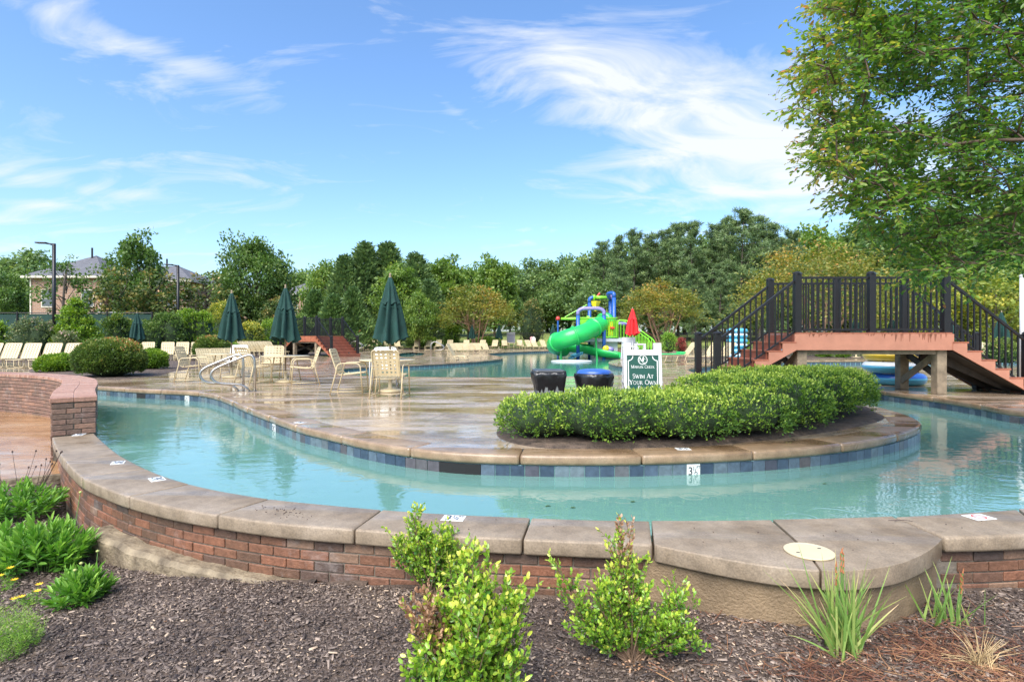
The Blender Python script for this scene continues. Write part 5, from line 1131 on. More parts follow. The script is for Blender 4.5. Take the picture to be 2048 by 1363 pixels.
# ================================================================ VEGETATION
LM = {
 'hedge': leafmat('hedge_leaf', [(0, (0.024, 0.068, 0.014)), (.45, (0.068, 0.172, 0.024)), (.75, (0.207, 0.372, 0.041)), (1, (0.413, 0.578, 0.083))]),
 'holly': leafmat('holly_leaf', [(0, (0.020, 0.056, 0.015)), (.5, (0.075, 0.163, 0.025)), (.8, (0.213, 0.312, 0.050)), (1, (0.425, 0.375, 0.100))]),
 'globe': leafmat('globe_shrub_leaf', [(0, (0.027, 0.062, 0.015)), (.5, (0.094, 0.188, 0.030)), (.78, (0.250, 0.312, 0.062)), (.9, (0.450, 0.250, 0.088)), (1, (0.525, 0.163, 0.075))]),
 'lime': leafmat('bright_shrub_leaf', [(0, (0.037, 0.100, 0.013)), (.5, (0.138, 0.288, 0.027)), (1, (0.375, 0.525, 0.062))]),
 'box': leafmat('boxwood_leaf', [(0, (0.018, 0.074, 0.016)), (.4, (0.067, 0.210, 0.026)), (.75, (0.256, 0.496, 0.044)), (.92, (0.510, 0.660, 0.074)), (1, (0.600, 0.690, 0.120))], .28, .28, .6),
 'dead': leafmat('dead_leaf', [(0, (.20, .115, .055)), (.5, (.40, .27, .13)), (1, (.55, .42, .24))], .25),
 'daisy': leafmat('daisy_leaf', [(0, (0.037, 0.125, 0.019)), (.5, (0.112, 0.312, 0.037)), (1, (0.300, 0.550, 0.088))], .3, .35),
 'fern': leafmat('feathery_leaf', [(0, (0.062, 0.188, 0.025)), (.5, (0.163, 0.362, 0.037)), (1, (0.400, 0.575, 0.088))], .3),
 'iris': leafmat('iris_blade', [(0, (0.075, 0.200, 0.037)), (.5, (0.200, 0.375, 0.075)), (.85, (0.425, 0.525, 0.150)), (1, (0.625, 0.525, 0.250))], .3),
 'myrtle': leafmat('myrtle_leaf', [(0, (0.030, 0.093, 0.020)), (.35, (0.076, 0.203, 0.034)), (.65, (0.186, 0.338, 0.047)), (.85, (0.405, 0.405, 0.068)), (1, (0.439, 0.203, 0.076))], .48, .35, .5),
 'maple': leafmat('broadleaf', [(0, (0.031, 0.081, 0.020)), (.5, (0.094, 0.194, 0.037)), (1, (0.250, 0.362, 0.075))], .35),
 'maple2': leafmat('light_broadleaf', [(0, (0.044, 0.112, 0.022)), (.5, (0.138, 0.263, 0.040)), (1, (0.325, 0.438, 0.075))], .35),
 'dark': leafmat('dark_broadleaf', [(0, (0.050, 0.109, 0.036)), (.5, (0.140, 0.256, 0.070)), (1, (0.312, 0.441, 0.109))], .3),
 'cedar': leafmat('cedar_foliage', [(0, (0.043, 0.106, 0.037)), (.5, (0.124, 0.230, 0.068)), (1, (0.305, 0.461, 0.105))], .2),
 'cedar2': leafmat('green_cedar_foliage', [(0, (0.031, 0.086, 0.025)), (.5, (0.101, 0.204, 0.050)), (.9, (0.219, 0.344, 0.077)), (1, (0.438, 0.250, 0.094))], .2),
 'pine': leafmat('pine_needles', [(0, (0.040, 0.093, 0.036)), (.5, (0.112, 0.206, 0.066)), (1, (0.270, 0.400, 0.125))], .2),
 'orange': leafmat('orange_myrtle_leaf', [(0, (0.062, 0.106, 0.020)), (.35, (0.150, 0.213, 0.031)), (.6, (0.312, 0.288, 0.050)), (.82, (0.450, 0.250, 0.062)), (1, (0.525, 0.200, 0.075))], .35),
 'magnolia': leafmat('magnolia_leaf', [(0, (0.025, 0.062, 0.018)), (.45, (0.081, 0.150, 0.031)), (.7, (0.250, 0.250, 0.062)), (.9, (0.450, 0.300, 0.100)), (1, (0.688, 0.525, 0.300))], .25),
 'yellow': leafmat('yellow_green_leaf', [(0, (0.062, 0.138, 0.025)), (.5, (0.225, 0.312, 0.044)), (1, (0.600, 0.550, 0.075))], .35),
 'rose': leafmat('rose_bush_leaf', [(0, (0.037, 0.075, 0.025)), (.6, (0.125, 0.200, 0.062)), (.86, (0.275, 0.250, 0.112)), (.9, (0.700, 0.525, 0.400)), (1, (0.700, 0.700, 0.650))], .3),
 'red': leafmat('red_shrub_leaf', [(0, (0.125, 0.037, 0.037)), (.6, (0.300, 0.088, 0.062)), (1, (0.375, 0.250, 0.100))], .3),
}
M['bark'] = mat('grey_brown_bark', (.10, .08, .06), .9, var=.35, scale=8, bump=.6, bscale=20); M['bark_red'] = mat('smooth_myrtle_bark', (.28, .17, .10), .6, var=.3, scale=4, bump=.15, bscale=12); M['twig'] = mat('twig_bark', (.16, .10, .06), .8, var=.3, scale=20)
M['core'] = mat('shade_core', (.02, .04, .012), .95, var=.4, scale=14, bump=1., bscale=25)  # added solid filler, coloured as the dark shade deep inside the foliage
def clip(a, lo=0., hi=1.): return np.clip(a, lo, hi)
def lump_union(lumps, n, e=2.6):         # points and normals on the skin of merged rounded lumps: (cx,cy,cz,rx,ry,rz)
    P, Nn = [], []; A = np.array(lumps); area = (A[:, 3] * A[:, 4] + A[:, 3] * A[:, 5] + A[:, 4] * A[:, 5]); cnt = (n * area / area.sum() * 1.6).astype(int)
    for L, c in zip(A, cnt):
        d = unit(rng.normal(size=(c, 3))); d[:, 2] = np.where(d[:, 2] < -.55, -d[:, 2], d[:, 2])
        r = (np.abs(d) ** e).sum(1) ** (-1 / e); p = d * r[:, None]; q = L[:3] + p * L[3:6]
        nn = unit(np.sign(p) * np.abs(p) ** (e - 1) / L[3:6]); keep = np.ones(len(q), bool)
        for K in A:
            if K is L or np.array_equal(K, L): continue
            keep &= (np.abs((q - K[:3]) / (K[3:6] * .97)) ** e).sum(1) > 1
        P.append(q[keep]); Nn.append(nn[keep])
    return np.concatenate(P), np.concatenate(Nn)
def lump_mesh(lumps, k, m, e=2.6, name='shade_core'):
    b = MB()
    for L in lumps:
        prof = []; vs = []; n, mm = 14, 8
        for i in range(mm + 1):
            for j in range(n):
                th, ph = math.pi * i / mm, 2 * math.pi * j / n; d = np.array([math.sin(th) * math.cos(ph), math.sin(th) * math.sin(ph), math.cos(th)]); r = (np.abs(d) ** e).sum() ** (-1 / e)
                q = d * r * k; vs.append((L[0] + q[0] * L[3], L[1] + q[1] * L[4], L[2] + q[2] * L[5]))
        b.add(vs, [(i * n + j, i * n + (j + 1) % n, (i + 1) * n + (j + 1) % n, (i + 1) * n + j) for i in range(mm) for j in range(n)])
    return b.mesh(name, m, True)
def shrub_parts(lumps, n, lm, L, W, core=.84, tips=6, vtop=.25, depth=.09, e=2.6, spread=.9, zmin=.02, shape='diamond', vfn=None, rough=.02):
    P, Nn = lump_union(lumps, n // tips, e)
    bump_ = np.array([noise.noise(Vector(p * 4.5)) for p in P]); P = P + Nn * (bump_[:, None] * depth * .7)
    tone = np.array([noise.noise(Vector(p * 3.1 + 7)) for p in P]) * .25
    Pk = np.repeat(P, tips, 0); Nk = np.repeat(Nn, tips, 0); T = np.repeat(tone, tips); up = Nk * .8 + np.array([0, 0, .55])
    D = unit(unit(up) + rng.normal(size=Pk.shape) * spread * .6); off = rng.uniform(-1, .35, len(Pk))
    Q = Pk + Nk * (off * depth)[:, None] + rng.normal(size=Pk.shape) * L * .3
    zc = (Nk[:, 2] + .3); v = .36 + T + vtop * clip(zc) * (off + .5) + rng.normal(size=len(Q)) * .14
    if vfn is not None: v = vfn(Q, Nk, v, off)
    keep = Q[:, 2] > zmin; Q, D, v = Q[keep], D[keep], v[keep]
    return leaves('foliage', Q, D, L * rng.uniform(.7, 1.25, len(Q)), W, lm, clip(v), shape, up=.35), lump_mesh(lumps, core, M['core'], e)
def shrub(name, label, lumps, n, lm, L, W, cat='shrub', group=None, loc=(0, 0, 0), stems=5, **k):
    t = thing(name, label, cat, loc, 0, group); a, c = shrub_parts(lumps, n, LM[lm], L, W, **k); obj('foliage', a, t); obj('shade_core', c, t)
    b = MB()
    for Lp in lumps:
        for i in range(stems): aa = rnd.uniform(0, 6.3); b.tube([(Lp[0] + .06 * math.cos(aa), Lp[1] + .06 * math.sin(aa), 0), (Lp[0] + Lp[3] * .35 * math.cos(aa), Lp[1] + Lp[4] * .35 * math.sin(aa), Lp[2])], [.016, .008], 5)
    b.build('stems', M['twig'], t); return t

# ---- the long clipped hedge on the island
HL = [(.42, 6.90, .24, .58, .62, .235), (1.1, 6.76, .275, .66, .72, .27), (1.95, 6.83, .265, .66, .74, .255), (2.7, 7.12, .29, .66, .80, .28), (3.4, 7.56, .345, .66, .80, .335), (4.1, 8.20, .39, .68, .78, .345), (4.75, 8.75, .385, .66, .7, .335), (5.25, 9.25, .37, .52, .55, .31),
      (2.0, 7.60, .25, .6, .5, .24), (3.0, 8.10, .34, .7, .6, .31), (3.7, 8.80, .38, .7, .6, .33), (4.5, 9.40, .37, .7, .5, .32)]
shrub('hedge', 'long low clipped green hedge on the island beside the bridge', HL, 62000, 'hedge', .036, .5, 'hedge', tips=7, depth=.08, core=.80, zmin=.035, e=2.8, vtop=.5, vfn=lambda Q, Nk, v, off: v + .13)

# ---- clipped shrubs at the left
def px_lump(px, pyb, wpx, ytop, e=1.0):
    d = F * H / (pyb - YH); d2 = d + wpx * d / F * .4; x = xat(px, d2); r = wpx * d2 / F / 2; zt = zat(ytop, d2); return (x, d2, zt * .47, r, r * .95, zt * .55)
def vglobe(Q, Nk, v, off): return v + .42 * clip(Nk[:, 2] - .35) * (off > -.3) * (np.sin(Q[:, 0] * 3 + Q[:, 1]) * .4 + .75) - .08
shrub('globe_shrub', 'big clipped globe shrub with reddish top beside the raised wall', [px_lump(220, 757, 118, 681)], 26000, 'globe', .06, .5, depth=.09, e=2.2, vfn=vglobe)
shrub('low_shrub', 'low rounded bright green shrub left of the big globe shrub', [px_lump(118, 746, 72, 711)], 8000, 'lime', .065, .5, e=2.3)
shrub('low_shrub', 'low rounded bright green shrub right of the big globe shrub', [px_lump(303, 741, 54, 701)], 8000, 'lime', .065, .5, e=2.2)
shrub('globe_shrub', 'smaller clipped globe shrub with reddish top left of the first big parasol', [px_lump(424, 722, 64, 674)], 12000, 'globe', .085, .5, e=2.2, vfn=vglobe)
shrub('low_shrub', 'small green shrub just behind the second globe shrub', [px_lump(462, 716, 40, 688)], 4000, 'lime', .09, .5, e=2.2)
def bushy(px, ytop, d, wpx, lm, label, n=7000, L=.14, lumps=6, name='bush', cone=False, z0=0, W=.55):
    r = wpx * d / F / 2; zt = zat(ytop, d); x = xat(px, d); Ls = []
    for i in range(lumps):
        if cone: f = i / max(1, lumps - 1); rr = r * (1 - .72 * f); Ls.append((rnd.uniform(-.1, .1) * r, rnd.uniform(-.1, .1) * r, zt * (.25 + .6 * f), rr, rr, zt * .24))
        else:
            a = rnd.uniform(0, 6.3); q = rnd.uniform(.25, .6) * r; h = rnd.uniform(.75, 1.) * zt if i else zt; Ls.append((q * math.cos(a) if i else 0, q * math.sin(a) * .8, h * .5, r * rnd.uniform(.45, .62), r * rnd.uniform(.45, .6), h * .52))
    return shrub(name, label, Ls, n, lm, L, W, loc=(x, d, z0), depth=.28, tips=6, core=.7, e=2.1, spread=1.2, vtop=.35, stems=2)
bushy(150, 608, 31, 92, 'lime', 'tall cone-shaped bright green bush by the left light pole', 13000, .13, 5, cone=True)
bushy(62, 640, 30, 90, 'rose', 'loose rose bush with pale blooms before the windscreen', 5200, .12, 6)
bushy(118, 668, 29, 70, 'rose', 'low rose bush left of the cone-shaped bush', 3000, .12, 4)
bushy(244, 632, 36, 70, 'holly', 'round dark green bush below the backboard', 7000, .13, 5)
bushy(318, 628, 38, 84, 'maple', 'soft olive-green bush behind the dark parasol', 8000, .13, 6)
bushy(384, 622, 40, 84, 'lime', 'bright green bush right of the second light pole', 9000, .14, 6)
bushy(440, 606, 44, 76, 'yellow', 'yellow-green bush behind the leftmost big parasol', 7000, .15, 6)
bushy(500, 648, 42, 70, 'yellow', 'low yellow-green bush between the two left big parasols', 6000, .15, 5)
bushy(560, 640, 46, 80, 'lime', 'bright green bush behind the middle big parasol', 7000, .15, 5)
bushy(600, 630, 47, 70, 'maple', 'olive bush left of the far footbridge', 6000, .15, 5)
bushy(-30, 640, 32, 90, 'lime', 'green bush at the left picture edge', 6000, .14, 5)
for px, yt, d, wd, lm, lab in ((850, 672, 63, 62, 'lime', 'low green bush behind the far loungers, left of the myrtle'), (905, 652, 64, 44, 'lime', 'bright bush right beside the far myrtle trunk'), (975, 676, 63.5, 90, 'lime', 'low green bush under the far myrtle'), (1065, 600, 66, 62, 'magnolia', 'young magnolia with yellowish leaves left of the play tower'),
                              (1335, 668, 40, 32, 'fern', 'clump of ornamental grass right of the sign'), (1362, 678, 41, 26, 'red', 'dark red shrub beside the ornamental grass'), (1690, 700, 33.5, 38, 'lime', 'small green shrub seen below the footbridge'), (1648, 702, 34, 30, 'lime', 'small green shrub at the myrtle foot seen below the footbridge'),
                              (2000, 682, 24, 74, 'globe', 'green and reddish shrub behind the right stair railing'), (1480, 676, 36, 44, 'fern', 'grassy clump beside the left bridge stairs')):
    bushy(px, yt, d, wd, lm, lab, 5000, .16 if d > 50 else .09, 4)

# ---- trees
def limb(b, p, q, r0, r1, bend=.1, n=5, k=5):
    p, q = Vector(p), Vector(q); L = (q - p).length; off = Vector((rnd.uniform(-1, 1), rnd.uniform(-1, 1), rnd.uniform(-.2, .6))) * L * bend
    pts = [p.lerp(q, i / n) + off * math.sin(math.pi * i / n) for i in range(n + 1)]; b.tube(pts, [r0 + (r1 - r0) * i / n for i in range(n + 1)], k); return pts
def tree_broad(seed, h=10., r=3.6, clumps=190, per=58, leaf=.40, lm='maple', base=.22, bark='bark', flat=1., rag=.5):
    rnd.seed(seed); g = np.random.default_rng(seed); b = MB(); cz, rz_ = h * (base + 1) / 2, h * (1 - base) / 2 * flat
    limb(b, (0, 0, -.2), (rnd.uniform(-.2, .2), rnd.uniform(-.2, .2), h * .75), h * .022, h * .006, .03, 8, 7); C = []
    d = unit(g.normal(size=(clumps * 2, 3)))[:clumps]; rad = g.uniform(.35, 1, clumps) ** .5
    wob = np.array([1 + rag * noise.noise(Vector(q * 1.7 + seed)) for q in d]); top = 1 - .35 * np.clip(d[:, 2], 0, 1) * 0
    C = np.stack([d[:, 0] * rad * wob * r, d[:, 1] * rad * wob * r, cz + d[:, 2] * rad * wob * rz_], 1)
    C[:, :2] *= np.where(C[:, 2:] > cz, 1 - .25 * ((C[:, 2:] - cz) / rz_) ** 2, 1)
    for i in range(0, clumps, 4): limb(b, (0, 0, max(h * base * .8, C[i, 2] - r * .9)), C[i], h * .006, .012, .12, 4, 4)
    cr = r * g.uniform(.16, .3, clumps); P = np.repeat(C, per, 0) + unit(g.normal(size=(clumps * per, 3))) * (np.repeat(cr, per) * g.uniform(.3, 1, clumps * per))[:, None] * np.array([1.1, 1.1, .75])
    rel = (P - np.repeat(C, per, 0)) / np.repeat(cr, per)[:, None]
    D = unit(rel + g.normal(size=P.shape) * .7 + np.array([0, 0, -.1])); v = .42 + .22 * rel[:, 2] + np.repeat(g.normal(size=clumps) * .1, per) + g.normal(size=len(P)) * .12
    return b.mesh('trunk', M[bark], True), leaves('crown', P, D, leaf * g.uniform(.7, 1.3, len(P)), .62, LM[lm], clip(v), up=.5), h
def tree_cedar(seed, h=11., r=2.6, lm='cedar', n=7500, leaf=.42):
    rnd.seed(seed); g = np.random.default_rng(seed); b = MB(); limb(b, (0, 0, -.2), (0, 0, h * .95), h * .02, .02, .01, 6, 6)
    f = g.uniform(0, 1, n // 5) ** .8; a = g.uniform(0, 2 * math.pi, n // 5); lob = 1 + .5 * np.array([noise.noise(Vector((math.cos(x) * 1.6, math.sin(x) * 1.6, y * 4 + seed))) for x, y in zip(a, f)])
    rr = r * (1 - f) ** .9 * lob * g.uniform(.6, 1, len(f)) + .05; C = np.stack([rr * np.cos(a), rr * np.sin(a), .3 + f * h * .97], 1); P = np.repeat(C, 5, 0) + g.normal(size=(len(C) * 5, 3)) * .16
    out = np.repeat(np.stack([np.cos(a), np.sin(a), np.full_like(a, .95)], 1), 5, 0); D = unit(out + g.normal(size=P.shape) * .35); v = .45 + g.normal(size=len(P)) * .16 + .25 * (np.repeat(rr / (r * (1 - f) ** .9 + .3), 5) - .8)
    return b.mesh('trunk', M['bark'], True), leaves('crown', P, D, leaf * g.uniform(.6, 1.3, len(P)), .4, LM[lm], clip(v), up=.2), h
def tree_pine(seed, h=17., r=3.4, tufts=400, lm='pine', base=.2):
    rnd.seed(seed); g = np.random.default_rng(seed); b = MB(); tp = limb(b, (0, 0, -.2), (rnd.uniform(-.5, .5), rnd.uniform(-.5, .5), h * .97), h * .014, .03, .012, 8, 7); C = []
    nb = 58
    for i in range(nb):
        f = base + (1 - base) * (i + rnd.random()) / nb; z = h * f; a = rnd.uniform(0, 6.28); L = r * (1 - ((f - base) / (1 - base)) ** 2.2 * .8) * rnd.uniform(.55, 1.1); e = (math.cos(a) * L, math.sin(a) * L, min(h * 1.0, z + L * rnd.uniform(.05, .5)))
        pts = limb(b, (0, 0, z), e, .05, .015, .08, 4, 4); m = tufts // nb
        for k in range(m): q = pts[-1].lerp(pts[1], rnd.random()); C.append((q.x + rnd.gauss(0, .32), q.y + rnd.gauss(0, .32), q.z + rnd.gauss(.12, .22)))
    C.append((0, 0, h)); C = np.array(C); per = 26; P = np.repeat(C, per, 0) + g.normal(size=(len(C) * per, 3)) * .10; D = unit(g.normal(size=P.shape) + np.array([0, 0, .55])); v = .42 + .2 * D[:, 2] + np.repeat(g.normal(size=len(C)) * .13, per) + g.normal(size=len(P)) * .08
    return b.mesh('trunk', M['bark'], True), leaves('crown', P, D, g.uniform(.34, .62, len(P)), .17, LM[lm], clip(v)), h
def tree_myrtle(seed, h=6., r=3.4, lm='orange', base=.26, n=190, per=44, leaf=.2):
    rnd.seed(seed); g = np.random.default_rng(seed); b = MB(); C = []
    for i in range(n):
        a = g.uniform(0, 6.28); q = g.uniform(0, 1) ** .5; dome = math.sqrt(max(0, 1 - (q * .98) ** 2)); lo = h * (base + .13 * (1 - q)); z = lo + (h - lo) * dome * (g.uniform(.35, 1) ** .6) * (1 + .18 * noise.noise(Vector((math.cos(a) * 2 * q, math.sin(a) * 2 * q, seed)))); C.append((math.cos(a) * q * r, math.sin(a) * q * r, max(lo, z)))
    C = np.array(C)
    for i in range(5):
        a = i * 1.26 + rnd.random(); k = rnd.uniform(.35, .6) * r; pts = limb(b, (.12 * math.cos(a), .12 * math.sin(a), -.1), (math.cos(a) * k, math.sin(a) * k, h * rnd.uniform(.6, .75)), h * .014, h * .005, .08, 6, 6)
        for j in range(7):
            c = C[rnd.randrange(n)]; limb(b, pts[rnd.choice((2, 3, 4, 5))], c, h * .004, .008, .1, 4, 4)
    P = np.repeat(C, per, 0) + g.normal(size=(n * per, 3)) * np.array([.34, .34, .15]) * r / 3.4; D = unit(g.normal(size=P.shape) * np.array([1, 1, .5]) + np.array([0, 0, .15])); hz_ = (P[:, 2] - h * base) / (h * (1 - base))
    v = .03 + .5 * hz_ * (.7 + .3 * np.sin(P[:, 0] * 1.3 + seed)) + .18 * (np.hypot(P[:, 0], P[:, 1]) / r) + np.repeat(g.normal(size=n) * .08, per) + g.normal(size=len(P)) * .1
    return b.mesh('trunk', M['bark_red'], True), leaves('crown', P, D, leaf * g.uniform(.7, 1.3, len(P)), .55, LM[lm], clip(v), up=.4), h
TREES = {'maple_a': tree_broad(1), 'maple_b': tree_broad(2, r=4.2, rag=.7), 'maple_c': tree_broad(3, lm='maple2', r=3.2), 'maple_d': tree_broad(4, lm='maple2', r=4., rag=.6), 'dark_a': tree_broad(5, lm='dark', r=4.4), 'dark_b': tree_broad(6, lm='dark', r=3.8, rag=.7), 'thin': tree_broad(7, r=2.6, clumps=60, per=34, rag=.8, lm='maple', leaf=.3),
         'wide': tree_broad(8, r=4.8, h=10.5, clumps=330, per=60, lm='maple', base=.12, leaf=.36, rag=.6), 'cedar_a': tree_cedar(11), 'cedar_b': tree_cedar(12, r=3.0), 'cedar_c': tree_cedar(13, lm='cedar2', r=3.2, h=7), 'cedar_d': tree_cedar(14, lm='cedar2', r=2.8, h=6), 'pine_a': tree_pine(21), 'pine_b': tree_pine(22, r=4.2, tufts=480), 'pine_c': tree_pine(23, r=3.6, base=.14, tufts=460),
         'myrtle_o': tree_myrtle(31), 'myrtle_g': tree_myrtle(32, base=.3), 'myrtle_w': tree_myrtle(33, h=8, r=5.6, n=330, per=50, leaf=.2, base=.16), 'magnolia': tree_broad(41, h=6, r=2.2, lm='magnolia', clumps=110, per=44, leaf=.24, base=.08, rag=.4), 'yellow': tree_broad(42, h=6, r=3., lm='yellow', clumps=140, per=44, leaf=.24, base=.06, rag=.6)}
rnd.seed(5)
def tree(kind, px, ytop, d, wk, label, group=None, name='tree', z0=None):
    tr, cr, h = TREES[kind]; x = xat(px, d); z = gz(x, d) - .03 if z0 is None else z0; s = (zat(ytop, d) - z) / (h * 1.02)
    t = thing(name, label, 'tree', (x, d, z), rnd.uniform(0, 6.28), group); t.scale = (s * wk, s * wk, s); obj('trunk', tr, t); obj('crown', cr, t); return t
GW = 'trees beyond the pool fences'
TL_ = [
 ('dark_a', -40, 505, 82, 1.20, 'dark broadleaf tree at the left edge beyond the windscreen'), ('dark_b', 48, 503, 78, 1.10, 'dark rounded tree behind the left end of the brick house'), ('maple_b', 8, 545, 66, 0.74, 'mid-green tree at the far left in front of the dark ones'), ('maple_a', -60, 560, 58, 0.81, 'tree just outside the left edge with branches reaching in'),
 ('thin', 132, 488, 45, 0.93, 'thin open-crowned tree in front of the brick house by the light pole'), ('maple_a', 277, 473, 52, 0.70, 'mid-green tree rising right of the house roof'), ('magnolia', 243, 548, 46, 1.05, 'yellowish magnolia below the mid-green tree'), ('magnolia', 312, 552, 47, 1.15, 'yellowish magnolia left of the second light pole'), ('magnolia', 415, 556, 50, 1.20, 'yellowish magnolia right of the second light pole'),
 ('maple_c', 380, 548, 68, 0.81, 'slim light tree behind the second light pole'), ('wide', 513, 470, 56, 0.73, 'big full green tree above the two left parasols'), ('magnolia', 556, 600, 50, 1.20, 'low magnolia beside the middle big parasol'), ('dark_b', 440, 552, 85, 1.20, 'dark tree far behind between pole and big tree'),
 ('maple_d', 652, 526, 78, 0.67, 'light green tree left of the dark cedars'), ('cedar_b', 690, 512, 72, 1.40, 'dark cedar, leftmost of the tall cedars'), ('cedar_a', 730, 487, 74, 1.47, 'tall dark cedar left of the tallest parasol'), ('cedar_a', 776, 486, 76, 1.47, 'tall pointed dark cedar behind the tallest parasol'), ('cedar_b', 832, 508, 72, 1.47, 'dark cedar right of the tallest parasol'), ('cedar_b', 860, 560, 68, 1.54, 'dark cedar in the gap left of the orange myrtle'),
 ('cedar_c', 630, 585, 52, 1.05, 'bushy green cedar above the far footbridge at left'), ('cedar_d', 668, 596, 50, 1.10, 'bushy green cedar with brownish tips above the far footbridge'), ('cedar_c', 706, 580, 52, 1.05, 'bushy green cedar right above the far footbridge'), ('maple_c', 795, 524, 62, 0.85, 'light leafy tree behind the tallest parasol'), ('maple_d', 838, 588, 58, 0.74, 'low light leafy tree right of the tallest parasol'),
 ('maple_c', 890, 508, 74, 0.81, 'light green upright tree between cedars and orange myrtle'), ('maple_d', 936, 538, 84, 0.81, 'light green tree behind the orange myrtle'), ('maple_c', 990, 508, 72, 0.74, 'upright bright green tree right behind the orange myrtle'), ('dark_a', 1045, 524, 116, 0.95, 'dark rounded tree right of the orange myrtle'), ('dark_b', 1095, 522, 120, 1.00, 'dark tree left of the play tower'), ('dark_a', 1140, 516, 122, 1.00, 'dark tree behind the green slide'), ('dark_b', 1020, 585, 108, 1.00, 'low dark tree at the lawn edge behind the orange myrtle'),
 ('dark_b', 1085, 575, 112, 1.20, 'low dark tree above the lawn left of the tower'), ('dark_a', 1150, 570, 114, 1.20, 'low dark tree behind the play tower'), ('myrtle_o', 953, 573, 61, 1.12, 'round orange-topped crape myrtle with brown trunk behind far loungers'), ('myrtle_g', 1325, 566, 58, 1.15, 'rounded green and orange crape myrtle right of the red parasol'),
 ('pine_a', 1205, 484, 86, 1.10, 'pine, leftmost of the pine stand'), ('pine_b', 1268, 462, 88, 1.05, 'pine above the red parasol'), ('pine_c', 1330, 460, 86, 1.10, 'pine left of the tallest pines'), ('pine_b', 1385, 445, 84, 1.05, 'pine in the middle of the stand'), ('pine_a', 1428, 452, 90, 1.20, 'slim pine behind the middle pines'), ('pine_b', 1482, 420, 82, 1.05, 'tallest pine with spreading crown'), ('pine_c', 1548, 448, 84, 1.05, 'pine at the right end of the stand'), ('pine_c', 1240, 520, 80, 1.20, 'shorter pine behind the play tower'), ('pine_b', 1440, 530, 70, 1.20, 'lower pine behind the bridge stairs'), ('pine_c', 1390, 540, 68, 1.20, 'lower pine left of the bridge stairs'), ('pine_a', 1520, 540, 72, 1.30, 'lower pine behind the left bridge post'),
 ('dark_a', 1200, 560, 84, 1.10, 'dark low tree between tower and pines'), ('dark_b', 1300, 560, 90, 1.30, 'dark low tree behind the green and orange myrtle'), ('dark_a', 1400, 575, 92, 1.40, 'dark low tree filling below the middle pines'), ('dark_b', 1490, 575, 92, 1.30, 'dark low tree filling below the tallest pine'), ('dark_a', 1590, 540, 90, 1.30, 'dark tree behind the orange bridge myrtle at left'),
 ('myrtle_w', 1640, 478, 37, 1.00, 'wide orange and green crape myrtle behind the near footbridge'), ('maple_d', 1630, 456, 105, 0.89, 'far light green tree above the wide orange myrtle'), ('dark_b', 1700, 455, 110, 1.20, 'far bluish tree above the wide orange myrtle at right'), ('dark_a', 1770, 445, 105, 1.20, 'far dark tree behind the overhanging branch'), ('dark_b', 1850, 420, 95, 1.20, 'dark tree behind the overhanging branch near its middle'), ('dark_a', 1940, 405, 90, 1.20, 'dark tree behind the overhanging branch near the right edge'), ('dark_b', 2050, 400, 88, 1.30, 'dark tree at the right edge behind the branch'),
 ('dark_a', 1690, 560, 70, 1.30, 'low dark tree behind the footbridge middle'), ('dark_b', 1800, 545, 66, 1.20, 'low dark tree behind the footbridge right half'), ('yellow', 1790, 570, 44, 1.00, 'yellow-green bushy tree behind the footbridge railing'), ('yellow', 1888, 552, 42, 1.10, 'yellow-green bushy tree behind the last footbridge post'), ('yellow', 1985, 545, 40, 1.10, 'yellow-green bushy tree behind the right stairs'), ('maple_c', 2045, 520, 46, 0.89, 'light green tree at the right edge behind the stairs'), ('dark_b', 1940, 520, 60, 1.20, 'dark tree between the yellow-green ones at right'),
 ('maple_b', 585, 545, 96, 1.0, 'distant green tree left of the cedars'), ('dark_b', 620, 540, 100, 1.1, 'distant dark tree behind the light tree left of the cedars'), ('dark_a', 710, 520, 92, 1.0, 'dark tree filling behind the tall cedars'), ('dark_b', 800, 515, 94, 1.0, 'dark tree filling behind the tallest parasol'), ('maple_b', 870, 530, 98, 1.0, 'distant green tree right of the cedars'), ('maple_a', 960, 530, 100, 1.1, 'distant green tree above the orange myrtle'),
 ('dark_b', 1180, 505, 100, 1.0, 'distant dark tree left of the pine stand'), ('dark_a', 1240, 495, 104, 1.0, 'distant dark tree inside the pine stand at left'), ('dark_b', 1310, 488, 106, 1.0, 'distant dark tree inside the pine stand'), ('dark_a', 1370, 480, 106, 1.0, 'distant dark tree behind the middle pines'), ('dark_b', 1430, 478, 104, 1.0, 'distant dark tree left of the tallest pine'), ('dark_a', 1510, 472, 104, 1.0, 'distant dark tree right of the tallest pine'), ('pine_c', 1235, 474, 90, 1.0, 'pine between the leftmost pine and the one above the parasol'), ('pine_a', 1300, 470, 92, 1.2, 'slim pine above the green and orange myrtle'), ('pine_b', 1356, 448, 90, 1.0, 'pine just left of the middle one'), ('pine_c', 1450, 436, 88, 1.0, 'pine just left of the tallest'), ('pine_a', 1515, 434, 86, 1.1, 'pine just right of the tallest'), ('pine_b', 1580, 462, 90, 1.0, 'pine behind the left edge of the orange bridge myrtle'),
]
for k in TL_: tree(*k, GW)
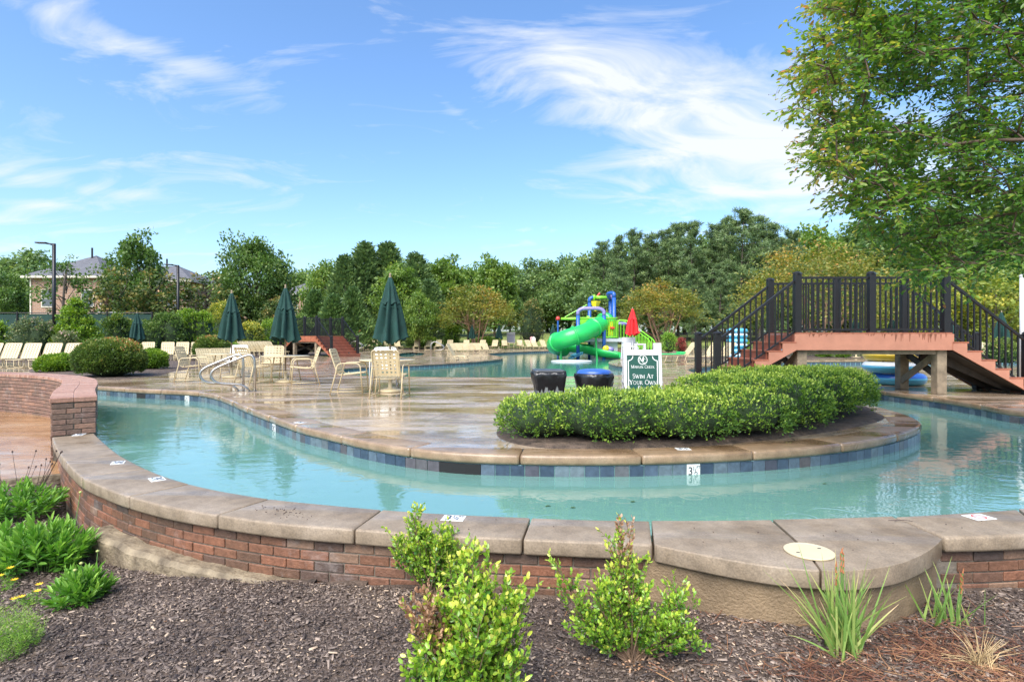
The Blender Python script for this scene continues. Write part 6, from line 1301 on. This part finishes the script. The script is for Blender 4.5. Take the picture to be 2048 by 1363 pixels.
# a wood closes the view behind everything
def far_wood():
    g = np.random.default_rng(77); C = []
    for i in range(2300):
        x = g.uniform(-190, 210); y = g.uniform(120, 165); top = 9 + 3.2 * noise.noise(Vector((x * .06, y * .06, 0))) + (3.5 if x > 20 else 0) + (2 if x > 90 else 0); C.append((x, y if i < 1500 else y - 8, gz(x, y) + (g.uniform(.1, 1) ** .6 * top if i < 1500 else g.uniform(.1, 3.5))))
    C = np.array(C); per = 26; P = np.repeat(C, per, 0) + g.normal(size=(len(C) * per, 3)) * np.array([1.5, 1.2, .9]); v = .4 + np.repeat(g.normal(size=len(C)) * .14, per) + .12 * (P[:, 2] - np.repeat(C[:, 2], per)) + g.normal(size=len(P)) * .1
    o = obj('far_wood', leaves('far_wood', P, g.normal(size=P.shape), g.uniform(.6, 1.2, len(P)), .7, LM['dark'], clip(v), up=.4)); tag(o, 'far mixed wood closing the view behind the pool trees', 'wood', None, 'stuff')
far_wood()
# ================================================================ OVERHANGING CRAPE MYRTLE (trunk out of frame at right)
M['bark_near'] = mat('brown_myrtle_bark', (.12, .075, .05), .7, var=.35, scale=9)
def near_myrtle():
    rnd.seed(91); g = np.random.default_rng(91)
    base = Vector((5.3, 3.35, mz(5.3, 3.35))); t = thing('crape_myrtle', 'overhanging crape myrtle with green and bronze leaves at the upper right', 'tree', base)
    # crown outline seen from the pool wall: left limit for each height
    ys = [-700, -300, -60, 0, 80, 150, 200, 260, 330, 375, 400, 430, 470, 520, 560, 590]; xl = [1900, 1720, 1650, 1640, 1612, 1590, 1600, 1612, 1612, 1600, 1640, 1712, 1730, 1765, 1770, 1790]
    tg = []
    def ok(px, py):
        if px < np.interp(py, ys, xl): return False
        low = np.interp(px, [1600, 1640, 1700, 1760, 1850, 1920, 2050, 2400], [395, 410, 425, 555, 578, 548, 525, 480])
        return py < low
    while len(tg) < 1150:
        px, py = g.uniform(1560, 2600), g.uniform(-300, 590); d = g.uniform(4.2, 6.6)
        if px > 2150 and rnd.random() < .62: continue
        if not ok(px, py): continue
        # looser towards the upper right so sky shows through
        if noise.noise(Vector((px * .012, py * .012, 4))) > .24: continue
        tg.append((Vector((xat(px, d), d, zat(py, d))), px, py))
    wood = MB(); limbs = []
    for i, (px, py, d) in enumerate(((1700, 120, 5.3), (1690, 330, 5.0), (1780, -80, 5.8), (1800, 470, 5.2), (1900, 230, 6.0), (1960, 520, 5.6), (2000, -250, 5.4), (2100, 60, 5.0), (1730, 210, 5.9), (2250, -350, 5.8), (2350, 250, 6.2), (2500, -100, 5.0))):
        e = Vector((xat(px, d), d, zat(py, d))); s = base + Vector((rnd.uniform(-.18, .18), rnd.uniform(-.18, .18), 0)); m1 = s + Vector((rnd.uniform(-.1, .1) - .12 * (i % 3), .25, 1.3 + rnd.random() * .5)); hi = max(e.z + .35, 2.2)
        m2 = m1.lerp(e, .45); m2.z = m1.z + (hi - m1.z) * .75; pts = catmull([s, m1, m2, e], 7); n = len(pts); wood.tube([p - base for p in pts], [.036 * (1 - k / n) ** 1.1 + .005 for k in range(n)], 7); limbs.append(pts)
    P, D, V = [], [], []; seeds = MB()
    allp = [(p, i) for l in limbs for i, p in enumerate(l) if i > 7]
    tg.sort(key=lambda a: (a[0] - base).length); A_ = np.array([tuple(p) for p, i in allp])
    for c, px, py in tg:
        dd_ = np.linalg.norm(A_ - np.array(c), axis=1) + np.where(A_[:, 0] < c.x, .35, 0); q = Vector(A_[int(dd_.argmin())]); mid = q.lerp(c, .5) + Vector((0, 0, .06 * (c - q).length)); pts = catmull([q, mid, c], 4); n = len(pts); wood.tube([p - base for p in pts], [.006 * (1 - k / n) + .0025 for k in range(n)], 4); A_ = np.concatenate([A_, np.array([tuple(p) for p in pts[2:]])])
        edge = px - np.interp(py, ys, xl); bron = .25 * max(0, 1 - edge / 170) * (1 if py < 420 else .4)
        for k in range(7):
            dr = Vector((rnd.gauss(-.25, .6), rnd.gauss(0, .6), rnd.gauss(-.02, .38))).normalized(); L = rnd.uniform(.14, .30); st = pts[rnd.choice((-1, -2, -3, -4))]; e = st + dr * L; e.z -= L * .15
            wood.tube([st - base, st.lerp(e, .5) - base + Vector((0, 0, .02)), e - base], [.003, .002, .0012], 3)
            m = rnd.randint(7, 11)
            for j in range(m):
                f = (j + 1) / m; p = st.lerp(e, f); sd_ = dr.cross(Vector((rnd.gauss(0, .3), rnd.gauss(0, .3), 1))).normalized() * (1 if j % 2 else -1)
                P.append(p - base); D.append(sd_ * .9 + dr * (.35 + f * .7) + Vector((rnd.gauss(0, .25), rnd.gauss(0, .25), rnd.gauss(-.18, .25)))); V.append(.38 + bron + rnd.gauss(0, .14) + .12 * f)
            if bron > .12 and rnd.random() < .05:
                for j in range(4): q_ = e + Vector((rnd.gauss(-.03, .03), rnd.gauss(0, .02), rnd.gauss(0, .03))); seeds.lathe([(.0, -.004), (.004, 0), (0, .005)], 5, q_ - base, cap=False); wood.tube([e - base, q_ - base], .0008, 3)
    g2 = len(P); obj('crown', leaves('crown', np.array(P), np.array(D), g.uniform(.036, .06, g2), .54, LM['myrtle'], clip(np.array(V)), 'leaf', up=.45, droop=.08), t)
    wood.build('trunk', M['bark_near'], t, True); seeds.build('seed_pods', M['twig'], t)
near_myrtle()

# ================================================================ FRONT BED PLANTS
def gp(px, py):                          # a point on the mulch
    z = -.38
    for _ in range(5): x, y = G(px, py, z); z = mz(x, y)
    return Vector((x, y, z))
def boxwood(label, base, tops, nst, lm='box', dead=None, L=.019, seed=1, per=16, fan=.5, sub=5):
    """tops: (dx,dy,height,spread) plumes the stems rise to"""
    rnd.seed(seed); t = thing('boxwood_bush', label, 'bush', base, 0, 'young boxwoods in the front bed'); w_ = MB(); P, D, V = [], [], []; Pd, Dd = [], []
    for i in range(nst):
        dx_, dy_, hh, sp = rnd.choices(tops, weights=[q[2] * q[3] for q in tops])[0]; e = Vector((dx_ + rnd.gauss(0, sp * .5), dy_ + rnd.gauss(0, sp * .5), hh * rnd.uniform(.45, 1.03))); s = Vector((rnd.uniform(-.03, .03), rnd.uniform(-.03, .03), -.01))
        mid = s.lerp(e, .45) + Vector((e.x * .12, e.y * .12, .02)); pts = catmull([s, mid, e], 5); n = len(pts); w_.tube(pts, [.0042 * (1 - k / n) + .0012 for k in range(n)], 4)
        isdead = dead is not None and (Vector((e.x, e.z)) - Vector(dead[:2])).length < dead[2]
        for k in range(sub):
            st = pts[rnd.randint(max(2, n // 3), n - 1)]; dr = (Vector((rnd.gauss(0, .55), rnd.gauss(0, .55), rnd.uniform(.3, 1.1))) + (e - mid).normalized() * .5).normalized(); Lt = rnd.uniform(.05, .115); en = st + dr * Lt
            w_.tube([st, en], [.0016, .0008], 3); m = rnd.randint(8, per)
            for j in range(m):
                f = (j + 1) / m; p = st.lerp(en, f); sdv = dr.cross(Vector((rnd.gauss(0, 1), rnd.gauss(0, 1), rnd.gauss(0, 1)))).normalized()
                dd = sdv * .8 + dr * (.35 + .7 * f) + Vector((0, 0, .1))
                if isdead and rnd.random() < .8: Pd.append(p); Dd.append(dd)
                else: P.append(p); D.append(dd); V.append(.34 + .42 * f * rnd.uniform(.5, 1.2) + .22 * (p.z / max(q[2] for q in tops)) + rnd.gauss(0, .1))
    obj('foliage', leaves('foliage', np.array(P), np.array(D), rng.uniform(.7, 1.2, len(P)) * L, .6, LM[lm], clip(np.array(V)), 'leaf', fold=.1), t); w_.build('stems', M['twig'], t)
    if Pd: obj('dead_leaves', leaves('dead_leaves', np.array(Pd), np.array(Dd), L * .9, .6, LM['dead'], clip(rng.uniform(0, 1, len(Pd))), 'leaf', fold=.3), t)
    return t
b1 = gp(868, 1190); b2 = gp(928, 1425); b3 = gp(1268, 1318)
boxwood('taller loose boxwood close against the brick wall behind the bushy one', b1, [(-.12, 0, .52, .07), (-.08, .02, .36, .1), (.06, 0, .40, .1), (.12, .02, .36, .08), (-.2, -.02, .34, .06)], 60, seed=3, sub=10, L=.022)
boxwood('bushy bright boxwood with a tan dead patch, nearest the camera', b2, [(0, 0, .50, .15), (.08, -.05, .42, .12), (-.12, -.03, .38, .12), (.17, .0, .44, .08), (.02, .05, .58, .10), (-.13, .02, .46, .07), (.2, -.05, .26, .07), (-.15, -.06, .2, .08), (.07, -.08, .24, .13)], 150, dead=(-.17, .40, .085), seed=4, sub=10, L=.025)
boxwood('open boxwood with bare brownish twigs right of the bushy one', b3, [(0, 0, .45, .14), (-.16, 0, .36, .12), (.2, 0, .32, .12), (-.05, .02, .58, .07), (.28, .0, .28, .07), (-.26, 0, .28, .05), (.12, -.02, .2, .14), (-.18, -.04, .16, .08), (-.36, .05, .42, .02), (.26, -.04, .12, .1)], 84, dead=(-.02, .54, .06), seed=6, sub=9, L=.022)
sb = gp(1350, 1350)
def rosette(label, base, rad, hh, nst, seed, buds=0, L=.075, name='perennial_clump'):
    rnd.seed(seed); t = thing(name, label, 'plant', base, 0, 'leafy perennials in the left bed'); P, D, V = [], [], []; w_ = MB(); bud = MB()
    for i in range(nst):
        a, q = rnd.uniform(0, 6.28), rnd.random() ** .55; s = Vector((math.cos(a) * q * rad * .6, math.sin(a) * q * rad * .6, 0)); e = Vector((math.cos(a) * q * rad, math.sin(a) * q * rad, hh * (1 - .62 * q * q) * rnd.uniform(.7, 1.05))); w_.tube([s, s.lerp(e, .5), e], [.004, .003, .002], 4); m = rnd.randint(13, 19); ax = (e - s).normalized()
        for j in range(m):
            f = (j + 1.5) / (m + .5); p = s.lerp(e, .25 + .75 * f); b_ = j * 2.4 + i; out = Vector((math.cos(b_), math.sin(b_), 0)); P.append(p); D.append(out * (1.1 - .75 * f) + ax * (.3 + .9 * f) + Vector((0, 0, -.25 * (1 - f)))); V.append(.22 + .5 * f + rnd.gauss(0, .12))
    for k in range(buds):
        a = rnd.uniform(0, 6.28); s = Vector((math.cos(a) * rad * .5, math.sin(a) * rad * .5, hh * .5)); e = s + Vector((rnd.gauss(0, .05), rnd.gauss(0, .03), hh * rnd.uniform(.5, .95))); w_.tube([s, e], .0024, 4); bud.lathe([(.0, -.008), (.010, -.004), (.011, .004), (.0, .010)], 8, e, cap=False)
    n = len(P); obj('foliage', leaves('foliage', np.array(P), np.array(D), L * rng.uniform(.6, 1.2, n), .27, LM['daisy'], clip(np.array(V)), 'leaf', fold=.2, droop=.14, up=.5), t); w_.build('stems', M['stem'], t)
    if buds: bud.build('buds', M['bud'], t, True)
M['stem'] = mat('green_stem', (.12, .24, .05), .6); M['bud'] = mat('pale_bud', (.42, .46, .14), .6); M['petal'] = mat('yellow_petal', (.85, .52, .02), .6); M['dry_stem'] = mat('dark_dry_stem', (.06, .035, .03), .8); M['straw'] = mat('dry_grass', (.50, .36, .18), .8, var=.3)
rosette('leafy green clump farthest back in the left bed by the patio', gp(40, 1030), .36, .30, 60, 1, L=.085)
rosette('large leafy green clump beside the brick wall at left', gp(90, 1135), .33, .36, 95, 2, 1, L=.088)
rosette('leafy clump at the left edge behind the yellow flowers', gp(-20, 1130), .26, .28, 46, 5, L=.085)
rosette('small bright leafy clump standing alone on the mulch', gp(160, 1205), .165, .20, 44, 3, 3, L=.072)
rosette('leafy clump just outside the left edge', gp(-110, 1060), .35, .3, 50, 8, L=.085)
def feathery():
    rnd.seed(12); t = thing('feathery_plant', 'soft feathery light green plant at the lower left edge', 'plant', gp(-2, 1305)); P, D, V = [], [], []
    for i in range(330):
        a, q = rnd.uniform(0, 6.28), rnd.random() ** .5; s = Vector((math.cos(a) * q * .17, math.sin(a) * q * .14, 0)); e = s * 1.25 + Vector((0, 0, .30 * (1 - .6 * q * q) * rnd.uniform(.6, 1.05)))
        for j in range(24):
            f = (j + 1) / 24; p = s.lerp(e, f); P.append(p); D.append(Vector((rnd.gauss(0, 1), rnd.gauss(0, 1), .7))); V.append(.3 + .35 * f + rnd.gauss(0, .13))
    obj('foliage', leaves('foliage', np.array(P), np.array(D), rng.uniform(.012, .03, len(P)), .1, LM['fern'], clip(np.array(V))), t)
feathery()
def yellow_flowers(label, base, spots, seed):
    rnd.seed(seed); t = thing('yellow_daisy', label, 'flower', base); w_ = MB(); P, D, V = [], [], []
    for sx, sz in spots:
        h_ = Vector((sx, rnd.gauss(0, .02), sz)); w_.tube([(sx * .4, 0, 0), (sx * .8, 0, sz * .6), h_], .0018, 4); b_ = MB()
        for k in range(9): a = k * .7; d_ = Vector((math.cos(a), math.sin(a), .35)); s_ = Vector((-math.sin(a), math.cos(a), 0)); b_.add([h_, h_ + d_ * .012 + s_ * .005, h_ + d_ * .026, h_ + d_ * .012 - s_ * .005], [(0, 1, 2, 3)])
        b_.build('flower_head', M['petal'], t)
        for k in range(30): f = rnd.random(); P.append(Vector((sx * .8 * f + rnd.gauss(0, .02), rnd.gauss(0, .025), sz * f * .8))); D.append(Vector((rnd.gauss(0, 1), rnd.gauss(0, 1), .6))); V.append(.45 + rnd.gauss(0, .15))
    w_.build('stems', M['stem'], t); obj('foliage', leaves('foliage', np.array(P), np.array(D), .035, .14, LM['fern'], clip(np.array(V)), 'leaf'), t)
yellow_flowers('yellow daisies at the left edge above the feathery plant', gp(14, 1180), [(0, .14), (-.04, .10), (.05, .07)], 1); yellow_flowers('yellow daisies between the feathery plant and the small leafy clump', gp(66, 1210), [(0, .11), (.03, .09), (-.06, .06), (-.1, .05)], 2)
t = thing('dry_seed_stems', 'dark dry seed stems standing behind the back leafy clump', 'plant', gp(35, 1000)); rnd.seed(4); b = MB(); b2_ = MB()
for i in range(15):
    x = rnd.uniform(-.32, .34); e = (x * 1.25 + .03, rnd.uniform(-.1, .1), rnd.uniform(.3, .52)); b.tube([(x * .7, 0, 0), (x, 0, .2), e], [.003, .0025, .002], 4); b2_.lathe([(0, -.012), (.009, -.003), (.006, .008), (0, .012)], 6, e, cap=False)
b.build('stems', M['dry_stem'], t); b2_.build('seed_heads', M['dry_stem'], t)
def iris(label, base, n, hh, seed, lean=0, fan=.5, stalks=2):
    rnd.seed(seed); t = thing('iris_clump', label, 'plant', base, 0, 'iris clumps in the right bed'); bm_v = []; fs = []; vv = []
    for i in range(n):
        a = rnd.gauss(lean, fan); L = hh * rnd.uniform(.45, 1.05); w0 = rnd.uniform(.0035, .0065); y_ = rnd.gauss(0, .25); s = Vector((rnd.gauss(0, .05), rnd.gauss(0, .04), -.01)); dr = Vector((math.sin(a), y_, math.cos(a))).normalized(); dro = rnd.uniform(.0, .45) ** 2; tone = rnd.uniform(.15, .8); o0 = len(bm_v)
        sd_ = dr.cross(Vector((rnd.gauss(0, .4), 1, rnd.gauss(0, .2)))).normalized(); m = 7
        for k in range(m + 1):
            f = k / m; p = s + dr * L * f + Vector((math.sin(a) * dro * L * f * f, 0, -dro * L * f * f * 1.2)); wk = w0 * (1 - f ** 2.2) + .0003; bm_v += [p - sd_ * wk, p + sd_ * wk]; vv += [clip(tone + .25 * (f > .85)), clip(tone + .25 * (f > .85))]
        fs += [(o0 + 2 * k, o0 + 2 * k + 1, o0 + 2 * k + 3, o0 + 2 * k + 2) for k in range(m)]
    obj('blades', fast_mesh('blades', np.array([tuple(q) for q in bm_v]), np.array(fs), LM['iris'], np.array(vv)), t)
    b = MB(); b2 = MB()
    for i in range(stalks):
        x = rnd.gauss(.02, .04) + math.sin(lean) * .2; e = Vector((x, -.01, hh * rnd.uniform(.75, .95))); b.tube([(0, 0, 0), (x * .6, 0, hh * .45), e], [.004, .0035, .003], 5)
        for k in range(4): p = e - Vector((0, 0, .03 * k)); b2.tube([p, p + Vector((rnd.gauss(0, .008), 0, .028))], [.005, .001], 5)
    if stalks: b.build('stalks', M['stem'], t); b2.build('dry_pods', M['rust_leaf'], t)
M['rust_leaf'] = mat('rusty_dry_leaf', (.36, .13, .05), .8, var=.3, rand=.2)
iris('big green iris clump in front of the skimmer pad', gp(1688, 1300), 95, .50, 21, -.12, .32, 3)
iris('sparse iris with a tall blade right of the skimmer pad', gp(1868, 1240), 12, .44, 22, -.05, .3, 0); iris('slim iris with two rusty seed stalks at the right', gp(1915, 1248), 14, .30, 23, .05, .25, 2)
t = thing('dry_grass_tuft', 'pale dry grass tuft at the lower right corner', 'plant', gp(1960, 1335)); rnd.seed(8); b = MB()
for i in range(60):
    a = rnd.gauss(0, .9); L = rnd.uniform(.06, .2); e = Vector((math.sin(a) * L, rnd.gauss(0, .05), abs(math.cos(a)) * L)); b.tube([(rnd.gauss(0, .02), rnd.gauss(0, .02), 0), e * .5 + Vector((0, 0, .02)), e], [.0022, .0016, .0008], 4)
b.build('stalks', M['straw'], t)

# ================================================================ MULCH CHIPS, STRAW, BITS
def chipmat(name, stops):
    m, t_, b = newmat(name); at = N(t_, 'ShaderNodeAttribute', attribute_name='v'); rp = ramp(t_, stops); t_.links.new(at.outputs['Fac'], rp.inputs[0]); t_.links.new(rp.outputs[0], b.inputs['Base Color']); b.inputs['Roughness'].default_value = .6; return m
M['chip'] = chipmat('mulch_chip', [(0, (.035, .024, .019)), (.4, (.10, .071, .054)), (.72, (.20, .15, .115)), (.92, (.33, .25, .19)), (1, (.5, .37, .25))]); M['strawm'] = chipmat('pine_straw', [(0, (.07, .028, .018)), (.5, (.20, .08, .04)), (1, (.40, .22, .10))])
def scatter(name, label, n, area, Lr, Wr, m, zlift, tilt, dens=None, cat='mulch', vfn=None):
    g = np.random.default_rng(len(name) + n); pts = []
    while len(pts) < n:
        x, y = g.uniform(area[0], area[1]), g.uniform(area[2], area[3])
        if y > yout(x) - .02 or (x < -5 and y > 6.2) or on_pad(x, y): continue
        if dens is not None and g.random() > dens(x, y): continue
        pts.append((x, y, mz(x, y)))
    P = np.array(pts); P[:, 2] += g.uniform(0, zlift, n); a = g.uniform(0, 6.28, n); D = unit(np.stack([np.cos(a), np.sin(a), g.normal(size=n) * tilt], 1)); nn = unit(g.normal(size=(n, 3)) * .45 + np.array([0, 0, 1.])); nn = unit(nn - D * (nn * D).sum(1, keepdims=True)); sd_ = np.cross(D, nn); L = (g.uniform(*Lr, n) * g.uniform(.6, 1, n))[:, None]; W = g.uniform(*Wr, n)[:, None]; T = W * .35
    V = np.stack([P - D * L / 2 - sd_ * W / 2, P + D * L / 2 - sd_ * W * .3, P + D * L / 2 + sd_ * W * .35, P - D * L / 2 + sd_ * W / 2, P - D * L * .4 - sd_ * W * .35 + nn * T, P + D * L * .42 - sd_ * W * .2 + nn * T, P + D * L * .42 + sd_ * W * .25 + nn * T, P - D * L * .4 + sd_ * W * .3 + nn * T], 1).reshape(-1, 3)
    b = np.arange(n)[:, None] * 8; Q = np.concatenate([b + np.array([q]) for q in ((4, 5, 6, 7), (0, 1, 5, 4), (1, 2, 6, 5), (2, 3, 7, 6), (3, 0, 4, 7))], 0)
    v = clip(.42 + g.normal(size=n) * .27 + np.array([noise.noise(Vector((p[0] * 2.2, p[1] * 2.2, 5))) for p in P]) * .3) if vfn is None else vfn(P, g); o = obj(name, fast_mesh(name, V, Q, m, np.repeat(v, 8))); tag(o, label, cat, None, 'stuff')
scatter('mulch_chips', 'dark shredded bark chips covering the front bed', 56000, (-3.8, 3.6, 1.9, 3.6), (.012, .034), (.004, .010), M['chip'], .012, .22)
scatter('mulch_chips', 'dark shredded bark chips in the left bed by the patio', 20000, (-5.6, -1.2, 3.3, 6.3), (.015, .04), (.005, .012), M['chip'], .012, .22)
scatter('bark_nuggets', 'larger bark pieces among the mulch', 2200, (-3.4, 3.4, 2.3, 3.5), (.03, .06), (.010, .018), M['chip'], .014, .2)
def around(x, y): return max(math.exp(-((x - 1.46) ** 2 / .06 + (y - 2.5) ** 2 / .03)), math.exp(-((x - 2.1) ** 2 / .12 + (y - 2.75) ** 2 / .05)), .9 * math.exp(-((x - 2.2) ** 2 / .3 + (y - 2.5) ** 2 / .03)), .05 if x > .6 else .01)
scatter('dry_straw', 'rusty dry leaf straw round the iris clumps', 2600, (.2, 3.3, 2.3, 3.3), (.05, .14), (.002, .005), M['strawm'], .03, .2, around, 'straw')
# specks and a twig on the coping, bits floating on the water
rnd.seed(31); b = MB()
for px, py, n, sp in ((550, 1018, 24, 22), (590, 1030, 18, 25), (1480, 1070, 5, 60), (1700, 1075, 8, 80), (1000, 1050, 4, 60), (1950, 1045, 4, 60)):
    for i in range(n): x, y = G(px + rnd.gauss(0, sp), py + rnd.gauss(0, sp * .2)); s_ = rnd.uniform(.002, .005); b.box((x, y, .0035), (s_ * 2, s_, .003), Matrix.Rotation(rnd.random() * 6, 3, 'Z'))
tag(b.build('soil_specks', M['dry_stem']), 'small dark soil specks scattered on the wall coping', 'dirt', None, 'stuff')
tw = thing('twig', 'small dark twig lying on the coping right of the skimmer pad', 'twig', (*G(1800, 1042), .004)); MB().tube([(-.07, .01, 0), (-.02, 0, .004), (.03, .012, .002), (.08, -.008, 0)], [.0015, .002, .002, .001], 5).build('stem', M['dry_stem'], tw); MB().tube([(-.02, 0, .004), (-.05, -.02, .002)], [.0015, .0008], 4).build('side_shoot', M['dry_stem'], tw)
for i, (px, py, lab) in enumerate(((1090, 1013, 'dark leaf bit floating left above the drain grate'), (1140, 1016, 'dark leaf bit floating right above the drain grate'), (1260, 1004, 'dark leaf bit floating on the water right of the drain grate'), (1645, 968, 'dark leaf bit floating near the island tip'))):
    x, y = G(px, py, WZ); o = obj('floating_leaf', leaves('floating_leaf', np.array([(0, 0, 0.004)]), np.array([(1, .3, 0)]), .055, .5, LM['dead'] if False else LM['cedar'], np.array([.1]), 'leaf', up=1), None, (x, y, WZ)); tag(o, lab, 'leaf', 'leaf bits floating on the near channel', 'thing')

# pink life vest, shaped as two simple draped cloths, behind the far loungers
pc_ = thing('hanging_life_vest', 'pink and white life vest hung behind the far loungers left of the slide', 'life vest', (xat(1065, 58.2), 58.2, 0)); M['pink'] = mat('pink_cloth', (.62, .30, .30), .85, var=.3, scale=6)
for k_ in (-1, 1):
    b = MB(); V = []
    for i in range(9):
        for j in range(5): f = i / 8; V.append((k_ * .1 + (j / 4 - .5) * .34 + .05 * math.sin(f * 5), .05 * math.sin(j * 2.2 + f * 3) - .1 * f, 1.32 - f * .62 - .06 * abs(j - 2)))
    b.add(V, [(i * 5 + j, i * 5 + j + 1, i * 5 + 6 + j, i * 5 + 5 + j) for i in range(8) for j in range(4)]); o = b.build('cloth', M['pink'] if k_ < 0 else M['white_strap'], pc_, True); o.modifiers.new('thick', 'SOLIDIFY').thickness = .02
MB().tube([(0, .05, 0), (0, .05, 1.4)], .03, 8).build('stand', M['black_metal'], pc_)
# fallen tan leaves under the boxwoods
rnd.seed(77); P, D = [], []
for i in range(100):
    q = gp(rnd.gauss(1275, 90), rnd.gauss(1335, 14)) if i < 62 else gp(rnd.uniform(300, 2000), rnd.uniform(1180, 1360)); 
    if on_pad(q.x, q.y) or q.y > yout(q.x) - .05: continue
    P.append((q.x, q.y, q.z + .012)); D.append((rnd.gauss(0, 1), rnd.gauss(0, 1), rnd.gauss(0, .15)))
tag(obj('fallen_leaves', leaves('fallen_leaves', np.array(P), np.array(D), .018, .6, LM['dead'], rng.uniform(.2, 1, len(P)), 'leaf', up=.8)), 'small tan fallen leaves scattered on the mulch below the boxwoods', 'leaves', None, 'stuff')
